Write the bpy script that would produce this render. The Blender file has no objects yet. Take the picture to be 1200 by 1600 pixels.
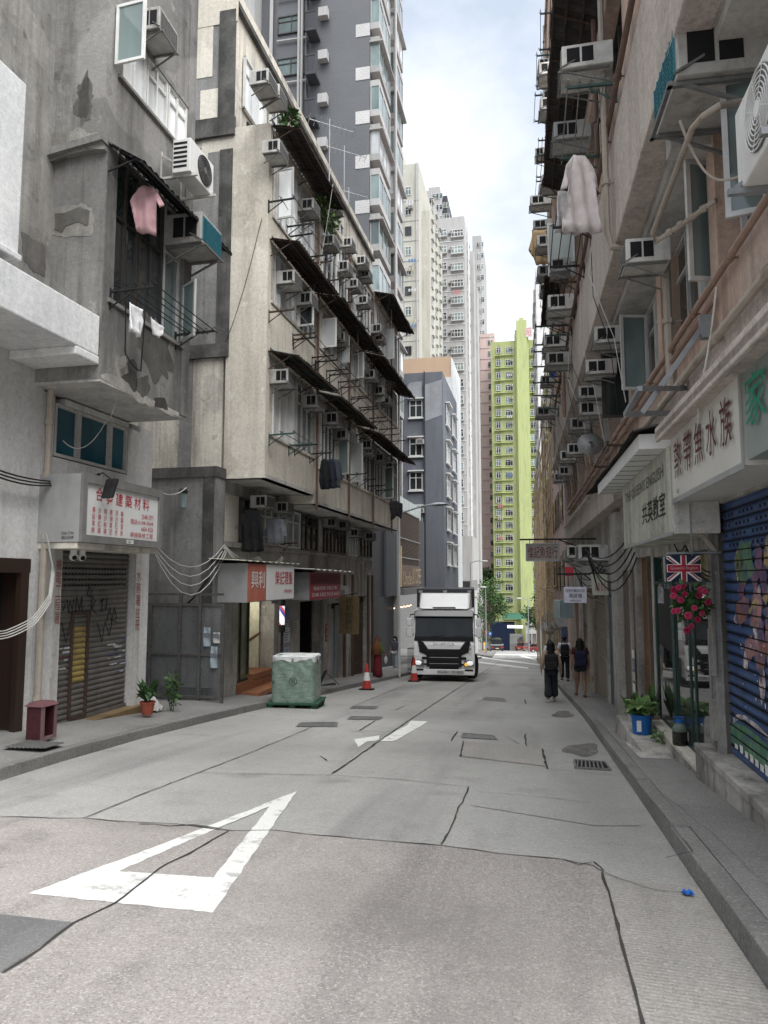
import bpy, bmesh, math, random
from mathutils import Vector, Matrix, noise as mnoise
random.seed(7)
SC = bpy.context.scene
COL = SC.collection
# ---------------------------------------------------------------- camera
FPX = 1110.0; CX, CY = 600.0, 800.0; EYE = 1.53
PITCH, YAW = math.radians(5.404), math.radians(12.05)
cam_d = bpy.data.cameras.new('camera'); cam = bpy.data.objects.new('camera', cam_d); COL.objects.link(cam)
cam_d.sensor_fit = 'VERTICAL'; cam_d.sensor_height = 36; cam_d.lens = 36*FPX/1600
cam_d.clip_start = .05; cam_d.clip_end = 4000
cam.location = (0, 0, EYE); cam.rotation_euler = (math.pi/2+PITCH, 0, YAW)
SC.camera = cam
# ---------------------------------------------------------------- world: overcast sky with brighter and greyer cloud
SUN_EL, SUN_AZ = math.radians(62), math.radians(128)
world = bpy.data.worlds.new('World'); SC.world = world; world.use_nodes = True
nt = world.node_tree; nt.nodes.clear()
def wn(t, **k):
    n = nt.nodes.new(t)
    for a, b in k.items(): setattr(n, a, b)
    return n
wo = wn('ShaderNodeOutputWorld')
sky = wn('ShaderNodeTexSky', sky_type='NISHITA', sun_disc=False, sun_elevation=SUN_EL, sun_rotation=SUN_AZ)
bg1 = wn('ShaderNodeBackground'); bg1.inputs[1].default_value = .12
bg2 = wn('ShaderNodeBackground'); bg2.inputs[1].default_value = .36
tc = wn('ShaderNodeTexCoord'); mp = wn('ShaderNodeMapping'); mp.inputs['Scale'].default_value = (1, 1, 1.6)
n1 = wn('ShaderNodeTexNoise'); n1.inputs['Scale'].default_value = 3.4; n1.inputs['Detail'].default_value = 7; n1.inputs['Roughness'].default_value = .55
n2 = wn('ShaderNodeTexNoise'); n2.inputs['Scale'].default_value = 1.6; n2.inputs['Detail'].default_value = 5
r1 = wn('ShaderNodeValToRGB'); r2 = wn('ShaderNodeMapRange')
r1.color_ramp.elements[0].position = .34; r1.color_ramp.elements[0].color = (.37, .42, .49, 1)
r1.color_ramp.elements[1].position = .66; r1.color_ramp.elements[1].color = (.68, .69, .70, 1)
e = r1.color_ramp.elements.new(.47); e.color = (.50, .535, .585, 1)
r2.inputs['From Min'].default_value = .3; r2.inputs['From Max'].default_value = .5; r2.inputs['To Min'].default_value = .9; r2.inputs['To Max'].default_value = .96
mx = wn('ShaderNodeMixShader'); L_ = nt.links.new
L_(tc.outputs['Generated'], mp.inputs[0]); L_(mp.outputs[0], n1.inputs[0]); L_(mp.outputs[0], n2.inputs[0])
L_(n1.outputs[0], r1.inputs[0]); L_(n2.outputs[0], r2.inputs[0]); L_(sky.outputs[0], bg1.inputs[0]); L_(r1.outputs[0], bg2.inputs[0])
L_(r2.outputs[0], mx.inputs[0]); L_(bg1.outputs[0], mx.inputs[1]); L_(bg2.outputs[0], mx.inputs[2]); L_(mx.outputs[0], wo.inputs[0])
sl = bpy.data.lights.new('sun', 'SUN'); sl.energy = 1.5; sl.angle = math.radians(75); sl.color = (1, .99, .975)
so = bpy.data.objects.new('sun', sl); COL.objects.link(so); so.location = (0, -20, 60)
so.rotation_euler = (math.pi/2-SUN_EL, 0, math.pi-SUN_AZ)
SC.view_settings.view_transform = 'Standard'; SC.view_settings.look = 'None'
SC.view_settings.exposure = 2.32; SC.view_settings.gamma = 1
SC.cycles.max_bounces = 8; SC.cycles.diffuse_bounces = 6; SC.cycles.glossy_bounces = 3; SC.cycles.transmission_bounces = 4
# ---------------------------------------------------------------- photograph pixel -> ray, frames along the two building lines
_fw = Vector((-math.sin(YAW)*math.cos(PITCH), math.cos(YAW)*math.cos(PITCH), math.sin(PITCH)))
_rt = Vector((math.cos(YAW), math.sin(YAW), 0)); _up = _rt.cross(_fw)
def ray(u, v): return _fw + _rt*((u-CX)/FPX) + _up*((CY-v)/FPX)
SLOPE = .0867
def gz(y): return -SLOPE*y                      # the street runs straight downhill
class Frame:
    def __init__(s, ang=0., org=(0, 0, 0)):
        s.ang = ang; s.M = Matrix.Translation(Vector(org)) @ Matrix.Rotation(ang, 4, 'Z'); s.I = s.M.inverted()
    def onx(s, u, v, X):                         # pixel on the plane x = X of this frame
        o = s.I @ Vector((0, 0, EYE)); d = s.I.to_3x3() @ ray(u, v); return o + d*((X-o.x)/d.x)
    def ony(s, u, v, Y):
        o = s.I @ Vector((0, 0, EYE)); d = s.I.to_3x3() @ ray(u, v); return o + d*((Y-o.y)/d.y)
def onground(u, v, off=0.):
    d = ray(u, v); k = (off-EYE)/(d.z+SLOPE*d.y); return Vector((0, 0, EYE)) + d*k
W = Frame()
LF = Frame(math.radians(-.59))                   # left building line
RF = Frame(math.radians(1.14))                   # right building line
# ---------------------------------------------------------------- mesh builder
class MB:
    def __init__(s): s.v = []; s.f = []; s.m = []
    def add(s, vs, fs, m=0):
        b = len(s.v); s.v += [tuple(p) for p in vs]
        for f in fs: s.f.append([b+i for i in f]); s.m.append(m)
        return s
    def box(s, x0, x1, y0, y1, z0, z1, m=0):
        if x0 > x1: x0, x1 = x1, x0
        if y0 > y1: y0, y1 = y1, y0
        if z0 > z1: z0, z1 = z1, z0
        return s.add([(x, y, z) for z in (z0, z1) for y in (y0, y1) for x in (x0, x1)],
              [(0, 2, 3, 1), (4, 5, 7, 6), (0, 1, 5, 4), (2, 6, 7, 3), (0, 4, 6, 2), (1, 3, 7, 5)], m)
    def quad(s, *p, m=0): return s.add(p, [tuple(range(len(p)))], m)
    def hexa(s, p, m=0):                         # 8 points, bottom ring 0-3 and top ring 4-7
        return s.add(p, [(3, 2, 1, 0), (4, 5, 6, 7), (0, 1, 5, 4), (1, 2, 6, 5), (2, 3, 7, 6), (3, 0, 4, 7)], m)
    def prism(s, pts, ext, m=0):
        n = len(pts); e = Vector(ext); a = [Vector(p) for p in pts]; b = [p+e for p in a]
        return s.add(a+b, [tuple(range(n-1, -1, -1)), tuple(range(n, 2*n))]+[(i, (i+1) % n, n+(i+1) % n, n+i) for i in range(n)], m)
    def tube(s, pts, r, n=6, m=0, cap=True):
        pts = [Vector(p) for p in pts]; rs = r if isinstance(r, (list, tuple)) else [r]*len(pts); vs = []
        for i, p in enumerate(pts):
            t = (pts[min(i+1, len(pts)-1)]-pts[max(i-1, 0)]).normalized()
            a = t.cross(Vector((0, 0, 1)) if abs(t.z) < .95 else Vector((1, 0, 0))).normalized(); b = t.cross(a)
            for k in range(n):
                q = 2*math.pi*(k+.5)/n; vs.append(p+(a*math.cos(q)+b*math.sin(q))*rs[i])
        fs = [(i*n+k, i*n+(k+1) % n, (i+1)*n+(k+1) % n, (i+1)*n+k) for i in range(len(pts)-1) for k in range(n)]
        if cap: fs += [tuple(range(n-1, -1, -1)), tuple(range((len(pts)-1)*n, len(pts)*n))]
        return s.add(vs, fs, m)
    def bar(s, a, b, w, m=0): return s.tube([a, b], w*.707, 4, m)
    def lathe(s, prof, c, n=16, m=0, axis='Z'):
        vs = []
        for r, h in prof:
            for k in range(n):
                q = 2*math.pi*k/n; x, y = r*math.cos(q), r*math.sin(q)
                vs.append({'Z': (c[0]+x, c[1]+y, c[2]+h), 'X': (c[0]+h, c[1]+x, c[2]+y), 'Y': (c[0]+x, c[1]+h, c[2]+y)}[axis])
        fs = [(i*n+k, i*n+(k+1) % n, (i+1)*n+(k+1) % n, (i+1)*n+k) for i in range(len(prof)-1) for k in range(n)]
        return s.add(vs, fs+[tuple(range(n-1, -1, -1)), tuple(range((len(prof)-1)*n, len(prof)*n))], m)
    def ball(s, c, r, m=0, n=10, k=7, jit=0):
        r = (r, r, r) if not isinstance(r, (tuple, list)) else r; vs = []
        for i in range(k+1):
            a = math.pi*i/k
            for j in range(n):
                b = 2*math.pi*j/n; q = 1+jit*(random.random()-.5)
                vs.append((c[0]+r[0]*math.sin(a)*math.cos(b)*q, c[1]+r[1]*math.sin(a)*math.sin(b)*q, c[2]+r[2]*math.cos(a)*q))
        return s.add(vs, [(i*n+j, (i+1)*n+j, (i+1)*n+(j+1) % n, i*n+(j+1) % n) for i in range(k) for j in range(n)], m)
    def sheet(s, P, nu, nv, m=0, thick=0.):      # P(a,b) for a,b in 0..1
        b = [[Vector(P(i/nu, j/nv)) for j in range(nv+1)] for i in range(nu+1)]
        vs = [p for r in b for p in r]; w = nv+1
        s.add(vs, [(i*w+j, (i+1)*w+j, (i+1)*w+j+1, i*w+j+1) for i in range(nu) for j in range(nv)], m)
        return s
    def text(s, txt, p, ud, vd, w, h, m=0, depth=.004, keep=False, bold=0.):   # lettering fitted into w x h, lower left corner at p
        c = bpy.data.curves.new('lettering', 'FONT'); c.body = txt; c.resolution_u = 2; c.offset = bold
        o = bpy.data.objects.new('lettering', c); COL.objects.link(o)
        me = bpy.data.meshes.new_from_object(o.evaluated_get(bpy.context.evaluated_depsgraph_get()))
        bpy.data.objects.remove(o); bpy.data.curves.remove(c)
        if not me.vertices: return s
        xs = [q.co.x for q in me.vertices]; ys = [q.co.y for q in me.vertices]
        x0, y0 = min(xs), min(ys); sx = w/max(max(xs)-x0, 1e-4); sy = h/max(max(ys)-y0, 1e-4)
        if keep: sx = sy = min(sx, sy)
        p, ud, vd = Vector(p), Vector(ud), Vector(vd); nn = ud.cross(vd)*depth
        s.add([p+ud*((q.co.x-x0)*sx)+vd*((q.co.y-y0)*sy)+nn for q in me.vertices], [tuple(f.vertices) for f in me.polygons], m)
        bpy.data.meshes.remove(me); return s
    def vtext(s, txt, p, ud, vd, w, h, m=0, depth=.004, gap=.12):     # characters stacked downwards, top at p
        n = len(txt); ch = h/n; vd = Vector(vd)
        for i, t in enumerate(txt): s.text(t, Vector(p)-vd*(ch*(i+1-gap/2)), ud, vd, w, ch*(1-gap), m, depth)
        return s
    def build(s, name, mats, parent=None, fr=W, org=None, label=None, cat=None, group=None, kind=None, smooth=False, bevel=0.):
        me = bpy.data.meshes.new(name)
        if parent is not None: org = META[parent.name][1]; fr = META[parent.name][0]
        elif org is None:
            xs = list(zip(*s.v)); org = (sum((min(xs[0]), max(xs[0])))/2, sum((min(xs[1]), max(xs[1])))/2, min(xs[2]))
        ov = Vector(org)
        me.from_pydata([Vector(p)-ov for p in s.v], [], s.f)
        if not isinstance(mats, (list, tuple)): mats = [mats]
        for q in mats: me.materials.append(q)
        me.polygons.foreach_set('material_index', s.m)
        bm = bmesh.new(); bm.from_mesh(me); bmesh.ops.recalc_face_normals(bm, faces=bm.faces)
        if bevel: bmesh.ops.bevel(bm, geom=[q for q in bm.edges if q.is_manifold and q.calc_face_angle(0) > .5], offset=bevel, segments=2, profile=.6, affect='EDGES', clamp_overlap=True)
        bm.to_mesh(me); bm.free()
        if smooth: me.polygons.foreach_set('use_smooth', [True]*len(me.polygons))
        o = bpy.data.objects.new(name, me); COL.objects.link(o)
        if parent is not None: o.parent = parent
        else: o.location = fr.M @ ov; o.rotation_euler = (0, 0, fr.ang)
        META[o.name] = (fr, org); tag(o, label, cat, group, kind)
        return o
META = {}
def tag(o, label=None, cat=None, group=None, kind=None):
    for k, q in (('label', label), ('category', cat), ('group', group), ('kind', kind)):
        if q: o[k] = q
    return o
def thing(name, label, cat, org, fr=W, group=None, kind=None):
    o = bpy.data.objects.new(name, None); COL.objects.link(o); o.empty_display_size = .2
    o.location = fr.M @ Vector(org); o.rotation_euler = (0, 0, fr.ang)
    META[o.name] = (fr, tuple(org)); return tag(o, label, cat, group, kind)
def copy_tree(o, parent=None):
    c = o.copy(); COL.objects.link(c)
    if parent is not None: c.parent = parent
    META[c.name] = META[o.name]
    for k in list(o.children): copy_tree(k, c)
    return c
PROTO_USED = set()
def place(proto, p, fr=W, rot=0., label=None, scale=None, cat=None, group=None):    # first use moves the prototype, later ones copy it
    o = proto if proto.name not in PROTO_USED else copy_tree(proto)
    PROTO_USED.add(proto.name); PROTO_USED.add(o.name)
    o.location = fr.M @ Vector(p); o.rotation_euler = (0, 0, fr.ang+rot)
    if scale: o.scale = scale
    if cat: o['category'] = cat
    if group: o['group'] = group
    if label: o['label'] = label
    return o
# ---------------------------------------------------------------- materials
MATS = {}
class NB:
    def __init__(s, name):
        s.m = bpy.data.materials.new(name); s.m.use_nodes = True; s.t = s.m.node_tree; s.b = s.t.nodes['Principled BSDF']
    def n(s, t, ins={}, **k):
        q = s.t.nodes.new(t)
        for a, b in k.items(): setattr(q, a, b)
        for a, b in ins.items():
            if isinstance(b, bpy.types.NodeSocket): s.t.links.new(b, q.inputs[a])
            else: q.inputs[a].default_value = b
        return q
    def pos(s, scale=(1, 1, 1), obj=False):
        o = s.n('ShaderNodeTexCoord').outputs['Object'] if obj else s.n('ShaderNodeNewGeometry').outputs['Position']
        return s.n('ShaderNodeMapping', {0: o, 'Scale': scale}).outputs[0]
    def noise(s, p, sc, det=5, ro=.6): return s.n('ShaderNodeTexNoise', {'Vector': p, 'Scale': sc, 'Detail': det, 'Roughness': ro}).outputs[0]
    def rng(s, f, a, b, c=0., d=1.): return s.n('ShaderNodeMapRange', {0: f, 1: a, 2: b, 3: c, 4: d}).outputs[0]
    def mix(s, f, a, b, mode='MIX'):
        q = s.n('ShaderNodeMix', data_type='RGBA', blend_type=mode)
        for i, x in ((0, f), (6, a), (7, b)):
            if isinstance(x, bpy.types.NodeSocket): s.t.links.new(x, q.inputs[i])
            else: q.inputs[i].default_value = (*x, 1) if isinstance(x, (tuple, list)) and len(x) == 3 else x
        return q.outputs[2]
    def math(s, op, a, b):
        return s.n('ShaderNodeMath', {0: a, 1: b}, operation=op).outputs[0]
    def grey(s, f): return s.n('ShaderNodeCombineColor', {0: f, 1: f, 2: f}).outputs[0]
    def out(s, col=None, rough=None, bump=None, bs=.2, dist=.02, **k):
        for a, b in k.items(): s.b.inputs[a.replace('_', ' ')].default_value = b
        if col is not None:
            if isinstance(col, bpy.types.NodeSocket): s.t.links.new(col, s.b.inputs['Base Color'])
            else: s.b.inputs['Base Color'].default_value = (*col, 1)
        if rough is not None:
            if isinstance(rough, bpy.types.NodeSocket): s.t.links.new(rough, s.b.inputs['Roughness'])
            else: s.b.inputs['Roughness'].default_value = rough
        if bump is not None:
            bn = s.n('ShaderNodeBump', {'Height': bump, 'Strength': bs, 'Distance': dist}); s.t.links.new(bn.outputs[0], s.b.inputs['Normal'])
        return s.m
def plain(name, c, rough=.6, metal=0., var=.15, sc=6., dirt=.25, dc=(.05, .045, .04), rnd=0., bump=.08, **k):
    b = NB(name); p = b.pos(); a = b.noise(p, sc, 5); d = b.noise(b.pos((1, 1, .3)), sc*.45, 6, .7)
    col = b.mix(b.rng(d, .52, .72, 0, dirt), c, dc)
    col = b.mix(1., col, b.grey(b.rng(a, .3, .7, 1-var, 1+var)), 'MULTIPLY')
    if rnd:
        r = b.n('ShaderNodeObjectInfo').outputs['Random']; col = b.mix(1., col, b.grey(b.rng(r, 0, 1, 1-rnd, 1+rnd)), 'MULTIPLY')
    k.setdefault('Specular_IOR_Level', .5 if metal > .4 or rough < .3 else .22)
    return b.out(col, rough, a if bump else None, bump, .01, Metallic=metal, **k)
def wall(name, c1, c2, dark=(.03, .03, .028), streak=.5, patch=None, pamt=0., rough=.9, sc=.55, bs=.35, seed=0., fine=.14):
    b = NB(name); p = b.n('ShaderNodeMapping', {0: b.n('ShaderNodeNewGeometry').outputs['Position'], 'Location': (seed, seed*2, seed*3)}).outputs[0]
    def sc3(q): return b.n('ShaderNodeMapping', {0: p, 'Scale': q}).outputs[0]
    A = b.noise(p, sc, 8, .62); S = b.noise(sc3((1.6, 1.6, .16)), 1.5, 6, .62); C = b.noise(p, 14, 6, .7); D = b.noise(p, sc*2.6, 7, .7)
    col = b.mix(b.rng(A, .38, .62), c1, c2)
    if patch is not None: col = b.mix(b.rng(b.noise(p, sc*.9, 3, .5), .565, .585, 0, pamt), col, patch)
    S2 = b.noise(sc3((5, 5, .22)), 1.6, 5, .6); P2 = b.noise(p, sc*4.5, 9, .72); C2 = b.noise(p, 45, 4, .75)
    col = b.mix(b.rng(S, .48, .70, 0, streak*.8), col, dark)
    col = b.mix(b.rng(S2, .56, .70, 0, streak*.35), col, dark)
    col = b.mix(b.rng(D, .60, .70, 0, streak*.75), col, dark)
    col = b.mix(b.rng(P2, .615, .645, 0, streak*.6), col, (min(c1[0]*1.3, .8), min(c1[1]*1.3, .8), min(c1[2]*1.3, .8)))
    col = b.mix(b.rng(P2, .36, .33, 0, streak*.5), col, dark)
    col = b.mix(1., col, b.grey(b.rng(C, .25, .75, 1-fine*1.3, 1+fine*1.3)), 'MULTIPLY'); col = b.mix(1., col, b.grey(b.rng(C2, .25, .75, 1-fine, 1+fine)), 'MULTIPLY')
    return b.out(col, rough, b.math('ADD', C, b.math('MULTIPLY', D, 1.5)), bs, .015, Specular_IOR_Level=.2)
def glass(name, c, rough=.04, var=.5, spec=.6, sc=.9, ior=1.5):
    b = NB(name); p = b.pos((1, 1, .35)); a = b.noise(p, sc, 3)
    r = b.n('ShaderNodeObjectInfo').outputs['Random']
    col = b.mix(1., c, b.grey(b.rng(a, .35, .65, 1-var, 1+var)), 'MULTIPLY'); col = b.mix(1., col, b.grey(b.rng(r, 0, 1, .6, 1.4)), 'MULTIPLY')
    return b.out(col, rough, None, Specular_IOR_Level=spec, IOR=ior)
def emit(name, c, s):
    b = NB(name); return b.out(c, .5, None, Emission_Color=(*c, 1), Emission_Strength=s)
# road concrete: exposed aggregate, tyre-dark zones, blotches
def roadmat(name, c1, c2, speck, grain=95., groove=0., dark=.35, seed=0., spots=()):
    b = NB(name); p = b.n('ShaderNodeMapping', {0: b.n('ShaderNodeNewGeometry').outputs['Position'], 'Location': (seed, seed, 0)}).outputs[0]
    A = b.noise(p, .35, 6, .6); B = b.noise(p, 1.7, 8, .68); F = b.noise(p, grain, 3, .75); G = b.noise(p, grain*.33, 4, .8)
    T = b.noise(b.n('ShaderNodeMapping', {0: p, 'Scale': (1.1, .07, 1)}).outputs[0], 1.2, 4, .55)
    V = b.n('ShaderNodeTexVoronoi', {'Vector': p, 'Scale': grain*.8}).outputs['Color']
    vg = b.n('ShaderNodeSeparateColor', {0: V}).outputs[0]
    col = b.mix(b.rng(A, .36, .64), c1, c2)
    col = b.mix(b.rng(B, .54, .74, 0, dark), col, (c1[0]*.42, c1[1]*.42, c1[2]*.43))
    col = b.mix(b.rng(T, .52, .68, 0, dark*1.1), col, (c1[0]*.5, c1[1]*.5, c1[2]*.52))
    col = b.mix(b.rng(B, .24, .38, .35, 0), col, (c1[0]*1.35, c1[1]*1.35, c1[2]*1.33))
    col = b.mix(b.rng(vg, .75, .98, 0, speck), col, (.5, .48, .45))
    col = b.mix(b.rng(vg, .0, .2, speck*.9, 0), col, (.05, .048, .045))
    col = b.mix(1., col, b.grey(b.rng(F, .25, .75, .7, 1.3)), 'MULTIPLY'); col = b.mix(1., col, b.grey(b.rng(G, .25, .75, .8, 1.2)), 'MULTIPLY')
    for x, y, rx, ry in spots:                    # oil and tyre stains at fixed places on the slab
        q = b.n('ShaderNodeMapping', {0: b.n('ShaderNodeNewGeometry').outputs['Position'], 'Location': (-x/rx, -y/ry, 0), 'Scale': (1/rx, 1/ry, 0)}).outputs[0]
        d = b.n('ShaderNodeVectorMath', {0: q}, operation='LENGTH').outputs['Value']
        col = b.mix(b.math('MULTIPLY', b.rng(b.math('ADD', d, b.math('MULTIPLY', b.math('SUBTRACT', B, .5), 2.2)), .25, 1.2, 1, 0), .3), col, (.10, .095, .09))
    h = b.math('ADD', F, b.math('MULTIPLY', G, 1.2))
    if groove:
        w = b.n('ShaderNodeTexWave', {'Vector': b.n('ShaderNodeMapping', {0: p, 'Rotation': (0, 0, .08)}).outputs[0], 'Scale': 9., 'Distortion': 2.2, 'Detail': 3, 'Detail Scale': 2.}, bands_direction='Y').outputs[1]
        h = b.math('ADD', h, b.math('MULTIPLY', w, groove)); col = b.mix(1., col, b.grey(b.rng(w, 0, 1, .89, 1.07)), 'MULTIPLY')
    return b.out(col, b.rng(B, .3, .7, .95, .78), h, .35, .008, Specular_IOR_Level=.3)
m_road1 = roadmat('road_concrete_pinkish', (.315, .29, .272), (.225, .209, .197), .38, 125., 0., .6, 0., [(-1.1, 4.3, 1.3, .55), (-.35, 3.9, 1.2, .4), (-3.2, 5.6, .9, .3), (-.2, 2.9, .7, .9)])
m_road2 = roadmat('road_concrete_grey', (.32, .315, .30), (.26, .256, .244), .22, 120., 1.0, .55, 3., [(.55, 7.5, .5, 2.2), (.6, 13, .45, 3.), (-1., 10.5, 1.4, 1.), (-3.8, 9.5, 1., 1.4), (-2.2, 15, 1.6, 1.2), (.5, 20, .5, 4)])
m_road3 = roadmat('road_patch_asphalt', (.155, .155, .152), (.12, .12, .118), .15, 180., 0, .3, 9.)
m_road4 = roadmat('road_patch_brown', (.28, .265, .245), (.23, .22, .205), .25, 110., .6, .4, 5.)
m_pave = roadmat('pavement_concrete', (.225, .22, .21), (.165, .16, .154), .2, 110., .5, .55, 7.)
m_kerb = roadmat('kerb_granite', (.20, .195, .185), (.14, .138, .13), .15, 70., 0, .6, 2.)
m_joint = plain('tar_joint', (.042, .04, .038), .9, dirt=.1)
m_iron = plain('cast_iron', (.19, .185, .18), .6, .5, .3, 30)
def paintmat():
    b = NB('road_paint'); p = b.pos(); A = b.noise(p, 5., 10, .78); F = b.noise(p, 70, 4, .8)
    col = b.mix(b.rng(A, .545, .60, 0, .8), (.60, .60, .575), (.30, .29, .275)); col = b.mix(b.rng(F, .53, .64, 0, .6), col, (.32, .31, .29))
    return b.out(col, .8, F, .25, .006)
m_paint = paintmat()
m_wet = plain('wet_concrete', (.165, .16, .15), .25, 0, .4, 8, .2)
m_l0 = wall('white_render', (.58, .575, .56), (.48, .475, .46), (.16, .15, .14), .4, seed=1.)
m_l0w = wall('white_paint', (.72, .72, .71), (.60, .61, .61), (.25, .25, .25), .35, seed=4.)
m_l1 = wall('dark_concrete', (.27, .262, .248), (.165, .16, .152), (.03, .029, .028), .75, (.31, .30, .285), .55, sc=.5, bs=.5, seed=2.)
m_l1b = wall('patched_concrete', (.29, .28, .262), (.19, .183, .172), (.035, .034, .032), .7, (.33, .315, .29), .5, sc=.8, bs=.5, seed=12.)
m_soffit = wall('soffit_plaster', (.52, .505, .475), (.41, .395, .375), (.09, .085, .08), .5, seed=8.)
m_cream = wall('cream_plaster', (.66, .615, .53), (.57, .53, .455), (.15, .13, .105), .5, (.44, .405, .335), .5, seed=3., sc=.45)
m_cream2 = wall('cream_stained', (.66, .62, .535), (.52, .49, .43), (.05, .046, .04), .8, (.34, .32, .29), .45, seed=6., sc=.7)
m_cement = wall('cement_render', (.26, .257, .25), (.17, .168, .163), (.02, .02, .019), .6, (.23, .22, .21), .35, seed=5., sc=.8)
m_black = wall('black_mould', (.13, .127, .12), (.06, .059, .056), (.01, .01, .01), .6, seed=15., sc=1.5)
m_pinkw = wall('pinkish_render', (.50, .365, .29), (.40, .30, .245), (.085, .07, .06), .75, (.50, .42, .37), .45, seed=7.)
m_beam = wall('rough_beam', (.53, .47, .42), (.44, .385, .345), (.13, .115, .10), .42, seed=9., bs=.7, fine=.22)
m_rgrey = wall('grimy_column', (.40, .38, .35), (.27, .255, .235), (.04, .037, .034), .8, (.50, .475, .44), .5, seed=11., sc=1.1)
m_lime = wall('lime_paint', (.38, .42, .19), (.335, .37, .17), (.17, .18, .11), .6, seed=13., sc=.08, fine=.05)
m_limel = wall('pale_lime_paint', (.44, .49, .225), (.40, .445, .205), (.21, .225, .13), .5, seed=13., sc=.08, fine=.05)
m_pinkt = wall('pink_tile', (.56, .43, .40), (.50, .385, .36), (.25, .19, .18), .3, seed=16., sc=.08, fine=.05)
m_mauve = wall('mauve_paint', (.42, .35, .42), (.38, .32, .385), (.2, .17, .2), .3, seed=17., sc=.08, fine=.05)
m_tcream = wall('tower_cream', (.48, .468, .41), (.43, .418, .365), (.26, .25, .21), .6, seed=18., sc=.1, fine=.05)
m_twhite = wall('tower_white', (.44, .43, .42), (.385, .375, .365), (.22, .21, .20), .6, seed=19., sc=.1, fine=.05)
m_tgrey = wall('tower_grey', (.42, .41, .40), (.36, .355, .35), (.2, .2, .2), .4, seed=20., sc=.1, fine=.05)
m_blue = wall('blue_grey_paint', (.165, .175, .198), (.14, .15, .17), (.07, .075, .085), .3, seed=21., sc=.2, fine=.06)
m_bluep = wall('primer_patch', (.34, .35, .37), (.27, .28, .30), (.15, .16, .18), .4, seed=22., sc=.6)
m_orange = wall('orange_paint', (.50, .36, .25), (.46, .33, .23), (.35, .25, .18), .2, seed=23., sc=.2, fine=.05)
def tiles(name, c, c2, bw=.28, bh=.1, mort=.012):
    b = NB(name); g = b.n('ShaderNodeNewGeometry').outputs['Position']
    s = b.n('ShaderNodeSeparateXYZ', {0: g}); v = b.n('ShaderNodeCombineXYZ', {0: b.math('ADD', s.outputs[0], s.outputs[1]), 1: s.outputs[2]}).outputs[0]
    t = b.n('ShaderNodeTexBrick', {'Vector': v, 'Color1': (*c, 1), 'Color2': (*c2, 1), 'Mortar': (c[0]*1.15, c[1]*1.15, c[2]*1.15, 1), 'Scale': 1., 'Mortar Size': mort, 'Brick Width': bw, 'Row Height': bh}).outputs[0]
    return b.out(b.mix(1., t, b.grey(b.rng(b.noise(g, .3, 5), .3, .7, .88, 1.12)), 'MULTIPLY'), .5)
m_slate = tiles('slate_tile', (.085, .088, .096), (.08, .083, .09), .6, .22, .012)
m_ptile = tiles('pale_tile', (.42, .41, .40), (.38, .37, .36), .3, .16, .02)
m_btile = tiles('brown_tile', (.028, .014, .009), (.025, .013, .008), .6, .6, .004)
m_dslate = plain('dark_cladding', (.05, .052, .06), .45, 0, .1, 2, .1)
m_bronze = plain('bronze_louvre', (.15, .105, .08), .5, .3, .1, 2, .1)
m_alu = plain('aluminium', (.55, .55, .54), .45, .3, .12, 5, .35, rnd=.12)
m_whitef = plain('white_window_frame', (.66, .66, .64), .5, 0, .1, 5, .3, rnd=.12)
m_darkf = plain('dark_window_frame', (.06, .055, .05), .5, .3, .2, 5)
m_glass = glass('window_glass', (.035, .04, .042), .05, .6, .7)
m_glassb = glass('curtain_sky_glass', (.68, .70, .70), .06, .3, .9)  # whitish base colour: pale curtains, with sky reflection painted in
m_glasst = glass('teal_glass', (.012, .075, .105), .06, .4, .6)
m_glassg = glass('greenish_glass', (.13, .17, .165), .05, .35, .9)
m_glassf = glass('frosted_glass', (.36, .39, .38), .25, .2, .5)
m_shopg = glass('shop_glass', (.05, .053, .05), .02, .5, .9, ior=2.3)
m_acw = plain('air_conditioner_casing', (.43, .42, .395), .55, .1, .16, 7, .75, (.14, .11, .075), .36)
m_dark = plain('dark_void', (.012, .012, .013), .8, dirt=0, bump=0)
m_teal = plain('teal_grille', (.03, .16, .20), .5, .2, .15, 12)
m_grill = plain('grey_grille', (.17, .17, .165), .5, .3, .2, 14, .3)
m_white = plain('white_enamel', (.70, .70, .68), .45, 0, .06, 4, .25, (.2, .17, .13))
m_rust = plain('rusty_iron', (.075, .05, .04), .8, .3, .4, 22, .5)
m_biron = plain('black_iron', (.03, .03, .031), .6, .4, .3, 12, .2)
m_giron = plain('green_iron', (.045, .085, .075), .6, .2, .3, 12, .4)
m_steel = plain('galvanised_steel', (.27, .285, .30), .5, .5, .15, 7, .3)
m_awn = plain('corrugated_roofing', (.035, .032, .03), .75, .1, .5, 5, .5, (.012, .011, .01))
m_awng = plain('green_roofing', (.035, .05, .045), .7, .2, .4, 5, .5, (.015, .015, .015))
m_pipep = plain('pinkish_pipe', (.29, .20, .155), .6, 0, .12, 5, .35)
m_pipew = plain('pale_pipe', (.36, .315, .265), .6, 0, .12, 5, .45)
m_pipeb = plain('brown_pipe', (.15, .10, .08), .6, 0, .2, 5, .35)
m_cable = plain('white_cable', (.55, .54, .51), .6, dirt=.2); m_cableb = plain('black_cable', (.02, .02, .02), .6, dirt=.1)
m_signw = plain('sign_board_white', (.66, .66, .645), .4, 0, .05, 2, .25, (.25, .23, .19))
m_signd = plain('sign_board_dirty', (.47, .47, .40), .6, 0, .1, 2.5, .6, (.14, .15, .115))
m_signs = plain('sign_metal', (.36, .36, .355), .5, .2, .1, 3, .3)
m_red = plain('red_lettering', (.42, .035, .05), .5, dirt=.1); m_maroon = plain('maroon_lettering', (.105, .028, .03), .55, dirt=.15)
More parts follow.
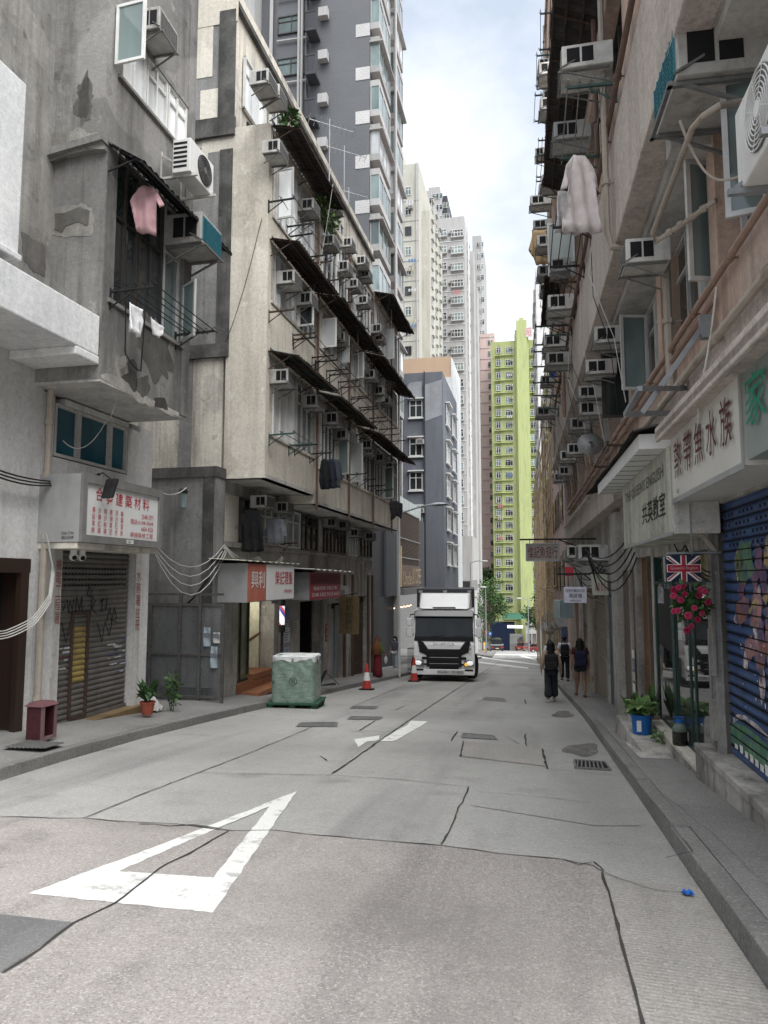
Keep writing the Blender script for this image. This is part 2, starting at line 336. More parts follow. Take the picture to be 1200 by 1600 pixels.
m_black2 = plain('black_lettering', (.025, .025, .022), .6, dirt=.05); m_greenl = plain('green_lettering', (.02, .22, .145), .5, dirt=.2)
m_signr = plain('red_sign_board', (.27, .035, .05), .5, dirt=.3); m_signo = plain('orange_sign_board', (.40, .12, .08), .5, dirt=.7, sc=2., dc=(.45, .3, .25))
m_wood = plain('brown_timber', (.15, .075, .035), .6, 0, .3, 8, .4); m_bamboo = plain('bamboo', (.47, .36, .23), .6, 0, .3, 6, .4, rnd=.15)
m_gold = plain('gold_lettering', (.72, .54, .30), .4, .1, .1, 8, .1)
m_shut = plain('grey_shutter', (.15, .14, .13), .6, .3, .18, 5, .5, (.055, .045, .038)); m_shuty = plain('yellowed_shutter', (.30, .225, .075), .6, .1, .2, 5, .5)
m_pot = plain('terracotta', (.30, .075, .045), .7); m_leaf = plain('leaf_green', (.055, .115, .03), .5, 0, .35, 9, .2, rnd=.3); m_leafd = plain('dark_leaf', (.028, .065, .02), .5, 0, .4, 5, .2)
m_leafv = plain('variegated_leaf', (.20, .28, .12), .5, 0, .35, 20, .3)
m_bark = plain('bark', (.12, .09, .065), .9, 0, .3, 9)
# ================================================================ the ground, the street and its markings
def lerp(p, y):
    for (a, xa), (b, xb) in zip(p, p[1:]):
        if y <= b: return xa+(xb-xa)*max(0., (y-a)/(b-a))
    return p[-1][1]
KL = [(-20, -5.2), (5, -5.40), (6.6, -5.52), (8, -5.72), (9.6, -5.87), (12, -5.93), (15.4, -5.95), (32, -5.70), (72, -5.25)]
KR = [(-20, 1.05), (4, .985), (8, .975), (16, .92), (23, .74), (45, .30), (72, -.2)]
def smooth(p): return lambda y: (lerp(p, y-.6)+lerp(p, y)+lerp(p, y+.6))/3
kl, kr = smooth(KL), smooth(KR)
def ystops(a, b, st): return [a+(b-a)*i/max(1, round((b-a)/st)) for i in range(max(1, round((b-a)/st))+1)]
FLAT = 172.
def gh(y): return gz(min(y, FLAT))
g = MB(); g.sheet(lambda a, b: (-400+800*a, [-60, 172, 900][round(b*2)], gh([-60, 172, 900][round(b*2)])-.03), 1, 2)
g.build('ground', m_pave, kind='structure')
ys = ystops(-20, 72, 2.)
r = MB()
for a, b in zip(ys, ys[1:]): r.quad((kl(a), a, gz(a)), (kr(a), a, gz(a)), (kr(b), b, gz(b)), (kl(b), b, gz(b)))
r.quad((-60, 72, gz(72)), (60, 72, gz(72)), (60, 140, gz(140)), (-60, 140, gz(140)))
r.build('road', m_road2, kind='structure')
def gp(u, v, off): return onground(u, v, off)
crack = [(0, 1276), (130, 1278), (230, 1285), (300, 1290), (350, 1297), (430, 1297), (560, 1310), (690, 1320), (800, 1335), (880, 1342), (925, 1352), (940, 1362)]
jr = [(940, 1362), (950, 1392), (960, 1430), (972, 1475), (985, 1520), (1005, 1600)]
p = [gp(u, v, .004) for u, v in crack+jr]
e0 = p[-1]; sl_ = MB()
xs0 = kl(p[0].y)
pts = [(xs0+.0, p[0].y-.1, gz(p[0].y-.1)+.004)]+[tuple(q) for q in p]+[(e0.x+.1, -18, gz(-18)+.004), (kl(-18), -18, gz(-18)+.004)]+[(kl(y), y, gz(y)+.004) for y in (-10, 0, 3, 5, 6)]
bm = bmesh.new(); fv = [bm.verts.new(q) for q in pts]; bm.faces.new(fv); bmesh.ops.triangulate(bm, faces=bm.faces)
sl_.add([q.co for q in bm.verts], [[v.index for v in f.verts] for f in (bm.verts.index_update() or bm.faces)]); bm.free()
sl_.build('road_slab', m_road1, kind='structure')
rs = MB(); q1 = [gp(u, v, .003) for u, v in [(940, 1362), (1000, 1380), (1075, 1392)]]
pr = [tuple(gp(u, v, .003)) for u, v in jr]
rs.add(pr+[(pr[-1][0]+.1, -18, gz(-18)+.003), (kr(-18), -18, gz(-18)+.003), (kr(2), 2, gz(2)+.003), (kr(5.1), 5.1, gz(5.1)+.003), tuple(q1[1])], [tuple(range(len(pr)+5))])
rs.build('gutter_strip', m_road4, kind='structure')
def polyg(name, uv, m, off, **k):
    a = MB(); a.add([gp(u, v, off) for u, v in uv], [tuple(range(len(uv)))]); return a.build(name, m, **k)
polyg('asphalt_patch', [(-60, 1424), (0, 1428), (116, 1441), (60, 1480), (0, 1519), (-60, 1560)], m_road3, .007, kind='structure')
polyg('road_patch', [(724, 1158), (719, 1181), (854, 1197), (847, 1169)], m_road4, .005, kind='structure')
polyg('road_patch', [(745, 1234), (735, 1258), (930, 1290), (1000, 1290), (960, 1254)], m_road2, .005, kind='structure')
jn = MB()
def joint(uv, w, wob=.012, off=.0088):
    P = [gp(u, v, off) for u, v in uv]; Q = []
    for a, b in zip(P, P[1:]):
        n = max(2, int((b-a).length/.12))
        for i in range(n): Q.append(a.lerp(b, i/n))
    Q.append(P[-1]); L = []; R_ = []
    for i, q in enumerate(Q):
        t = (Q[min(i+1, len(Q)-1)]-Q[max(0, i-1)]).normalized(); s = Vector((t.y, -t.x, 0)).normalized()
        o = s*(mnoise.noise(q*3.1)*wob+mnoise.noise(q*14)*wob*.5); ww = w*(.3+.75*abs(mnoise.noise(q*5)))
        z = Vector((0, 0, 0)); L.append(q+o+s*ww*.5); R_.append(q+o-s*ww*.5)
    for v in L+R_: v.z = gz(v.y)+off
    n = len(Q); jn.add(L+R_, [(i, i+1, n+i+1, n+i) for i in range(n-1)])
joint(crack, .026, .035); joint([(218, 1287), (262, 1291), (300, 1289), (340, 1293), (360, 1298)], .03, .05, .0092)
joint([(0, 1519), (60, 1481), (115, 1441), (180, 1410), (260, 1350), (310, 1325), (358, 1298)], .032, .02)
joint([(130, 1278), (225, 1239), (310, 1207), (400, 1172), (475, 1141), (506, 1127)], .03); joint([(555, 1102), (600, 1084), (638, 1068)], .03)
joint([(519, 1208), (555, 1184), (593, 1157), (647, 1120), (693, 1090), (713, 1077), (737, 1062), (770, 1040), (800, 1024)], .05)
joint([(310, 1207), (400, 1209), (519, 1211), (620, 1217), (732, 1229)], .02, .02); joint([(732, 1229), (712, 1272), (690, 1319)], .028, .02)
joint(jr, .034); joint([(940, 1362), (965, 1372), (1000, 1382), (1030, 1391), (1075, 1393)], .012, .04); joint([(880, 1342), (905, 1350), (925, 1347), (940, 1360)], .025, .05)
joint([(714, 1143), (705, 1157)], .05); joint([(724, 1158), (719, 1182)], .05); joint([(719, 1182), (855, 1198)], .022); joint([(847, 1169), (855, 1201)], .05); joint([(820, 1147), (823, 1165)], .05)
joint([(850, 1200), (930, 1208), (962, 1212)], .018); joint([(745, 1237), (850, 1245), (920, 1254)], .015); joint([(540, 1142), (612, 1143)], .03)
joint([(610, 1103), (676, 1104)], .03); joint([(712, 1093), (822, 1099)], .03); joint([(820, 1093), (822, 1100)], .06); joint([(618, 1109), (634, 1102)], .04)
joint([(640, 1137), (710, 1147)], .02); joint([(562, 1141), (586, 1126)], .05); joint([(500, 1181), (512, 1188)], .03); joint([(790, 1150), (812, 1162)], .02)
jn.build('road_joint', m_joint, kind='structure')
# painted markings
mk = MB()
T, L0_, R0_, t_, l_, r_ = [gp(u, v, .0062) for u, v in [(464, 1236), (44, 1396), (332, 1426), (421, 1260), (185, 1361), (334, 1371)]]
def band(a, b, c, d, n=24, j=.007):             # quad a-b (outer edge) and d-c (inner edge) with ragged edges
    A = [a.lerp(b, i/n)+Vector((random.uniform(-j, j), random.uniform(-j, j), 0))*(0 < i < n) for i in range(n+1)]
    D = [d.lerp(c, i/n)+Vector((random.uniform(-j, j), random.uniform(-j, j), 0))*(0 < i < n) for i in range(n+1)]
    for v in A+D: v.z = gz(v.y)+.0062
    mk.add(A+D, [(i, i+1, n+2+i, n+1+i) for i in range(n)])
band(T, gp(250, 1320, .0062), gp(300, 1311, .0062), t_); band(gp(250, 1320, .0062), L0_, l_, gp(300, 1311, .0062)); band(L0_, R0_, r_, l_); band(R0_, T, t_, r_)
mk.build('triangle_marking', m_paint, kind='structure')
mk = MB()
mk.add([gp(u, v, .0062) for u, v in [(553, 1155), (593, 1149), (592, 1155), (586, 1158), (574, 1158), (560, 1167)]], [range(6)])
S_ = [((594, 1158), (613, 1158)), ((600, 1153), (620, 1156)), ((610, 1148), (632, 1149)), ((620, 1141), (644, 1142)), ((636, 1133), (658, 1134)), ((642, 1126), (668, 1127))]
for (a, b), (c, d) in zip(S_, S_[1:]): mk.quad(gp(*a, .0062), gp(*b, .0062), gp(*d, .0062), gp(*c, .0062))
mk.build('curved_arrow_marking', m_paint, kind='structure')
mk = MB()
for uv in [[(742, 1025), (846, 1038), (846, 1040), (740, 1027)], [(744, 1033), (826, 1043), (825, 1045), (742, 1035)], [(816, 1024), (846, 1032), (846, 1034), (812, 1025)], [(760, 1021.5), (846, 1023.5), (846, 1024.5), (760, 1022.5)]]:
    mk.add([gp(u, v, .0062) for u, v in uv], [range(4)])
mk.build('lane_marking', m_paint, kind='structure')
def cover(uv, label, off=.012, bars=6):
    P = [gp(u, v, off) for u, v in uv]; a = MB(); f = MB(); fr_ = MB()
    a.add(P, [range(4)])
    for i in range(4):
        q = [P[i], P[(i+1) % 4]]; c = sum(P, Vector())/4
        fr_.add([q[0], q[1], q[1].lerp(c, .12)+Vector((0, 0, .006)), q[0].lerp(c, .12)+Vector((0, 0, .006))], [range(4)])
    for k in range(1, bars*2):
        a0 = P[0].lerp(P[3], k/(bars*2)); b0 = P[1].lerp(P[2], k/(bars*2)); e = (P[3]-P[0])*(.25/(bars*2)); up = Vector((0, 0, .005))
        for s in range(4): f.add([a0.lerp(b0, .04+s*.24)+up, a0.lerp(b0, .2+s*.24)+up, a0.lerp(b0, .2+s*.24)+e+up, a0.lerp(b0, .04+s*.24)+e+up], [range(4)])
    o = thing('manhole_cover', label, 'manhole cover', sum(P, Vector())/4, group='iron covers in the road')
    a.build('plate', m_grill, o); f.build('tread', m_iron, o); fr_.build('rim', m_iron, o)
cover([(468, 1129), (528, 1128), (527, 1135), (462, 1135)], 'dark iron cover in the road nearest the wrapped green pallet')
cover([(548, 1119), (599, 1120), (592, 1124.5), (542, 1123.5)], 'middle of three iron covers between the pallet and the curved arrow')
cover([(551, 1103), (591, 1104), (587, 1107.5), (546, 1106.5)], 'farthest of the three iron covers, closest to the red cones')
cover([(722, 1145), (772, 1149), (778, 1155.5), (720, 1152)], 'pale treaded iron cover beside the brown rectangular road patch')
cover([(757, 1089), (788, 1091), (792, 1096), (753, 1093)], 'small iron cover in mid road beyond the brown road patch')
dg = thing('drain_grate', 'black slotted drain grate against the right kerb', 'drain grate', gp(925, 1196, .01))
P = [gp(u, v, .012) for u, v in [(897, 1188), (945, 1191), (954, 1203), (899, 1200)]]
MB().add(P, [range(4)]).build('pit', m_dark, dg); a = MB(); c = sum(P, Vector())/4
for i in range(4): a.bar(P[i]+Vector((0, 0, .004)), P[(i+1) % 4]+Vector((0, 0, .004)), .022)
for k in range(1, 8): a.bar(P[0].lerp(P[1], k/8), P[3].lerp(P[2], (k-.6)/8), .018)
a.build('slats', m_iron, dg)
# kerbs and pavements
def kerb(name, f, sgn, y0, y1, top):
    k = MB(); y = y0
    while y < y1:
        n = min(y1, y+.95+random.random()*.1); a, b = y+.004, n-.004; h = top+random.uniform(-.006, .006)
        k.hexa([(f(a), a, gz(a)-.05), (f(a)+sgn*.16, a, gz(a)-.05), (f(b)+sgn*.16, b, gz(b)-.05), (f(b), b, gz(b)-.05),
                (f(a)+sgn*.015, a, gz(a)+h), (f(a)+sgn*.16, a, gz(a)+h), (f(b)+sgn*.16, b, gz(b)+h), (f(b)+sgn*.015, b, gz(b)+h)]); y = n
    return k.build(name, m_kerb, kind='structure', bevel=.012)
kerb('kerb', kl, -1, -12, 70, .13); kerb('kerb', kr, 1, -12, 70, .135)
pv = MB(); ys = ystops(-14, 70, 1.5)
for a, b in zip(ys, ys[1:]):
    for i in range(3):
        def lx(y, i): return [kl(y)-.16, -7.25+.0103*y, -10.2+.0103*y, -13][i]
        def lz(y, i): return gz(y)+[.128, .20, .14, .14][i]
        pv.quad((lx(a, i), a, lz(a, i)), (lx(a, i+1), a, lz(a, i+1)), (lx(b, i+1), b, lz(b, i+1)), (lx(b, i), b, lz(b, i)))
    pv.quad((kr(a)+.16, a, gz(a)+.132), (3.2, a, gz(a)+.16), (3.2, b, gz(b)+.16), (kr(b)+.16, b, gz(b)+.132))
pv.build('pavement', m_pave, kind='structure')
jn = MB()
joint([(1040, 1340), (1083, 1329)], .012, 0, .142); joint([(1083, 1329), (1000, 1228), (925, 1140)], .01, .01, .142); pass
joint([(1000, 1165), (1085, 1160)], .01, .01, .152); joint([(1040, 1240), (1110, 1300), (1200, 1385)], .007, .03, .15)
joint([(930, 1112), (975, 1114)], .012, 0, .15); joint([(0, 1195), (150, 1165), (330, 1120)], .012, .02, .15); joint([(140, 1150), (185, 1156)], .012, .01, .18)
jn.build('pavement_joint', m_joint, kind='structure')
cv = thing('drain_cover', 'rusty chequered cover in the pavement beside the red shrine', 'drain cover', gp(52, 1163, .19))
P = [gp(u, v, .185) for u, v in [(4, 1168), (42, 1156), (103, 1160), (70, 1169)]]
MB().add(P, [range(4)]).build('plate', m_iron, cv); a = MB()
for k in range(1, 10): a.bar(P[0].lerp(P[1], k/10), P[3].lerp(P[2], k/10), .012); a.bar(P[0].lerp(P[3], k/10), P[1].lerp(P[2], k/10), .012)
a.build('tread', m_grill, cv)
# wet patches in the right gutter
for uv in [[(890, 1165), (930, 1160), (942, 1178), (898, 1180), (886, 1172)], [(862, 1113), (890, 1110), (898, 1120), (868, 1121)]]:
    c_ = [sum(q[k] for q in uv)/len(uv) for k in (0, 1)]; rr = [max(abs(q[k]-c_[k]) for q in uv) for k in (0, 1)]
    polyg('puddle', [(c_[0]+rr[0]*(.85+.12*math.sin(3*a+c_[0])+.06*math.sin(5*a))*math.cos(a), c_[1]+rr[1]*(.85+.12*math.sin(3*a+c_[0])+.06*math.sin(5*a))*math.sin(a)) for a in [6.2832*k/40 for k in range(40)]], m_wet, .006, kind='structure')
lt = MB(); c = gp(1074, 1397, .012)
lt.sheet(lambda a, b: c+Vector(((a-.5)*.06+.01*math.sin(b*9), (b-.5)*.06, .012+.012*math.sin(a*11+b*7)-.0867*(b-.5)*.06)), 6, 6)
lt.build('litter', plain('blue_plastic', (.02, .12, .45), .35), label='crumpled bright blue plastic scrap near the right kerb', cat='litter')
# ================================================================ windows
def window(parent, ax, X, d, a0, a1, z0, z1, cols=2, rows=1, fm=None, gm=None, t=.045, tr=0., open_=None, name='window', pd=.012):
    """window in the plane x = X (ax 'x') or y = X (ax 'y'), facing d; transom share tr; frame part with its pane as sub-part"""
    f = MB(); p_ = MB()
    def bx(m, u0, u1, w0, w1, v0, v1):
        if ax == 'x': m.box(X+d*u0, X+d*u1, w0, w1, v0, v1)
        else: m.box(w0, w1, X+d*u0, X+d*u1, v0, v1)
    bx(f, 0, .07, a0, a0+t, z0, z1); bx(f, 0, .07, a1-t, a1, z0, z1); bx(f, 0, .072, a0, a1, z0, z0+t); bx(f, 0, .072, a0, a1, z1-t, z1)
    for i in range(1, cols):
        c = a0+(a1-a0)*i/cols; bx(f, .005, .06, c-t/2, c+t/2, z0+t, z1-t)
    for j in range(1, rows):
        c = z0+(z1-z0)*j/rows; bx(f, .008, .055, a0+t, a1-t, c-t/2, c+t/2)
    if tr: c = z1-(z1-z0)*tr; bx(f, .008, .055, a0+t, a1-t, c-t/2, c+t/2)
    bx(p_, pd, pd+.008, a0+t*.5, a1-t*.5, z0+t*.5, z1-t*.5)
    w = f.build(name, fm or m_alu, parent); p_.build('pane', gm or m_glass, w); META[w.name] = META[parent.name]
    return w
def corr(m, X0, z0, X1, z1, y0, y1, pitch=.16, amp=.018, sag=.0):   # corrugated sheet along y sloping from (X0,z0) to (X1,z1)
    n = max(4, int((y1-y0)/pitch*2)); e = 3
    def P(a, b):
        i = a*n; y = y0+(y1-y0)*a; wv = amp*(1 if round(i) % 2 else -1)
        rg = mnoise.noise(Vector((y*1.7, z0, 0)))*.05
        return (X0+(X1-X0)*b*(1+rg*(b > .9)), y, z0+(z1-z0)*b+wv-sag*math.sin(a*math.pi)*b+mnoise.noise(Vector((y*.8, b*2, X0)))*.03*b)
    return m.sheet(P, n, e)
def awning(parent, X0, z0, X1, z1, y0, y1, m=None, struts=True, fr_m=None):
    a = MB(); corr(a, X0, z0, X1, z1, y0, y1); o = a.build('awning', m or m_awn, parent)
    META[o.name] = META[parent.name]; f = MB(); n = max(2, int((y1-y0)/.9)+1)
    for i in range(n):
        y = y0+.05+(y1-y0-.1)*i/(n-1); f.bar((X0, y, z0-.04), (X1, y, z1-.035), .03)
        if i % 2 == 0: f.bar((X0, y, z0-.45), (X0+(X1-X0)*.75, y, z0+(z1-z0)*.75-.05), .022)
    for k in (.35, .7, .97): f.bar((X0+(X1-X0)*k, y0, z0+(z1-z0)*k-.045), (X0+(X1-X0)*k, y1, z0+(z1-z0)*k-.045), .028)
    f.build('awning_frame', fr_m or m_rust, o); return o
# ================================================================ left side, nearest: whitewashed house
X0 = -7.15                                        # shop front plane
h0 = thing('white_house', 'whitewashed old house at left edge with long projecting white beam', 'building', (X0, 5, gz(5)), LF)
w = MB(); w.box(-14, X0, 2, 8.93, 1.82, 5.0); w.box(-8.6, X0, 8.8, 8.93, -1.2, 1.82); w.box(-14, -8.6, 2, 8.93, -1.2, 1.82); w.box(X0-1, X0, 2, 6.6, -1.2, 1.82)
w.build('wall', m_l0, h0)
w = MB(); w.box(X0, -6.1, 1.5, 8.70, 4.68, 5.26); w.box(X0+.0, -6.1, 8.2, 8.72, 4.56, 4.68); w.build('beam', m_l0w, h0, bevel=.02)
w = MB(); w.box(-14, -6.98, 1.5, 8.9, 5.0, 11.2); w.build('upper_wall', m_l1b, h0)
w = MB(); w.box(X0-.9, X0-.02, 8.74, 8.8, -1.2, 1.80); w.box(X0-.06, X0+.02, 8.62, 8.78, -1.2, 1.81); w.box(X0-.06, X0+.022, 6.6, 8.8, 1.62, 1.815); w.build('tiled_doorway', m_btile, h0)
w = MB(); w.box(X0-.42, X0-.38, 6.6, 8.74, -1.2, 1.62); w.build('door', m_dark, h0)
a, b = LF.onx(28, 132, -6.12), LF.onx(28, 405, -6.12)
w = MB(); w.box(-6.95, -6.12, 4.2, b.y, b.z, a.z+.1); w.box(-6.12, -6.08, 4.2, b.y+.02, b.z-.03, b.z+.05); w.build('side_panel', m_l0w, h0, bevel=.015)
w = MB()
for k in range(6): w.box(-6.95, -6.6, 4.2, b.y-.2, a.z+.25+k*.3, a.z+.45+k*.3)
w.build('louvre', m_grill, h0)
w = MB(); w.tube([(X0+.08, 8.99, gz(9)+.1), (X0+.08, 8.98, 4.5)], .05, 8)
for z in (-.2, 1., 2.1, 3.0, 3.8): w.tube([(X0+.08, 8.98, z), (X0+.08, 8.98, z+.08)], .065, 8)
w.build('drainpipe', m_pipew, h0, smooth=False)
# ================================================================ left side, second: dark concrete tenement with the building supply shop
XB = -6.1
h1 = thing('concrete_tenement', 'dark weathered concrete tenement with projecting bay above a grey roller shutter', 'building', (X0, 10.3, gz(10.3)), LF)
w = MB()
w.box(-14, X0-.3, 8.94, 11.95, -1.6, 4.3); w.box(X0-.3, X0, 8.94, 9.42, -1.2, 3.36); w.box(X0-.3, X0, 8.94, 9.18, 3.36, 4.3); w.box(X0-.3, X0, 11.14, 11.52, 3.36, 4.3); w.box(X0-.3, X0, 11.52, 11.95, -1.6, 4.3)
w.box(X0-.3, X0, 9.42, 11.52, 1.98, 3.36); w.box(X0-.3, X0, 9.42, 11.52, 4.2, 4.3)
w.build('wall', m_l0, h1)
w = MB()
w.box(-13.8, XB, 8.74, 11.25, 4.33, 4.40, 1)
w.box(-7.6, XB, 8.73, 8.93, 4.37, 7.75); w.box(-7.6, XB+.0, 8.62, 8.93, 7.75, 13.2)       # near end wall, upper part stands proud
w.add([(-7.6, 8.55, 7.75), (XB+.02, 8.55, 7.95), (XB+.02, 8.73, 7.95), (-7.6, 8.73, 7.75), (-7.6, 8.55, 7.64), (XB+.02, 8.55, 7.84), (XB+.02, 8.73, 7.84), (-7.6, 8.73, 7.64)],
      [(0, 1, 2, 3), (7, 6, 5, 4), (0, 4, 5, 1), (1, 5, 6, 2), (2, 6, 7, 3), (3, 7, 4, 0)])
w.box(XB-.22, XB, 8.93, 11.2, 4.40, 5.58); w.box(XB-.22, XB-.003, 8.93, 11.2, 7.92, 9.1); w.box(XB-.22, XB-.003, 8.93, 11.2, 10.0, 13.2)
w.box(-13.8, XB+.02, 11.0, 11.27, 4.37, 13.2); w.box(XB-.22, XB-.006, 8.93, 9.0, 5.58, 13.2)
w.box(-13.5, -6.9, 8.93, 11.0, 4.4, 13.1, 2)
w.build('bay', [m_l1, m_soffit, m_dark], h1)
MB().box(XB, XB+.03, 9.0, 11.0, 9.98, 10.06).build('lintel', m_l1b, h1); MB().box(XB, XB+.05, 8.9, 11.02, 9.05, 9.1).build('sill', m_l1b, h1); MB().box(XB, XB+.04, 8.85, 11.05, 5.54, 5.60).build('sill', m_l1b, h1)
window(h1, 'x', XB-.12, 1, 9.0, 9.68, 5.6, 7.9, 2, 1, m_darkf, m_glass, tr=.4); window(h1, 'x', XB-.12, 1, 9.7, 10.42, 5.6, 7.9, 2, 1, m_darkf, m_glass, tr=.4)
window(h1, 'x', XB-.12, 1, 10.45, 11.0, 5.6, 7.9, 1, 1, m_alu, m_glassg, tr=.35)
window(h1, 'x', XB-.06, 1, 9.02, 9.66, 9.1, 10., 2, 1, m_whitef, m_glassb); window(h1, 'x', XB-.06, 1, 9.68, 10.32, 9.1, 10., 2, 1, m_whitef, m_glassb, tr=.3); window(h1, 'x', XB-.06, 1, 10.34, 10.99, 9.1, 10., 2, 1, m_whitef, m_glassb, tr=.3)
def casement(parent, p, d, wv, h, fm=m_whitef, gm=m_glassg, name='open_casement', t=.045):   # sash swung out of the wall: hinge p, unit direction d (in plan)
    d = Vector((d[0], d[1], 0)).normalized(); n = Vector((-d.y, d.x, 0))*.02; f = MB(); g_ = MB(); p = Vector(p); Z = Vector((0, 0, 1))
    def bar(a0, a1, z0, z1, m, th=1.):
        c = [p+d*a0+Z*z0, p+d*a1+Z*z0, p+d*a1+Z*z1, p+d*a0+Z*z1]; m.hexa([c[0]-n*th, c[1]-n*th, c[1]+n*th, c[0]+n*th, c[3]-n*th, c[2]-n*th, c[2]+n*th, c[3]+n*th])
    bar(0, t, 0, h, f); bar(wv-t, wv, 0, h, f); bar(t, wv-t, 0, t, f); bar(t, wv-t, h-t, h, f); bar(t*.5, wv-t*.5, t*.5, h-t*.5, g_, .2)
    o = f.build(name, fm, parent); META[o.name] = META[parent.name]; g_.build('pane', gm, o); return o
q = LF.onx(175, 10, XB)
casement(h1, (XB+.02, 8.80, 9.16), (.9, -.05), .5, .95); casement(h1, (XB+.02, 10.98, 5.65), (.75, -.5), .45, 1.0, m_alu)
awning(h1, XB+.01, 7.92, -5.52, 7.55, 8.7, 11.75, m_awn, fr_m=m_biron)
window(h1, 'x', X0-.07, 1, 9.2, 9.78, 3.38, 4.19, 1, 1, m_soffit, m_glasst, t=.05); window(h1, 'x', X0-.07, 1, 9.78, 10.62, 3.38, 4.19, 1, 1, m_soffit, m_glasst, t=.05); window(h1, 'x', X0-.07, 1, 10.62, 11.12, 3.38, 4.19, 1, 1, m_soffit, m_glasst, t=.05)
def slats(mb, X, d, y0, y1, z0, z1, pitch=.085, dep=.02, m=0):      # curved slats of a roller shutter in the plane x = X
    n = int((z1-z0)/pitch); prof = []
    for i in range(n):
        for k, e in ((0, 0), (.12, .45), (.35, .95), (.6, 1), (.85, .5), (.93, -.2)): prof.append((e*dep, z0+(z1-z0)*(i+k)/n))
    prof.append((0, z1)); vs = [(X+d*e, y, z) for e, z in prof for y in (y0, y1)]
    return mb.add(vs, [(2*i, 2*i+1, 2*i+3, 2*i+2) for i in range(len(prof)-1)], m)
sh = MB(); slats(sh, X0-.14, 1, 9.5, 11.48, -.64, 1.97); sh.box(X0-.17, X0-.1, 9.48, 11.5, -.72, -.64)
shutter = sh.build('roller_shutter', m_shut, h1, label='grey slatted shutter scrawled with black graffiti'); META[shutter.name] = META[h1.name]
b_ = MB(); slats(b_, X0-.128, 1, 9.98, 10.30, -.1, .78); b_.build('yellow_panel', m_shuty, shutter)
b_ = MB()
for y in (9.92, 10.32): b_.box(X0-.13, X0-.085, y, y+.045, -.62, 1.0)
b_.box(X0-.13, X0-.086, 9.92, 10.365, .96, 1.01); b_.box(X0-.13, X0-.085, 9.92, 10.365, -.66, -.6); b_.build('wicket_frame', m_rust, shutter)
b_ = MB()
for z in (1.42, 1.51, 1.6, 1.69):
    for k in range(22): b_.box(X0-.12, X0-.112, 9.56+k*.085, 9.60+k*.085, z, z+.025)
b_.build('vent_holes', m_dark, shutter)
b_ = MB()
def stroke(pts, r=.008):
    b_.tube([(X0-.113, y, z) for y, z in pts], r, 4)
def scr(y, z, s, seq): stroke([(y+a*s, z+c*s) for a, c in seq])
scr(9.72, .95, .45, [(0, .2), (.2, .6), (.3, .1), (.35, .55), (.5, .2), (.55, .6)]); scr(10.02, .95, .5, [(0, .1), (.05, .6), (.2, .2), (.3, .6), (.35, .05)])
scr(10.4, .9, .5, [(0, 0), (.1, .7), (.25, .55), (.1, .3), (.35, .1)]); scr(10.65, .9, .45, [(0, .5), (.2, .7), (.1, .2), (.4, .3), (.45, .7)]); scr(10.3, 1.28, .16, [(0, 0), (.3, .8), (.8, .5), (.6, -.3), (0, 0)])
scr(10.6, .45, .6, [(0, .6), (.25, .05), (.35, .6), (.6, .2), (.7, .65), (.95, .55)]); scr(9.7, .55, .4, [(0, .8), (.3, 0), (.5, .8)]); scr(10.85, .8, .5, [(0, 0), (.2, .5), (.3, 0), (.45, .5), (.6, .1)])
b_.build('graffiti', m_black2, shutter)
b_ = MB()
for k in range(26):
    y = random.choice([random.uniform(10.9, 11.4), random.uniform(10.9, 11.4), random.uniform(9.55, 9.95)]); z = random.uniform(-.1, .5); b_.box(X0-.122, X0-.116, y, y+random.uniform(.04, .22), z, z+random.uniform(.015, .035), 0 if random.random() < .6 else (1 if y > 10.5 else 2))
b_.build('paint_smears', [plain('pale_smear', (.4, .41, .42), .7), plain('blue_smear', (.06, .08, .17), .7), plain('red_smear', (.13, .045, .05), .7)], shutter)
for y0_, y1_, t in ((9.33, 9.49, '機電工程署'), (11.5, 11.68, '水務署註冊')):
    w = MB(); w.box(X0, X0+.015, y0_, y1_, -.75, 1.98, 0); w.vtext(t, (X0+.017, y0_+.02, 1.85 if y0_ < 10 else 1.7), (0, 1, 0), (0, 0, 1), y1_-y0_-.04, 1.0 if y0_ < 10 else 1.1, 1)
    w.build('notice_strip', [m_soffit, plain('faded_red', (.25, .07, .05), .7)], h1)
w = MB(); w.box(X0-.3, X0+.12, 10.3, 11.72, -1.3, -.70); w.build('doorstep', plain('ochre_step', (.17, .115, .06), .8, 0, .2, 4, .4), h1, bevel=.01)
# shop sign of the building supplier
sg = thing('shop_sign', 'boxed white sign with red building materials lettering over the grey shutter', 'sign', (X0, 10, 2.0), LF)
w = MB(); w.box(X0, -6.47, 8.93, 11.12, 2.06, 3.05); w.build('box', m_signs, sg, bevel=.006)
w = MB(); w.box(X0, -6.5, 8.95, 11.1, 1.97, 2.055); w.build('underside', m_cream2, sg)
w = MB()
for a0, a1, z0, z1 in ((8.93, 11.12, 2.06, 2.17), (8.93, 11.12, 2.93, 3.06), (8.93, 9.03, 2.17, 2.93), (11.02, 11.12, 2.17, 2.93)): w.box(-6.47, -6.42, a0, a1, z0, z1)
w.build('rim', plain('grey_rim', (.22, .215, .205), .5, .2), sg)
f = -6.462; w = MB(); w.box(-6.47, f, 9.03, 11.02, 2.17, 2.93, 0); U, V = (0, 1, 0), (0, 0, 1); f += .002
for i, t in enumerate('合發建築材料'): w.text(t, (f, 9.27+i*.255, 2.665+(.03 if i == 0 else 0)), U, V, .19, .2, 1, bold=.004)
for i, t in enumerate(['專設車隊', '沙磚紅磚', '特沙粉磚', '青洲英泥', '河沙石仔', '專業清拆']): w.vtext(t, (f, 9.20+i*.145, 2.60), U, V, .075, .40, 1)
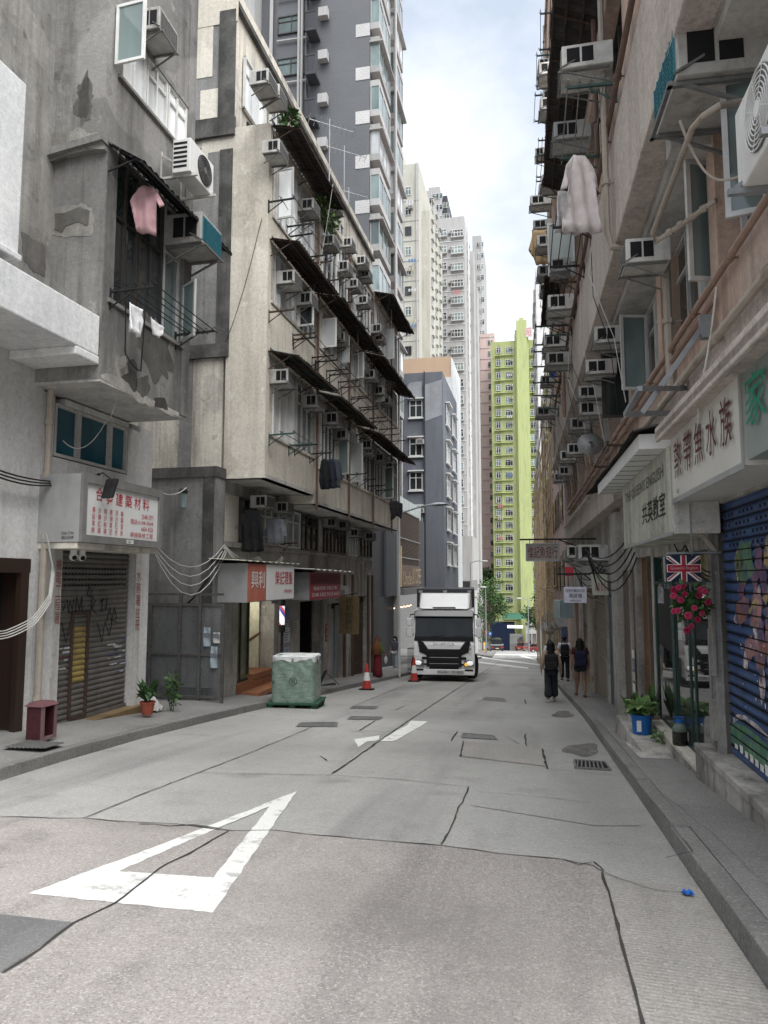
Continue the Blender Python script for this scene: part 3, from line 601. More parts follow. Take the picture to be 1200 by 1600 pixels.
w.text('2548 5771', (f, 10.52, 2.52), U, V, .36, .075, 1); w.text('電話:6108 0549', (f, 10.2, 2.42), U, V, .68, .08, 1); w.text('6604 4326', (f, 10.52, 2.32), U, V, .36, .075, 1)
w.text('承接裝修工程', (f, 10.2, 2.2), U, V, .68, .09, 1)
w.build('panel', [m_signw, m_red], sg)
w = MB(); w.box(-6.42, -6.415, 10.05, 10.24, 2.09, 2.15, 0); w.text('仁記招牌', (-6.413, 10.06, 2.1), U, V, .1, .04, 1); w.build('maker_label', [m_signw, m_black2], sg)
w = MB(); w.text('2566 7744', (-6.75, 8.926, 2.17), (1, 0, 0), V, .2, .04, 0); w.text('潘記招牌', (-6.75, 8.926, 2.10), (1, 0, 0), V, .2, .05, 0); w.build('stencil', m_black2, sg)
FX, FY, FZ = LF.onx(174, 764, -6.28)
fl = thing('floodlight', 'black floodlight tilted on top of the building materials sign', 'lamp', (-6.3, 9.6, 2.8), LF)
w = MB(); w.hexa([(FX-.10, FY-.11, FZ-.15), (FX+.10, FY-.17, FZ-.15), (FX+.12, FY-.11, FZ-.15), (FX-.08, FY-.05, FZ-.15), (FX-.09, FY-.01, FZ+.15), (FX+.11, FY-.07, FZ+.15), (FX+.13, FY, FZ+.15), (FX-.07, FY+.06, FZ+.15)]); w.build('housing', m_biron, fl, bevel=.01)
w = MB(); w.hexa([(FX-.06, FY-.06, FZ-.13), (FX+.10, FY-.10, FZ-.13), (FX+.10, FY-.09, FZ-.13), (FX-.06, FY-.05, FZ-.13), (FX-.05, FY+.055, FZ+.13), (FX+.11, FY+.015, FZ+.13), (FX+.11, FY+.025, FZ+.13), (FX-.05, FY+.065, FZ+.13)]); w.build('lens', m_shopg, fl)
w = MB(); w.tube([(FX, FY, FZ+.14), (FX-.15, FY, FZ+.25), (-6.6, FY, 3.06)], .014, 5); w.build('bracket', m_biron, fl)
for y, lb in ((9.42, 'white dome camera under the left end of the shop sign'), (9.62, 'white swivel camera beside the dome camera')):
    c = thing('security_camera', lb, 'camera', (-6.9, y, 1.95), LF, group='security cameras under the sign')
    MB().lathe([(.05, 0), (.05, -.06), (.03, -.07)], (-6.9, y, 1.97), 10).build('mount', m_white, c); MB().ball((-6.9, y, 1.87), .065).build('dome', m_white, c, smooth=True); MB().ball((-6.86, y-.03, 1.85), .036).build('lens', m_dark, c, smooth=True)
# red altar box
al = thing('street_shrine', 'small red tiled shrine box open in front on the left pavement', 'shrine', (-6.35, 8.2, gz(8.2)+.19), LF)
z0 = gz(8.35)+.175; ax0, ax1, ay0, ay1, ah = -6.60, -6.37, 8.20, 8.46, .43; m_fpink = plain('frame_pink', (.16, .10, .10), .7)
w = MB(); w.box(ax0, ax1, ay0, ay0+.03, z0, z0+ah); w.box(ax0, ax1, ay1-.03, ay1, z0, z0+ah); w.box(ax0, ax0+.03, ay0+.03, ay1-.03, z0, z0+ah); w.box(ax0+.03, ax1-.01, ay0+.03, ay1-.03, z0, z0+.03)
w.build('shell', tiles('maroon_tile', (.055, .011, .016), (.047, .011, .014), .13, .11, .008), al)
w = MB(); w.hexa([(ax0-.03, ay0-.03, z0+ah), (ax1+.03, ay0-.03, z0+ah), (ax1+.03, ay1+.03, z0+ah), (ax0-.03, ay1+.03, z0+ah), (ax0+.02, ay0+.02, z0+ah+.05), (ax1-.02, ay0+.02, z0+ah+.05), (ax1-.02, ay1-.02, z0+ah+.05), (ax0+.02, ay1-.02, z0+ah+.05)]); w.build('lid', plain('faded_pink', (.13, .06, .065), .8), al)
w = MB()
for y in (ay0-.01, ay1-.03): w.box(ax1-.01, ax1+.02, y, y+.04, z0, z0+ah)
w.box(ax1-.01, ax1+.02, ay0+.03, ay1-.03, z0, z0+.04); w.build('front_frame', m_fpink, al)
# ================================================================ lane with steel gates between the two tenements
lg = thing('lane_gate', 'rusty steel framed mesh gates closing the lane beside the shutter', 'gate', (-7.8, 14.2, gz(14.2)), LF)
Y = 14.2
def lx_(u): return LF.ony(u, 1000, Y).x
w = MB(); zb, zt = gz(Y)+.16, 1.0
for u in (222, 236, 282, 313, 349): w.box(lx_(u)-.03, lx_(u)+.03, Y-.06, Y, zb, zt+(.2 if u in (282, 313) else 0))
for z in (zb+.08, -.1, zt-.04, zt+.18): w.box(lx_(222), lx_(349), Y-.05, Y-.01, z, z+.05)
w.build('frame', plain('gate_steel', (.11, .105, .1), .7, .3, .2, 8, .5), lg)
w = MB()
for k in range(60):
    x = lx_(222)+(lx_(349)-lx_(222))*k/60; w.bar((x, Y-.03, zb+.1), (x+.5 if k < 44 else lx_(349), Y-.03, zb+.1+(1.9 if k < 44 else (lx_(349)-x)*3.8)), .004)
    w.bar((x, Y-.025, zb+.1), (max(x-.5, lx_(222)), Y-.025, zb+.1+min(1.9, (x-lx_(222))*3.8)), .004)
w.build('mesh', m_steel, lg)
w = MB()
for u0, u1 in ((238, 281), (284, 312), (315, 347)): w.box(lx_(u0), lx_(u1), Y, Y+.02, zb+.3, zt-.05)
w.build('panel', m_cement, lg)
for u, v0, v1, lb in ((323, 980, 1010, 'blue and white notice taped to the lane gate, upper one'), (334, 1010, 1044, 'blue notice taped low on the lane gate'), (338, 988, 1005, 'torn white paper on the lane gate')):
    a, b = LF.ony(u-5, v0, Y-.09), LF.ony(u+5, v1, Y-.09); w = MB(); c = (a+b)/2
    w.sheet(lambda s, t: (a.x+(b.x-a.x)*s, Y-.075-.015*math.sin(s*5+t*4), b.z+(a.z-b.z)*t), 6, 6, 0); w.box(a.x+.01, b.x-.01, Y-.1, Y-.097, c.z, c.z+.08, 1)
    w.build('notice', [plain('paper'+str(u), (.5, .5, .48) if u == 338 else (.33, .40, .44), .8), m_blue], fr=LF, label=lb, cat='notice', group='notices on the lane gate')

# bare patches and stains with ragged outlines on the two nearest walls
def blot(parent, name, axis, X, pix, m, th=.006, seed=0, rag=.12, fr=LF):
    P = [(fr.onx if axis == 'x' else fr.ony)(u, v, X) for u, v in pix]; c = sum(P, Vector())/len(P); Q = []; n = len(P)
    for i in range(n):
        for k in range(7):
            q = P[i].lerp(P[(i+1) % n], k/7); d = q-c; Q.append(c+d*(1+rag*2*mnoise.noise(q*3.7+Vector((seed, 0, 0)))+rag*mnoise.noise(q*13)))
    w = MB(); e = Vector((th, 0, 0)) if axis == 'x' else Vector((0, -th, 0)); w.prism(Q, e); return w.build(name, m, parent)
m_patchl = wall('bare_render', (.31, .30, .275), (.22, .21, .195), (.06, .055, .05), .5, seed=41., sc=2., bs=.6); m_patchd = wall('dark_stain', (.085, .08, .074), (.06, .057, .053), (.02, .02, .018), .5, seed=43., sc=2.)
m_patchm = wall('mid_stain', (.135, .128, .118), (.10, .095, .088), (.03, .03, .028), .5, seed=44., sc=2.); m_patchw = wall('pale_scab', (.42, .40, .37), (.33, .315, .29), (.09, .085, .08), .6, seed=45., sc=2.)
blot(h1, 'peeled_patch', 'y', 8.73, [(80, 328), (112, 322), (128, 316), (146, 326), (144, 346), (140, 366), (108, 372), (78, 370)], m_patchl, .005, 1); blot(h1, 'bare_core', 'y', 8.722, [(86, 334), (108, 329), (126, 324), (140, 330), (134, 352), (122, 346), (104, 352), (98, 362), (84, 360)], m_patchm, .005, 2)
blot(h1, 'dark_stain', 'y', 8.62, [(116, 128), (136, 118), (146, 150), (142, 188), (128, 196), (118, 170)], m_patchm, .004, 3, .3); blot(h1, 'dark_stain', 'y', 8.62, [(122, 150), (136, 130), (142, 160), (134, 185), (124, 178)], m_patchd, .006, 5, .35)
blot(h1, 'pale_repair', 'y', 8.62, [(84, 212), (120, 200), (158, 206), (158, 232), (120, 240), (86, 246)], m_patchl, .004, 6, .25); blot(h0, 'dark_patch', 'x', -6.98, [(34, 365), (50, 372), (70, 384), (70, 432), (52, 424), (36, 408)], m_patchm, .006, 7, .1)
for i, pl_ in enumerate([[(186, 572), (206, 566), (216, 584), (208, 606), (192, 592)], [(212, 590), (232, 586), (236, 610), (224, 620), (212, 604)], [(238, 618), (256, 622), (262, 640), (244, 634)], [(182, 560), (196, 558), (198, 580), (184, 588)]]): blot(h1, 'peeled_patch', 'x', XB, pl_, [m_patchd, m_patchm, m_patchd, m_patchw][i], .005, 10+i, .3)
blot(h1, 'pale_scab', 'x', XB, [(172, 575), (214, 610), (250, 632), (270, 646), (240, 640), (200, 618), (170, 596)], m_patchw, .004, 15, .3); blot(h1, 'dark_stain', 'x', XB, [(215, 480), (262, 520), (268, 600), (240, 590), (216, 540)], m_patchm, .003, 16, .25)
# ================================================================ left side, third and fourth: cream tenements with awnings
def tenement(name, label, y0, y1, XF, zs, near_end, mats, awns, seedwin):
    """zs: list of (spandrel bottom, spandrel top, window top) per floor; XF front plane of the bay"""
    h = thing(name, label, 'building', (X0, (y0+y1)/2, gz((y0+y1)/2)), LF)
    random.seed(seedwin); mw, ms = mats
    w = MB(); w.box(-15, X0-.02, y0, y1, 2.3, 15.9, 0); w.box(-15, -9.6, y0, y1, -4, 2.3, 0)
    w.box(-15.1, X0+.10, y0-.02, y1, 15.6, 15.75, 1); w.box(-15.0, X0+.02, y0-.01, y1, 15.75, 16.15, 0)
    w.build('wall', [mw, m_black], h)
    w = MB(); zl = zs[0][0]
    w.box(X0-.2, XF+.03, y0+.02, y1, zl, zl+.09, 1)
    for i, (a, b, c) in enumerate(zs):
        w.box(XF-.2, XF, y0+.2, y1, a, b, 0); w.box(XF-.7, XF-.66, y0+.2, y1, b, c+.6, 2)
        y = y0+.3; k = 0
        while y < y1-.4:
            w.box(XF-.2, XF-.02, y, y+.16, b, c, 0 if k % 3 else 3); y += 1.62; k += 1
        w.box(XF-.22, XF-.006, y0+.2, y1, c, c+.14, 3); w.box(XF-.02, XF+.04, y0+.2, y1, b-.05, b+.012, 3)
    top = zs[-1][2]+.14
    w.box(X0-.1, XF+.06, y0+.2, y1, top, top+.12, 3)
    w.build('bay', [ms, m_soffit, m_dark, m_cream2], h)
    if near_end:
        w = MB(); w.box(X0+.05, XF, y0-.02, y0+.2, zl, 12.28, 0); w.build('bay_end_wall', m_cream, h)
    else:
        w = MB(); w.box(X0+.05, XF, y0, y0+.2, zl, top, 0); w.build('bay_end_wall', m_cream2, h)
    for (a, b, c) in zs:
        y = y0+.46
        while y < y1-.5:
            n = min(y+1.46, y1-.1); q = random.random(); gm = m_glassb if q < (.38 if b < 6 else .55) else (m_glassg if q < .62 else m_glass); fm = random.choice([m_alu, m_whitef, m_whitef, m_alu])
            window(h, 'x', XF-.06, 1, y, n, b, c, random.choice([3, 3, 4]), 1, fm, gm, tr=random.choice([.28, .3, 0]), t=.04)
            if random.random() < .3: casement(h, (XF+.01, y+.05, b+.05), (.7, -.35+random.random()*.3), .42, (c-b)*.68, fm, gm)
            y += 1.62
    for (ya, yb, X1, za, zb_, m) in awns: awning(h, XF+.01, za, X1, zb_, ya, yb, m)
    return h
ZA = [(3.81, 4.86, 6.62), (6.90, 8.02, 9.35), (9.62, 10.10, 11.95)]
h2 = tenement('cream_tenement', 'cream plastered tenement with broad blank end pillar and patched grey side wall', 14.9, 18.36, XB, ZA, True, (m_cream2, m_cream),
    [(14.95, 18.3, -5.34, 6.80, 6.62, m_awng), (14.95, 18.3, -5.36, 9.50, 9.34, m_awn), (14.95, 18.8, -5.36, 12.30, 12.12, m_awn)], 3)
ZB = [(3.58, 4.62, 6.45), (6.80, 8.05, 9.30), (9.62, 10.2, 12.0)]
h3 = tenement('long_tenement', 'long stained tenement with rows of black awnings beyond the cream end pillar', 18.38, 29.6, XB+.06, ZB, False, (m_cream2, m_cream),
    [(18.4, 22.6, -5.28, 6.72, 6.52, m_awng), (22.8, 29.5, -5.22, 6.66, 6.40, m_awn), (18.4, 23.5, -5.3, 9.52, 9.34, m_awn), (23.6, 29.5, -5.25, 9.5, 9.28, m_awn), (25., 29.4, -5.25, 12.3, 12.1, m_awn)], 5)
# end wall of the cream tenement: cement panels, bands and plaster patches
w = MB(); Y = 14.9
def LY(u, v): q = LF.ony(u, v, Y); return q.x, q.z
def rect(u0, v0, u1, v1, dp, m): a, b = LY(u0, v0), LY(u1, v1); w.box(a[0], b[0], Y-dp, Y+.01, b[1], a[1], m)
rect(283, 236, 345, 545, .012, 0); rect(345, 236, 358, 556, .05, 1); rect(280, 543, 358, 558, .09, 1); rect(326, 240, 340, 543, .03, 0)
rect(284, 560, 298, 735, .03, 0)
rect(298, 36, 332, 120, .02, 2); rect(314, 143, 345, 196, .024, 2); rect(345, 20, 366, 200, .05, 1); rect(296, 194, 368, 212, .1, 1); rect(296, 36, 345, 194, .008, 0); rect(316, 212, 416, 238, .016, 2); rect(296, -40, 372, 34, .03, 2)
w.build('cement_panels', [m_cement, m_black, m_cream], h2)
w = MB(); w.box(-10.2, -7.05, 14.45, 14.9, -1.6, 3.92, 0); w.box(-10.25, -7.02, 14.40, 14.9, 3.80, 4.03, 1); w.box(-7.35, -7.1, 14.41, 14.45, -1.5, 3.8, 1); w.box(-8.55, -8.05, 14.42, 14.45, -1.3, 2.7, 2)
o = w.build('lane_wall', [m_cement, m_black, m_cement], h2)
# ground floor piers, fascia and mezzanine of the two tenements
def ground_floor(h, y0, y1, opens, ztop, mezz, mat):
    w = MB(); y = y0
    for a, b in opens:
        if a > y: w.box(X0-.4, X0, y, a, gz(y1)-.6, 2.4)
        w.box(X0-.4, X0-.004, a, b, ztop, 2.4); y = b
    if y < y1: w.box(X0-.4, X0, y, y1, gz(y1)-.6, 2.4)
    w.box(-9.6, X0-.4, y0, y0+.15, -4, 2.4); w.box(-9.6, X0-.4, y1-.1, y1, -4, 2.4)
    w.box(X0-.3, X0, y0, y1, 3.52, 3.84); w.box(X0-.05, X0+.06, y0, y1, 2.28, 2.40)
    w.build('ground_floor_wall', mat, h)
    for a, b, g_, c in mezz: window(h, 'x', X0-.005, 1, a, b, 2.42, 3.5, c, 1, m_darkf if g_ is m_glass else m_alu, g_, tr=.3)
ground_floor(h2, 14.9, 18.37, [(15.95, 18.3)], 1.05, [(15.9, 17.0, m_glass, 2), (17.0, 18.35, m_glassg, 3)], m_rgrey)
ground_floor(h3, 18.37, 29.6, [(20.4, 22.6), (23.6, 25.0), (26.3, 28.6)], .85, [(18.4, 20.2, m_glassg, 3), (20.3, 21.9, m_glass, 3), (22.6, 25.2, m_glass, 6), (25.4, 27.0, m_glassg, 4), (27.1, 29.3, m_glass, 4)], m_rgrey)
w = MB(); w.box(-8.0, -7.95, 15.05, 18.3, -2, 2.3); w.box(-8.0, X0-.4, 18.2, 18.3, -2, 2.3); w.box(-9.5, X0, 15.9, 18.3, gz(16)+.1, gz(16)+.42, 1)
w.box(-9.5, X0+.02, 16.9, 18.28, gz(16)+.42, gz(16)+.55, 1); w.box(-7.2, -6.7, 16.2, 18.3, gz(17)+.2, gz(17)+.30, 1)
w.build('shop_interior', [plain('pale_interior', (.66, .64, .50), .7), plain('terracotta_step', (.26, .115, .06), .5)], h2)
w = MB(); w.tube([(-7.6, 16.2, .96), (-7.6, 18.0, .96)], .03, 8); w.build('ceiling_tube', emit('shop_tube', (1, .97, .88), 5.), h2)
window(h2, 'x', X0-.2, 1, 15.97, 16.95, gz(16)+.42, 1.05, 2, 1, m_darkf, plain('green_glass_door', (.20, .23, .13), .08, Specular_IOR_Level=.8), name='glass_door')
w = MB(); w.tube([(X0-.35, 18.19, .1), (X0-.8, 18.17, -.2)], .03, 6); w.build('handrail', m_wood, h2)
w = MB()
for i in range(9):
    for j in range(5):
        y = 20.5+i*.23; z = -1.2+j*.4; w.box(-8.3, -8.1, y, y+random.uniform(.08, .2), z, z+random.uniform(.1, .34), random.randrange(5))
w.box(-8.6, -8.3, 20.4, 22.6, -2, .9, 4); w.box(-9.6, -9.5, 22.6, 29.5, -3.5, 1.5, 4); w.box(-9.5, -7.5, 22.6, 22.7, -3, 1, 4)
w.build('shop_stock', [plain('stock_red', (.2, .05, .04)), plain('stock_white', (.4, .4, .36)), plain('stock_yellow', (.3, .22, .08)), plain('stock_blue', (.06, .1, .16)), m_dark], h3)
w = MB(); slats(w, X0-.16, 1, 26.35, 28.55, gz(28.5), .8, .1); w.build('roller_shutter', plain('brown_shutter', (.085, .06, .045), .7, .2, .2, 6, .4), h3)
w = MB(); w.box(X0-.2, X0-.15, 23.6, 25., gz(25), .84, 0); w.box(X0-.14, X0-.1, 23.7, 24.25, gz(24.), .5, 1); w.box(X0-.15, X0-.11, 24.45, 24.9, gz(24.)-.1, .6, 1); w.build('metal_door', [m_dark, plain('grey_door', (.25, .26, .27), .5, .2)], h3)
mbp = plain('brown_pier', (.10, .06, .045), .6, dirt=.4)
for y in (25.1, 26.2, 28.65, 29.4): MB().box(X0, X0+.07, y, y+.18, gz(y), 1.7).build('brown_pier', mbp, h3)
w = MB(); w.box(X0, X0+.02, 22.95, 23.15, -.55, .05, 0); w.vtext('出入平安', (X0+.022, 22.97, .03), U, V, .15, .55, 1); w.build('couplet', [m_signr, m_gold], fr=LF, label='narrow red couplet strip between the two doors past the red sign', cat='couplet')
for y, z, lb, c in ((19.0, .35, 'blue printed poster high beside the barber pole', (.22, .27, .36)), (19.0, -.25, 'white poster in the middle below the blue one', (.45, .46, .48)), (19.02, -.8, 'pale blue poster lowest beside the barber pole', (.33, .38, .45)), (19.75, -.1, 'cream notice on the pier right of the posters', (.42, .40, .33))):
    w = MB(); w.sheet(lambda s, t: (X0+.012+.008*math.sin(s*7+t*3), y+.5*s, z+.42*t), 5, 5, 0)
    for k in range(5): w.box(X0+.022, X0+.026, y+.06, y+.06+random.uniform(.15, .38), z+.06+k*.07, z+.085+k*.07, 1)
    w.build('poster', [plain('poster_paper', c, .7), m_blue], fr=LF, label=lb, cat='poster', group='posters beside the barber pole')
bp = thing('barber_pole', 'lit barber pole with blue and white stripes outside the hairdresser', 'barber pole', (-6.85, 18.1, .2), LF)
w = MB(); w.lathe([(.09, 0), (.09, .16), (.075, .18)], (-6.85, 18.1, .82), 12); w.lathe([(.075, 0), (.09, .03), (.09, .2)], (-6.85, 18.1, .12), 12); w.box(-7.15, -6.85, 18.08, 18.12, .88, .96); w.tube([(-6.85, 18.1, .12), (-6.85, 18.1, gz(18.1)+.2)], .04, 6); w.build('casing', m_biron, bp)
def stripes():
    b = NB('barber_stripes'); s = b.n('ShaderNodeSeparateXYZ', {0: b.n('ShaderNodeTexCoord').outputs['Object']})
    an = b.math('ARCTAN2', s.outputs[1], s.outputs[0]); f = b.math('FRACT', b.math('ADD', b.math('MULTIPLY', an, .1592), b.math('MULTIPLY', s.outputs[2], 2.0)), 0)
    r = b.n('ShaderNodeValToRGB', {0: f}); cr = r.color_ramp; cr.interpolation = 'CONSTANT'; cr.elements[0].color = (.75, .76, .78, 1); cr.elements[1].position = .62; cr.elements[1].color = (.04, .06, .3, 1); e = cr.elements.new(.82); e.color = (.5, .06, .06, 1)
    b.t.links.new(r.outputs[0], b.b.inputs['Emission Color']); return b.out(r.outputs[0], .3, None, Emission_Strength=.22)
MB().lathe([(.068, 0), (.068, .5)], (-6.85, 18.1, .32), 14).build('striped_cylinder', stripes(), bp, smooth=False)
# shop signs of the tenements
s2 = thing('shop_sign', 'orange and white hairdresser sign with red characters', 'sign', (X0, 16, 1.0), LF)
f = -6.35
w = MB(); w.box(X0, f, 14.62, 17.55, 1.02, 1.88); w.build('box', m_signs, s2)
w = MB(); w.box(f, f+.02, 14.62, 15.66, 1.04, 1.87, 0); w.text('興利', (f+.023, 14.78, 1.33), U, V, .78, .38, 1, bold=.004); w.build('orange_panel', [m_signo, m_signw], s2)
w = MB(); w.box(f, f+.02, 15.67, 17.55, 1.04, 1.87, 0); w.text('榮記理髮', (f+.023, 16.22, 1.4), U, V, 1.22, .33, 1, bold=.004); w.text('二樓B座電話', (f+.023, 16.75, 1.19), U, V, .65, .09, 1); w.build('white_panel', [m_signw, m_red], s2)
w = MB(); w.sheet(lambda a, b: (X0+(f+.08-X0)*b, 14.3+3.7*a, 1.93+.05*(1-b)+.012*math.sin(a*60)), 40, 2); w.build('rain_cover', m_signd, s2)
s3 = thing('shop_sign', 'dark red sign box with small white lettering', 'sign', (X0, 20, 1.0), LF)
w = MB(); w.box(X0, f+.0, 18.85, 21.9, .95, 1.72); w.build('box', plain('grey_sign_side', (.17, .175, .18), .6, .2), s3)
w = MB(); w.box(f, f+.02, 18.85, 21.9, .96, 1.72, 0); w.box(f+.02, f+.023, 18.9, 21.85, 1.38, 1.70, 2); w.text('豐記冷氣水電', (f+.027, 19.1, 1.42), U, V, 2.5, .22, 2); w.text('電器修理 冷氣工程', (f+.024, 19.15, 1.22), U, V, 2.3, .1, 1); w.text('2548 3322 9123 6655', (f+.024, 19.0, 1.04), U, V, 2.75, .1, 1)
w.build('panel', [m_signr, m_signw, plain('dark_red_band', (.14, .03, .045), .6)], s3)
w = MB(); w.sheet(lambda a, b: (X0+(f+.25-X0)*b, 18.5+4.3*a, 1.80+.05*(1-b)+.02*math.sin(a*50)-.03*a), 40, 2); w.build('rain_cover', m_signw, s3)
s4 = thing('hanging_sign', 'narrow yellowed vertical sign board jutting out past the red sign', 'sign', (-6.6, 24.4, -.2), LF)
w = MB(); w.box(-6.95, -6.25, 23.9, 23.98, -.35, .95, 0); w.vtext('祥和堂跌打', (-6.72, 23.895, .9), (1, 0, 0), V, .26, 1.2, 1); w.build('board', [plain('yellowed_board', (.12, .085, .04), .7, dirt=.5), m_black2], s4)
w = MB(); w.bar((X0, 23.94, .9), (-6.3, 23.94, 1.05), .03); w.build('bracket', m_biron, s4)
s5 = thing('shop_sign', 'small grey white sign over the metal doors beyond the red sign', 'sign', (X0, 24, .9), LF)
w = MB(); w.box(X0, X0+.2, 22.7, 25.1, .72, 1.3, 0); w.text('二樓診所', (X0+.203, 23.2, .95), U, V, 1.4, .22, 1); w.text('2540 1188', (X0+.203, 23.4, .79), U, V, 1., .09, 1); w.build('board', [m_signs, m_black2], s5)
# top floor windows behind the bay roofs, railings, roof aerials, plants
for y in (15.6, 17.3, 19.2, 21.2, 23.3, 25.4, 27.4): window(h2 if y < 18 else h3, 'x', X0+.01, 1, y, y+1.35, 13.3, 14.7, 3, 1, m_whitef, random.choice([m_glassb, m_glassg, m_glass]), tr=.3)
def aerial(u, v, Yl, h, lb):
    p = LF.ony(u, v, Yl); a = thing('roof_aerial', lb, 'aerial', (p.x, p.y, p.z-h), LF, group='television aerials on the roof'); w = MB(); w.tube([(p.x, p.y, p.z-h), (p.x, p.y, p.z+.2)], .02, 5); w.build('mast', m_steel, a)
    w = MB(); w.bar((p.x-.6, p.y-.3, p.z+.1), (p.x+.7, p.y+.4, p.z-.1), .02)
    for k in range(9): c = Vector((p.x-.6, p.y-.3, p.z+.1)).lerp(Vector((p.x+.7, p.y+.4, p.z-.1)), k/8); w.bar(c+Vector((.12, -.22, .02)), c-Vector((.12, -.22, .02)), .012)
    w.build('elements', m_steel, a)
aerial(515, 195, 21, 2.2, 'taller aerial mast on the roof edge of the long tenement'); aerial(538, 236, 23.5, 1.6, 'lower fishbone aerial on the roof edge'); aerial(545, 300, 26, .5, 'small aerial farthest along the parapet')
def leafy(mb, c, r, n, ls=.12, up=.3):
    c = Vector(c)
    for _ in range(n):
        d = Vector((random.gauss(0, 1), random.gauss(0, 1), random.gauss(up, .8))).normalized(); p = c+Vector((d.x*r[0], d.y*r[1], d.z*r[2]))*random.uniform(.25, 1)
        t = (d+Vector((random.gauss(0, .6), random.gauss(0, .6), random.gauss(-.2, .5)))).normalized()*ls*random.uniform(.6, 1.3); s = t.cross(Vector((random.gauss(0, 1), random.gauss(0, 1), 1))).normalized()*ls*.3
        mb.add([p, p+t*.5+s, p+t, p+t*.5-s], [(0, 1, 2, 3)], random.randrange(2) if random.random() < .8 else 0)
for i, (u, v, X, r, lb) in enumerate([(452, 186, -5.9, .3, 'fern growing from the roof ledge above the topmost air conditioner'), (504, 325, -5.9, .42, 'bright green shrub hanging by the third row of windows'), (515, 350, -5.9, .3, 'trailing creeper below the green shrub')]):
    p = LF.onx(u, v, X); t = thing('ledge_plant', lb, 'plant', tuple(p), LF); w = MB(); leafy(w, p, (r*.7, r, r), 130, .17); w.build('leaves', [m_leaf, m_leafv if i else m_leaf], t); w = MB(); w.tube([p-Vector((.25, 0, .1)), p], .012, 5); w.build('stem', m_bark, t)
# pipes and cables on the tenements
for y in (18.32, 21.6, 24.9, 28.1): MB().tube([(XB+.12, y, 3.4), (XB+.12, y, 12.2)], .036, 6).build('drainpipe', m_pipeb, h3)
w = MB(); w.tube([(XB+.14, 29.5, gz(29)), (XB+.14, 29.5, 12.)], .05, 6); w.build('drainpipe', m_white, h3)
def cable(pts, sag, r, m, name='cable', lb=None, grp=None, n=1, sp=.03, fr=LF):
    w = MB()
    for k in range(n):
        Q = []
        for a, b in zip(pts, pts[1:]):
            a, b = Vector(a), Vector(b)
            for i in range(9): t = i/8; Q.append(a.lerp(b, t)+Vector((k*sp*.4, 0, -sag*(1+k*.25)*4*t*(1-t)-k*sp)))
        w.tube(Q, r, 4)
    return w.build(name, m, fr=fr, label=lb, cat='cable', group=grp)
cable([(-7.0, 11.6, 2.35), (-7.0, 14.8, 2.3)], .55, .008, m_cable, lb='bundle of white cables sagging across the lane opening', n=4, sp=.05)
cable([(-7.0, 14.8, 2.3), (-7.0, 16.8, 2.1), (-6.9, 18.2, 2.15)], .18, .012, m_cable, lb='white cables looping above the orange sign', n=3)
cable([(-6.98, 8.9, 2.2), (-6.97, 9.05, 1.7), (-6.93, 8.95, 1.3), (-6.9, 8.6, 1.0), (-6.9, 8.1, .86), (-6.9, 7.5, .88), (-6.9, 7.0, .98)], .01, .008, m_cable, lb='white cables looping down beside the drainpipe at left', n=4, sp=.03)
cable([(-6.98, 7.2, 3.1), (-6.98, 8.95, 2.95), (-6.5, 9.4, 3.12)], .08, .014, m_cableb, lb='black cable along the white wall at the top of the sign', n=3)
cable([(XB+.06, 9.2, 6.5), (XB+.06, 9.25, 4.9), (XB+.05, 9.7, 4.75), (XB+.05, 9.8, 6.3)], .05, .01, m_cableb, lb='thin black wire looping over the stained bay wall')
cable([(XB+.05, 9.3, 4.9), (-6.7, 9.8, 4.0), (-7.0, 9.2, 3.6)], .25, .006, m_cable, lb='thin wire dropping from the bay to the blue windows')
cable([(-6.98, 14.7, 2.2), (-7.2, 14.35, 1.5), (-7.8, 14.3, .9)], .1, .025, m_cableb, lb='thick black cable hanging down to the lane gate')
cable([(-7.3, 14.84, 6.6), (-6.3, 14.84, 9.7), (-6.08, 15.1, 12.2)], .35, .008, m_cableb, lb='thin wire crossing the cream end pillar')
wl = thing('wall_lantern', 'small glass wall lamp on the grey lane wall', 'lamp', (-7.75, 14.3, 3.4), LF)
w = MB(); w.tube([(-7.75, 14.45, 3.5), (-7.75, 14.25, 3.5)], .02, 5); w.lathe([(.07, 0), (.1, -.05), (.1, -.1)], (-7.75, 14.25, 3.52), 10); w.build('bracket', m_biron, wl); MB().lathe([(.085, 0), (.085, -.32), (.06, -.34)], (-7.75, 14.25, 3.42), 10).build('lens', m_glassg, wl)
cable([(-6.5, 11.1, 3.05), (-7.7, 14.3, 3.55)], .1, .012, m_cable, lb='wire from the building sign to the wall lamp')

random.seed(77)
for k in range(9):
    y = random.uniform(15.2, 29); z = random.choice([12.2, 12.0, 9.4]); l_ = random.uniform(1.5, 4.5); w = MB(); w.tube([(XB+.75+random.uniform(-.3, .05), y, z), (XB+.5, y+.05, z-l_*.5), (XB+.25, y+random.uniform(-.2, .3), z-l_)], .007, 4)
    w.build('hanging_wire', m_cableb if k % 3 else m_cable, h3 if y > 18.4 else h2)
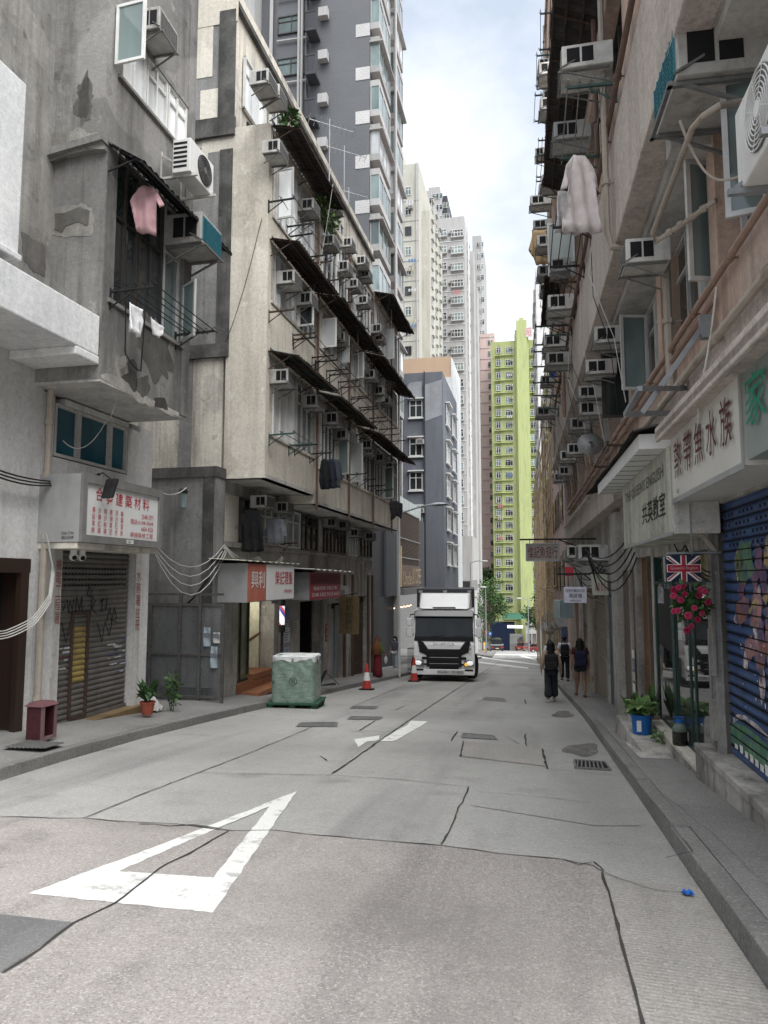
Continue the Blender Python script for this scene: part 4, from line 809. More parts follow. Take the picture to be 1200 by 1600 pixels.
# ================================================================ air conditioners, racks and laundry
def ac_proto(face):
    o = thing('air_conditioner', 'window air conditioner', 'air conditioner', (0, 0, 0)); M_ = m_teal if face == 'teal' else m_grill
    w = MB(); w.box(-.35, .36, -.33, .33, -.21, .21); w.build('casing', m_acw, o, bevel=.012)
    w = MB()
    for s in (-1, 1):
        for x0, x1 in ((-.08, .08), (.11, .29)): w = MB(); w.box(x0, x1, s*.331, s*.334, -.13, .15); w.build('side_vent', m_dark, o)
    w = MB(); w.box(.36, .366, -.29, .29, -.17, .17)
    for k in range(9): w.box(.366, .372, -.29, .29, -.16+k*.037, -.16+k*.037+.014)
    for k in range(7): w.box(.366, .375, -.285+k*.095, -.28+k*.095, -.17, .17)
    w.build('grille', M_, o)
    w = MB()
    for s in (-1, 1):
        w.bar((-.3, s*.27, -.235), (.42, s*.27, -.235), .03); w.bar((-.28, s*.28, .2), (.38, s*.345, -.2), .018); w.bar((-.3, s*.27, -.5), (.3, s*.27, -.24), .024)
    w.bar((.4, -.3, -.235), (.4, .3, -.235), .03); w.build('bracket', m_grill, o); return o
AC = {'grey': ac_proto('grey'), 'teal': ac_proto('teal')}
GA = 'window air conditioners on the left tenements'; GB = 'window air conditioners on the right tenement'
def ac(u, v, X, lb, face='grey', fr=LF, sc=1., grp=GA, dep=None):
    p = fr.onx(u, v, X); s = (sc*random.uniform(.92, 1.05), sc*random.uniform(.92, 1.08), sc*random.uniform(.92, 1.05))
    s = (s[0]*(dep or (.68 if fr is LF else .95)), s[1]*.9, s[2]*.82) if sc < 1.2 else s; place(AC[face], p, fr, random.uniform(-.03, .03)+(math.pi if fr is RF else 0), lb, s, group=grp)
XA = XB+.2
L_AC = [(243, 52, 'large grey air conditioner topmost, beside the open white casement', 'grey', 1.0), (296, 374, 'air conditioner with teal grille under the black awning of the dark bay', 'teal', 1.2),
 (412, 133, 'upper of two air conditioners above the cream end pillar', 'grey', .95), (428, 155, 'lower of two air conditioners above the cream end pillar', 'grey', .95), (430, 240, 'air conditioner under the highest black awning of the cream tenement', 'grey', .95),
 (482, 328, 'air conditioner left of the bright green shrub', 'grey', .95), (521, 325, 'air conditioner right of the bright green shrub', 'grey', .95), (514, 382, 'air conditioner with a white front below the green shrub', 'grey', .95), (543, 384, 'air conditioner just under the roof edge near the far awning', 'grey', .9),
 (537, 421, 'air conditioner in mid row under the roof edge, left of the far awning', 'grey', .95), (564, 412, 'air conditioner tucked below the far top awning', 'grey', .9), (570, 432, 'second air conditioner below the far top awning', 'grey', .9), (553, 448, 'white air conditioner below and left of the far top awning', 'grey', .9), (567, 473, 'air conditioner lowest in the far top group', 'grey', .95),
 (588, 517, 'air conditioner near the far end just above the middle awning', 'grey', .95), (592, 530, 'air conditioner stacked below another near the far end', 'grey', .9),
 (452, 440, 'first air conditioner under the middle awning, by the cream pillar', 'grey', .95), (479, 472, 'second air conditioner under the middle awning', 'grey', .95), (517, 519, 'third air conditioner under the middle awning, front of a pair', 'grey', 1.), (531, 531, 'fourth air conditioner under the middle awning, rear of a pair', 'grey', .95),
 (563, 575, 'fifth air conditioner under the middle awning', 'grey', .95), (578, 588, 'sixth air conditioner under the middle awning', 'grey', .95), (592, 613, 'air conditioner above the lowest far awning end', 'grey', .95), (602, 628, 'air conditioner just past the lowest far awning end', 'grey', .9), (610, 594, 'last air conditioner beside the white drainpipe', 'grey', .9),
 (442, 593, 'first air conditioner under the lowest awning, by the cream pillar', 'grey', .95), (488, 630, 'second air conditioner under the lowest awning', 'grey', .95), (519, 657, 'third air conditioner under the lowest awning', 'grey', 1.), (534, 682, 'fourth air conditioner under the lowest awning', 'grey', .95), (573, 697, 'fifth air conditioner under the lowest awning', 'grey', .95),
 (576, 705, 'air conditioner under the torn far end of the lowest awning', 'grey', .9), (593, 717, 'next to last air conditioner in the lowest row', 'grey', .9), (608, 730, 'last air conditioner in the lowest row by the drainpipe', 'grey', .9)]
for u, v, lb, fc, sc in L_AC: ac(u, v, XA, lb, fc, LF, sc)
for u, v, lb in [(410, 785, 'left air conditioner in the mezzanine above the hanging trousers'), (442, 794, 'air conditioner in the mezzanine right of the hanging shirt'), (518, 817, 'air conditioner over the dark barred mezzanine window'), (536, 821, 'smaller air conditioner beside it over the barred mezzanine window'), (554, 833, 'air conditioner over the far mezzanine window'), (577, 838, 'last mezzanine air conditioner at the end of the long tenement')]:
    ac(u, v, X0+.3, lb, 'grey', LF, .88)
R_AC = [(1118, 122, 1.72, 'big air conditioner with teal front under the concrete soffit', 'teal', 1.21), (1008, 402, 1.5, 'air conditioner beside the bent white rail on the right', 'grey', .78), (953, 528, 1.5, 'air conditioner above the tall open window frame', 'grey', .78), (938, 578, 1.48, 'boxy air conditioner with a dark front below it', 'grey', .8), (922, 616, 1.48, 'white fronted air conditioner with a drain hose', 'grey', .75), (916, 108, 1.0, 'air conditioner under the big roofing sheet above the white dress', 'grey', .95), (893, 216, 1.05, 'air conditioner hidden under the big roofing sheet', 'grey', .95),
 (861, 117, .95, 'topmost air conditioner seen against the sky on the right', 'grey', .9), (863, 171, .95, 'second air conditioner down against the sky on the right', 'grey', .9), (867, 288, 1.0, 'air conditioner left of the white dress', 'grey', .9), (845, 318, .85, 'air conditioner above the beige towel', 'grey', .95), (848, 356, .85, 'dirty air conditioner just above the beige towel', 'grey', .9), (858, 382, .9, 'white slatted air conditioner right of the beige towel', 'grey', .9), (857, 428, .9, 'air conditioner under the beige towel', 'grey', .9), (877, 478, 1., 'air conditioner below the frosted window screen', 'grey', .95),
 (869, 537, 1., 'air conditioner behind crossed drying poles', 'grey', .95), (874, 565, 1., 'white louvred air conditioner behind the poles', 'grey', .95), (853, 645, .9, 'air conditioner beside the lowest drying poles', 'grey', .95), (927, 864, 1.7, 'outdoor unit on a bracket past the english school sign', 'grey', 1.1), (903, 862, 1.6, 'white air conditioner behind the bracket unit', 'grey', .95), (896, 868, 1.55, 'small air conditioner with dark opening by the hanging signs', 'grey', .9)]
for u, v, X, lb, fc, sc in R_AC: ac(u, v, X, lb, fc, RF, sc, GB)
for i, (y, z, X) in enumerate([(15.4, 5.1, 1.5), (17.6, 5.25, 1.45), (19.6, 5.0, 1.5), (21.8, 5.2, 1.42), (24.2, 5.1, 1.5), (26.4, 5.2, 1.45)]):
    s_ = .8; place(AC['grey'], (X, y, z), RF, math.pi+random.uniform(-.05, .05), 'small air conditioner under the soffit, %s beyond the satellite dish' % ['first', 'second', 'third', 'fourth', 'fifth', 'sixth'][i], (s_*.8, s_, s_*.85), group=GB)
for i, (y, z) in enumerate([(13.6, 8.6), (16.4, 8.7), (18.6, 8.4), (22.2, 8.6), (25.3, 8.5), (16.8, 11.6), (20.4, 11.4), (24.5, 11.5), (18.9, 14.6), (23.2, 14.4), (26.8, 14.6), (21.5, 17.5), (26., 17.4)]):
    place(AC['grey'], (1.02, y, z), RF, math.pi+random.uniform(-.05, .05), 'air conditioner high on the pinkish wall, %s storey up, %s from the near end' % (['second', 'third', 'fourth', 'fifth'][0 if z < 9 else 1 if z < 12 else 2 if z < 15 else 3], ['first', 'second', 'third', 'fourth', 'fifth', 'first', 'second', 'third', 'first', 'second', 'third', 'first', 'second'][i]), (.62, .85, .72), group=GB)
def split_unit(p, fr, flip, lb, s=1.):
    o = thing('outdoor_unit', lb, 'air conditioner', p, fr, 'split outdoor units'); x, y, z = p; d = -1 if flip else 1
    w = MB(); w.box(x-.16*s, x+.16*s, y-.42*s, y+.42*s, z, z+.58*s); w.build('casing', m_white, o, bevel=.015)
    w = MB(); X = x+d*.162*s; cy, cz = y+.08*s*d, z+.29*s
    w.lathe([(.25*s, 0), (.25*s, d*.008)], (X, cy, cz), 24, 0, 'X'); w.build('fan_opening', m_grill if flip else m_dark, o)
    w = MB()
    for k in range(1, 9):
        r = .03*k*s; w.tube([(X+d*.016, cy+r*math.cos(a), cz+r*math.sin(a)) for a in [2*math.pi*i/22 for i in range(23)]], .0045*s, 4)
    for k in range(8): w.tube([(X+d*.014, cy+.04*s*math.cos(k*.785), cz+.04*s*math.sin(k*.785)), (X+d*.014, cy+.25*s*math.cos(k*.785+.5), cz+.25*s*math.sin(k*.785+.5))], .004*s, 4)
    w.lathe([(.05*s, 0), (.05*s, d*.02)], (X, cy, cz), 12, 0, 'X'); w.build('fan_guard', m_white if flip else m_grill, o)
    w = MB()
    for k in range(6): w.box(x-.14*s, x+.10*s, y-.425*s, y-.42*s, z+.08*s+k*.08*s, z+.12*s+k*.08*s)
    w.build('side_fins', m_dark, o)
    w = MB()
    for yy in (y-.33*s, y+.33*s): w.bar((x-d*.45, yy, z-.02), (x+d*.25*s, yy, z-.02), .04); w.bar((x-d*.42, yy, z-.02), (x-d*.42, yy, z+.45), .03); w.bar((x-d*.42, yy, z+.4), (x+d*.2, yy, z), .028)
    w.build('bracket', m_steel if flip else m_acw, o)
p = LF.onx(302, 290, XB+.42); split_unit(tuple(p), LF, False, 'white outdoor unit with round black fan on the dark bay')
p = RF.onx(1188, 290, 1.58); split_unit((p.x, p.y-.45, p.z-.08), RF, True, 'large white outdoor unit with spiral fan guard at the right edge', .95)
def rack(u, v, X, lb, fr=LF, ln=1.5, out=.75, m=None, rods=4, grp='pole racks on the left tenements', dy=None):
    p = fr.onx(u, v, X); d = 1 if fr is LF else -1; o = thing('drying_rack', lb, 'drying rack', tuple(p), fr, grp); m = m or m_biron
    for s in (0, ln):
        w = MB(); y = p.y+s; w.bar((p.x, y, p.z), (p.x+d*out, y, p.z+.02), .035); w.bar((p.x, y, p.z-.24), (p.x+d*out*.55, y, p.z-.02), .018); w.bar((p.x, y, p.z-.26), (p.x, y, p.z+.06), .03)
        for k in range(rods): w.tube([(p.x+d*out*(k+1)/rods+.03*math.cos(a), y, p.z+.05+.03*math.sin(a)) for a in (0, .8, 1.6, 2.4, 3.2, 4.4)], .006, 4)
        w.build('arm', m, o)
    m_rod = random.choice([m_steel, m_biron, m_biron])
    for k in range(rods): w = MB(); w.tube([(p.x+d*out*(k+1)/rods, p.y-.12, p.z+.05), (p.x+d*out*(k+1)/rods+random.uniform(-.05, .05), p.y+ln+.15, p.z+.05+random.uniform(-.03, .03))], .009, 5); w.build('rod', m_rod, o)
    return o
rk = rack(172, 456, XB, 'black drying rack below the dark bay windows holding white underwear', LF, 1.9, .72, m_biron, 5)
NL = ['first', 'second', 'third', 'fourth', 'fifth', 'sixth', 'seventh', 'eighth', 'ninth', 'tenth', 'eleventh', 'twelfth', 'thirteenth', 'fourteenth', 'fifteenth', 'sixteenth', 'seventeenth', 'eighteenth', 'nineteenth', 'twentieth']
for i, (u, v, ln, lb) in enumerate([(420, 316, 1.2, 'drying rack beside the open window under the highest awning'), (420, 488, 1.6, 'drying rack above the lowest awning next to the cream pillar'), (458, 531, 1.5, 'drying rack on the spandrel just right of the pillar, second floor'), (493, 566, 1.3, 'drying rack below the middle awning with a hanging screen'), (510, 580, 1.2, 'rack in the middle of the second floor spandrel'), (533, 606, 1.2, 'rack right of the middle of the second floor'), (546, 624, 1.2, 'rack beyond the middle on the second floor'), (563, 641, 1.3, 'rack near the far end of the second floor'), (580, 660, 1.3, 'rack last but one on the second floor'), (600, 680, 1.3, 'rack at the far corner of the second floor'),
     (420, 680, 1.3, 'green rack low beside the cream pillar'), (460, 697, 1.2, 'rack above the hanging dark shirts'), (452, 370, 1.2, 'rack under the top awning beside the red pipe'), (485, 412, 1.2, 'rack on the third floor past the red pipe'), (520, 475, 1.2, 'rack halfway along the third floor'), (545, 517, 1.2, 'rack past halfway along the third floor'), (560, 540, 1.2, 'rack toward the far end of the third floor'), (580, 566, 1.3, 'rack at the far end of the third floor'), (543, 742, 1.3, 'rack low on the far spandrel near the drainpipe'), (575, 760, 1.3, 'lowest rack at the far corner of the tenement')]):
    rack(u, v, XB+(.06 if u > 490 else 0), lb, LF, ln, .62, [m_biron, m_rust, m_biron, m_biron][i % 4] if i != 10 else m_giron, 2)
rack(378, 842, X0, 'mezzanine rack holding black trousers and a grey shirt', LF, 2.6, .5, m_rust, 3)
for i, (u, v, ln, lb) in enumerate([(878, 455, 1.2, 'rack under the frosted window screen'), (962, 130, 1.6, 'green rack under the big roofing sheet holding the white dress'), (925, 352, 1.6, 'black rack just below the white dress'), (905, 440, 1.5, 'rack below the frosted screen with loose wires'), (893, 508, 1.4, 'long pole rack above the crossed poles'), (890, 523, 1.4, 'pole rack among the crossed poles'), (885, 548, 1.4, 'pole rack under the crossed poles'), (882, 567, 1.4, 'pole rack near a blue cloth'), (880, 597, 1.5, 'reddish pole rack below the blue cloth'), (877, 620, 1.5, 'thin pole rack above the lowest pair'), (872, 640, 1.5, 'upper of the lowest pair of pole racks'), (868, 655, 1.5, 'lowest pole rack on the far right facade'), (878, 18, 1.3, 'barred flower rack against the sky at the top'), (872, 84, 1.3, 'flower rack below the top one against the sky'), (872, 146, 1.2, 'short rack against the sky by two air conditioners'), (866, 218, 1.2, 'rack with upright poles against the sky'), (864, 282, 1.2, 'rack left of the white dress against the sky'), (872, 240, 1.2, 'thin rack behind the white dress')]):
    rack(u, v, 1.3, lb, RF, ln, [.55, .6, .65, .5][i % 4] if i not in (4, 6, 8) else .85, [m_biron, m_giron, m_biron, m_rust][i % 4], 4, 'pole racks on the right tenement')
rack(1035, 695, 2.0, 'rusty rack in front of the first floor windows above the canopy', RF, 2.0, .75, m_rust, 3, 'pole racks on the right tenement')
def cloth(name, lb, pts_u, pts, m, fr, org, n=14):
    """hanging cloth outlined in its own plane: pts (s,z) metres, plane axis pts_u, gently folded and closed with thickness"""
    P = [Vector((s, 0, z)) for s, z in pts]; bm = bmesh.new(); vs = [bm.verts.new(p) for p in P]; f = bm.faces.new(vs)
    bmesh.ops.triangulate(bm, faces=[f]); bmesh.ops.subdivide_edges(bm, edges=bm.edges, cuts=8, use_grid_fill=True)
    w = MB(); bm.verts.index_update(); vv = []; o = Vector(org); du = Vector(pts_u).normalized(); nn = Vector((-du.y, du.x, 0)); zt = max(z for s, z in pts)
    for side in (1, -1):
        for v in bm.verts:
            k = min(1., (zt-v.co.z)*2.5)
            vv.append(o+du*v.co.x+Vector((0, 0, v.co.z))+nn*(side*(.016*k+.006)+0.04*k*math.sin(v.co.x*34+v.co.z*4)+.04*mnoise.noise(v.co*5)+.02*mnoise.noise(v.co*14)))
    N = len(bm.verts); F = [[v.index for v in f.verts] for f in bm.faces]; fs = F+[[i+N for i in f][::-1] for f in F]
    for e_ in bm.edges:
        if e_.is_boundary: a, b = e_.verts[0].index, e_.verts[1].index; fs.append([a, b, b+N, a+N])
    w.add(vv, fs); bm.free(); t = w.build(name, m, fr=fr, org=org, label=lb, cat='laundry', smooth=True); return t
TS = [(-.13, 0), (-.06, .05), (.06, .05), (.13, 0), (.25, -.22), (.18, -.28), (.13, -.17), (.14, -.70), (-.14, -.68), (-.13, -.17), (-.18, -.28), (-.25, -.22)]
SHIRT = [(-.2, 0), (-.07, .05), (.07, .05), (.2, 0), (.3, -.5), (.22, -.52), (.19, -.2), (.2, -.72), (-.2, -.72), (-.19, -.2), (-.22, -.52), (-.3, -.5)]
TRO = [(-.17, 0), (.17, 0), (.19, -.3), (.27, -.95), (.14, -.97), (.04, -.3), (-.04, -.3), (-.13, -.97), (-.25, -.95), (-.19, -.3)]
DRESS = [(-.08, .06), (.08, .06), (.19, -.08), (.25, -.4), (.19, -.42), (.16, -.28), (.27, -1.0), (-.26, -1.0), (-.15, -.3), (-.19, -.42), (-.25, -.4), (-.18, -.08)]
def fab(n, c): return plain(n, c, .9, 0, .12, 8, .05)
p = LF.onx(231, 296, -5.75); cloth('hanging_shirt', 'pink t shirt hanging under the black awning of the dark bay', (.9, .45, 0), TS, fab('pink_cotton', (.44, .27, .28)), LF, tuple(p))
p = LF.onx(203, 472, -5.75); cloth('hanging_cloth', 'white towel hanging from the black rack of the dark bay', (0, 1, 0), [(0, 0), (.3, .0), (.3, -.42), (.22, -.44), (.12, -.4), (0, -.42)], fab('white_cotton', (.7, .7, .7)), LF, tuple(p))
p = LF.onx(236, 495, -5.75); cloth('hanging_cloth', 'white briefs hanging right of the towel on the black rack', (0, 1, 0), [(0, 0), (.35, -.05), (.28, -.2), (.2, -.27), (.1, -.24), (.04, -.15)], fab('white_cotton2', (.68, .66, .66)), LF, tuple(p))
p = LF.onx(395, 797, -6.55); cloth('hanging_trousers', 'black trousers hanging in front of the mezzanine', (.9, .4, 0), TRO, fab('black_cotton', (.012, .012, .013)), LF, tuple(p))
p = LF.onx(431, 812, -6.6); cloth('hanging_shirt', 'grey shirt hanging right of the black trousers', (.9, .4, 0), [(a, b*.85) for a, b in SHIRT], fab('grey_cotton', (.16, .17, .19)), LF, tuple(p))
for i, (u, lb, c) in enumerate([(508, 'dark shirt, left of the three on the far spandrel', (.012, .013, .016)), (517, 'navy shirt in the middle of the three on the far spandrel', (.02, .022, .035)), (526, 'slate shirt, right of the three on the far spandrel', (.05, .055, .07))]):
    p = LF.onx(u, 720, -5.55); cloth('hanging_shirt', lb, (.9, .4, 0), [(a*.55, b*1.05) for a, b in SHIRT], fab('dark_cotton%d' % i, c), LF, tuple(p))
p = LF.onx(608, 784, -5.45); cloth('hanging_cloth', 'black garment at the far lower corner of the tenement', (.8, .6, 0), [(0, 0), (.3, .05), (.55, -.05), (.5, -.6), (.3, -.5), (.1, -.7)], fab('black_cotton2', (.02, .02, .022)), LF, tuple(p))
p = RF.onx(905, 250, .85); cloth('hanging_dress', 'white lace dress hanging high on the right facade', (1, .25, 0), DRESS, fab('white_lace', (.60, .55, .54)), RF, tuple(p))
p = RF.onx(884, 300, .9); cloth('hanging_cloth', 'thin white garment behind the white dress', (1, .3, 0), [(-.15, 0), (.15, .03), (.2, -.8), (-.2, -.75)], fab('white_lace2', (.52, .5, .5)), RF, tuple(p))
p = RF.onx(840, 360, .62); cloth('hanging_towel', 'beige towel folded over a pole against the sky', (1, .2, 0), [(-.26, -.55), (-.12, 0), (.22, .02), (.36, -.55), (.36, -1.0), (-.05, -1.0), (-.05, -.56)], fab('beige_towel', (.42, .30, .17)), RF, tuple(p))
p = RF.onx(852, 350, .8); cloth('hanging_cloth', 'black garment above the beige towel', (1, .3, 0), [(0, 0), (.4, -.1), (.75, -.3), (.6, -.45), (.2, -.25)], fab('black_cotton3', (.015, .015, .02)), RF, tuple(p))
p = RF.onx(857, 558, .8); cloth('hanging_cloth', 'small blue cloth on the far right poles', (1, .3, 0), [(0, 0), (.2, 0), (.16, -.55), (.02, -.5)], fab('blue_cloth', (.03, .09, .28)), RF, tuple(p))
# ================================================================ right side: long pinkish tenement over old shops
XR = 2.0; XBm = 1.3; U2 = (0, -1, 0)
hr = thing('pinkish_tenement', 'long pinkish rendered tenement on the right with deep concrete soffit and many pipes', 'building', (XR, 15, gz(15)), RF)
w = MB()
w.box(XR+.9, 14, 3., 31, -4, 3.0, 1)
for a, b in ((2.5, 3.9), (7.86, 8.16), (11.42, 11.6), (13.3, 13.55), (15.05, 16.0), (18.0, 18.3), (21.6, 22.1), (25, 25.5), (29.2, 29.8)): w.box(XR, XR+.9, a, b, gz(b)-.3, 3.0, 0)
for a, b, z in ((3.9, 7.86, 2.3), (8.16, 11.42, 1.86), (11.6, 13.3, 1.9), (13.55, 15.05, 1.7), (16, 18, 1.5), (18.3, 21.6, 1.3), (22.1, 25, 1.2), (25.5, 29.2, 1.)): w.box(XR+.004, XR+.9, a, b, z, 3.0, 0)
w.build('ground_floor_wall', [m_rgrey, m_dark], hr)
w = MB(); w.box(1.72, 14, 2.5, 29.8, 2.98, 3.72); w.build('first_floor_beam', m_beam, hr, bevel=.015)
w = MB(); w.box(1.85, 14, 2.5, 29.8, 3.72, 4.42); w.box(2.15, 14, 2.5, 29.8, 4.42, 5.9)
for y in (4.1, 6.9, 9.6, 12.3, 15.2, 18., 20.9, 23.8, 26.7, 29.5): w.box(1.87, 2.2, y, y+.28, 4.42, 5.9)
w.build('first_floor_wall', m_pinkw, hr)
w = MB(); w.box(XBm+.02, 14, 2.0, 29.6, 5.97, 6.1)
for y in (4.15, 6.95, 9.65, 12.35, 15.2, 18., 20.9, 23.8, 26.7): w.box(1.5, 2.2, y, y+.22, 5.70, 5.96)
w.box(1.62, 2.2, 2., 29.5, 5.85, 5.97)
w.build('soffit', m_soffit, hr)
w = MB(); w.box(XBm, XBm+.3, 2., 29.6, 5.955, 7.42); w.build('edge_beam', m_beam, hr, bevel=.02)
w = MB(); w.box(XBm+.03, XBm+.3, 2., 29.6, 7.42, 7.95)
for k in range(6):
    z = 9.7+k*2.95; w.box(XBm+.03, XBm+.3, 2. if k < 1 else 17, 29.6, z, z+1.15) if k < 5 else None
w.box(XBm+.35, 14, 17, 29.6, 6.1, 23.6); w.box(XBm+.35, 14, 2., 17, 6.1, 12.9); w.box(XBm, 14, 2., 17, 12.75, 13.3); w.box(XBm, 14, 17, 29.6, 23.4, 24.)  # unseen near roof set low to let sky light into the street
for k in range(5):
    z = 7.9+k*2.95
    for y in range(10):
      if k < 2 or y > 5: w.box(XBm+.02, XBm+.4, 2.3+y*2.85, 2.75+y*2.85, z, z+1.9)
w.build('upper_wall', m_pinkw, hr)
random.seed(11)
for i in range(9):
    y = [4.4, 7.2, 9.9, 12.65, 15.5, 18.3, 21.2, 24.1, 27.][i]; gm = [m_glassg, m_glassg, m_glass][i % 3]
    window(hr, 'x', 2.13, -1, y, y+1.2, 4.44, 5.82, 2, 1, m_alu, gm, tr=.3); window(hr, 'x', 2.13, -1, y+1.22, y+2.45, 4.44, 5.82, 2, 1, m_alu, m_glass, tr=.3)
for k in range(5):
    for i in range(10):
        if k > 1 and i < 6: continue
        y = 2.78+i*2.85; z = 7.95+k*2.95
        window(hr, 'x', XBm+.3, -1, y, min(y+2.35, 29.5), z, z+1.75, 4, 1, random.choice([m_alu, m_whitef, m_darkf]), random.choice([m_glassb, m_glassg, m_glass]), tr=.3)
casement(hr, (2.0, 7.3, 4.46), (-.8, -.25), .34, 1.25, m_alu, m_glassg); casement(hr, (2.0, 5.9, 4.46), (-.8, .2), .32, 1.2, m_alu, m_glassg); casement(hr, (2.0, 11.4, 4.46), (-1, -.2), .42, 1.2, m_alu, m_glassg); casement(hr, (2., 13.3, 4.46), (-1, -.1), .5, 1.2, m_darkf, m_glass)
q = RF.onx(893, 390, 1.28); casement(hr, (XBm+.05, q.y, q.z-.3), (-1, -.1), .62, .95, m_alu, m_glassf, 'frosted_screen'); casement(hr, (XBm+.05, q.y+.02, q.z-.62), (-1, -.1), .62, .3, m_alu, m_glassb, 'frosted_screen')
for ya, yb in ((7.6, 15.6),): awning(hr, XBm+.02, 10.05, .62, 10.35, ya, yb, m_awn, fr_m=m_rust)
awning(hr, XBm+.02, 9.9, .75, 9.7, 19, 23, m_awn, fr_m=m_rust)
# pipes
def pipe(name, pts, r, m, clips=0):
    w = MB(); w.tube(pts, r, 8)
    for a, b in zip(pts, pts[1:]):
        a, b = Vector(a), Vector(b); n = int((b-a).length/1.3) if clips else 0
        for i in range(n): c = a.lerp(b, (i+.5)/n); d_ = (b-a).normalized()*.03; w.tube([c-d_, c+d_], r*1.45, 8); w.bar(c, c+Vector((.16, 0, 0)), .015)
    return w.build(name, m, hr)
pipe('long_pipe', [(1.66, 3., 3.58), (1.66, 28, 3.50)], .036, m_pipew, 1); pipe('long_pipe', [(1.78, 3., 4.26), (1.78, 16, 4.2), (1.78, 28, 4.16)], .03, m_pipep, 1)
pipe('long_pipe', [(1.79, 6.8, 4.1), (1.79, 28, 4.0)], .03, m_pipep, 1); pipe('drainpipe', [(1.2, 9.42, 6.1), (1.2, 9.4, 13)], .042, m_pipew, 1); pipe('drainpipe', [(1.2, 9.42, 6.12), (1.25, 9.42, 5.9), (1.8, 9.42, 5.8)], .045, m_pipew)
pipe('drainpipe', [(1.25, 2.5, 7.62), (1.25, 29, 7.5)], .036, m_pipeb, 1); pipe('drainpipe', [(1.24, 10.6, 7.6), (1.24, 10.62, 12.7)], .04, m_pipeb, 1); pipe('drainpipe', [(1.78, 8.75, 3.6), (1.78, 8.75, 5.6)], .05, m_pipew, 1); pipe('drainpipe', [(1.8, 4.62, 3.9), (1.8, 4.62, 4.75)], .055, m_pipep)
pipe('drainpipe', [(1.24, 19.9, 6.), (1.24, 19.9, 23)], .05, m_pipep, 1); pipe('drainpipe', [(1.24, 26.5, 6.), (1.24, 26.5, 23)], .05, m_pipew, 1)
rl = thing('bent_rail', 'bent pale tubular rail in front of the right first floor windows', 'rail', (1.9, 5.5, 4.5), RF)
q0, q1, q2, q3, q4 = RF.onx(1165, 158, 1.75), RF.onx(1098, 182, 1.42), RF.onx(1082, 200, 1.40), RF.onx(1020, 365, 1.38), RF.onx(1024, 378, 1.42)
w = MB(); w.tube([q0, (q1.x+.1, q1.y-.06, q1.z+.03), q1, q2, q3, q4, (1.6, q4.y-.25, q4.z+.02), (1.86, q4.y-.6, q4.z+.08)], .026, 8)
for k in (.2, .4, .6, .8): c = Vector((1.45, q4.y-.05, q4.z)).lerp(Vector((1.86, q4.y-.6, q4.z+.08)), k); w.tube([c-Vector((.02, -.02, 0)), c+Vector((.02, -.02, 0))], .036, 8)
w.build('tube', m_pipew, rl)
sb = thing('steel_bracket', 'bare grey steel angle bracket frame sticking out over the canopy', 'bracket', (1.7, 9, 3.2), RF)
A_, B_, C_, D_ = RF.onx(1098, 510, 1.72), RF.onx(990, 640, 1.0), RF.onx(1070, 607, 1.7), RF.onx(1000, 607, 1.05)
w = MB(); w.bar(A_, RF.onx(1003, 645, 1.15), .05); w.bar(C_, D_, .045); w.bar(RF.onx(1060, 645, 1.7), RF.onx(978, 647, 1.0), .05); w.bar(D_, RF.onx(978, 647, 1.0), .04); w.bar((A_.x+.02, A_.y, A_.z-.12), (A_.x+.02, A_.y, A_.z+.1), .09); w.build('angle_bars', m_steel, sb)
ds = thing('satellite_dish', 'grey mesh satellite dish on the far right facade', 'satellite dish', tuple(RF.onx(923, 693, 1.6)), RF)
c = RF.onx(923, 693, 1.45); w = MB()
w.sheet(lambda a, b: c+Vector((.27*b*math.cos(a*6.2832), -.06+.13*b*b+.27*b*math.sin(a*6.2832)*.55, .26*b*math.sin(a*6.2832))), 20, 5); w.build('dish', m_grill, ds, smooth=True)
w = MB(); w.tube([(1.85, c.y+.1, c.z-.2), c+Vector((0, -.1, 0)), c+Vector((-.1, -.5, -.05))], .025, 6); w.build('mount', m_steel, ds)
# mural shutter, plinth, post
XS2 = XR+.06
sh = MB(); slats(sh, XS2, -1, 3.9, 7.84, -.22, 2.32, .1, .018); mural = sh.build('roller_shutter', None, hr, label='blue roller shutter with a bright painted mural') if False else None
def muralmat():
    b = NB('mural_blue'); p = b.pos(); n = b.noise(p, 3.5, 5)
    col = b.mix(b.rng(n, .4, .62), (.022, .055, .155), (.04, .095, .235)); col = b.mix(b.rng(b.noise(b.pos((1, 1, .4)), 9, 5, .7), .5, .7, 0, .6), col, (.13, .145, .17))
    return b.out(col, .5, n, .1)
mural = sh.build('roller_shutter', muralmat(), hr, label='blue roller shutter with a bright painted mural')
def muralpaint(name, c):
    b = NB('mural_'+name); p = b.pos(); n = b.noise(p, 9, 7, .7); m = b.noise(p, 3., 4)
    col = b.mix(b.rng(m, .4, .62), c, (min(c[0]*1.4+.08, .8), c[1]*1.4+.08, c[2]*1.4+.09)); col = b.mix(b.rng(n, .46, .60, 0, .8), col, (.03, .07, .17))
    return b.out(col, .5, n, .1)
def mp_(name, c, polys):
    w = MB()
    for poly in polys:
        P = [RF.onx(u, v, XS2-.02) for u, v in poly]; bm = bmesh.new(); bm.faces.new([bm.verts.new(q) for q in P]); bmesh.ops.triangulate(bm, faces=bm.faces); bmesh.ops.subdivide_edges(bm, edges=bm.edges, cuts=3, use_grid_fill=True)
        bm.verts.index_update(); w.add([q.co+Vector((-.001-.0004*len(w.f) % .003, 0, 0)) for q in bm.verts], [[x.index for x in f.verts] for f in bm.faces]); bm.free()
    w.build(name, muralpaint(name, c), mural)
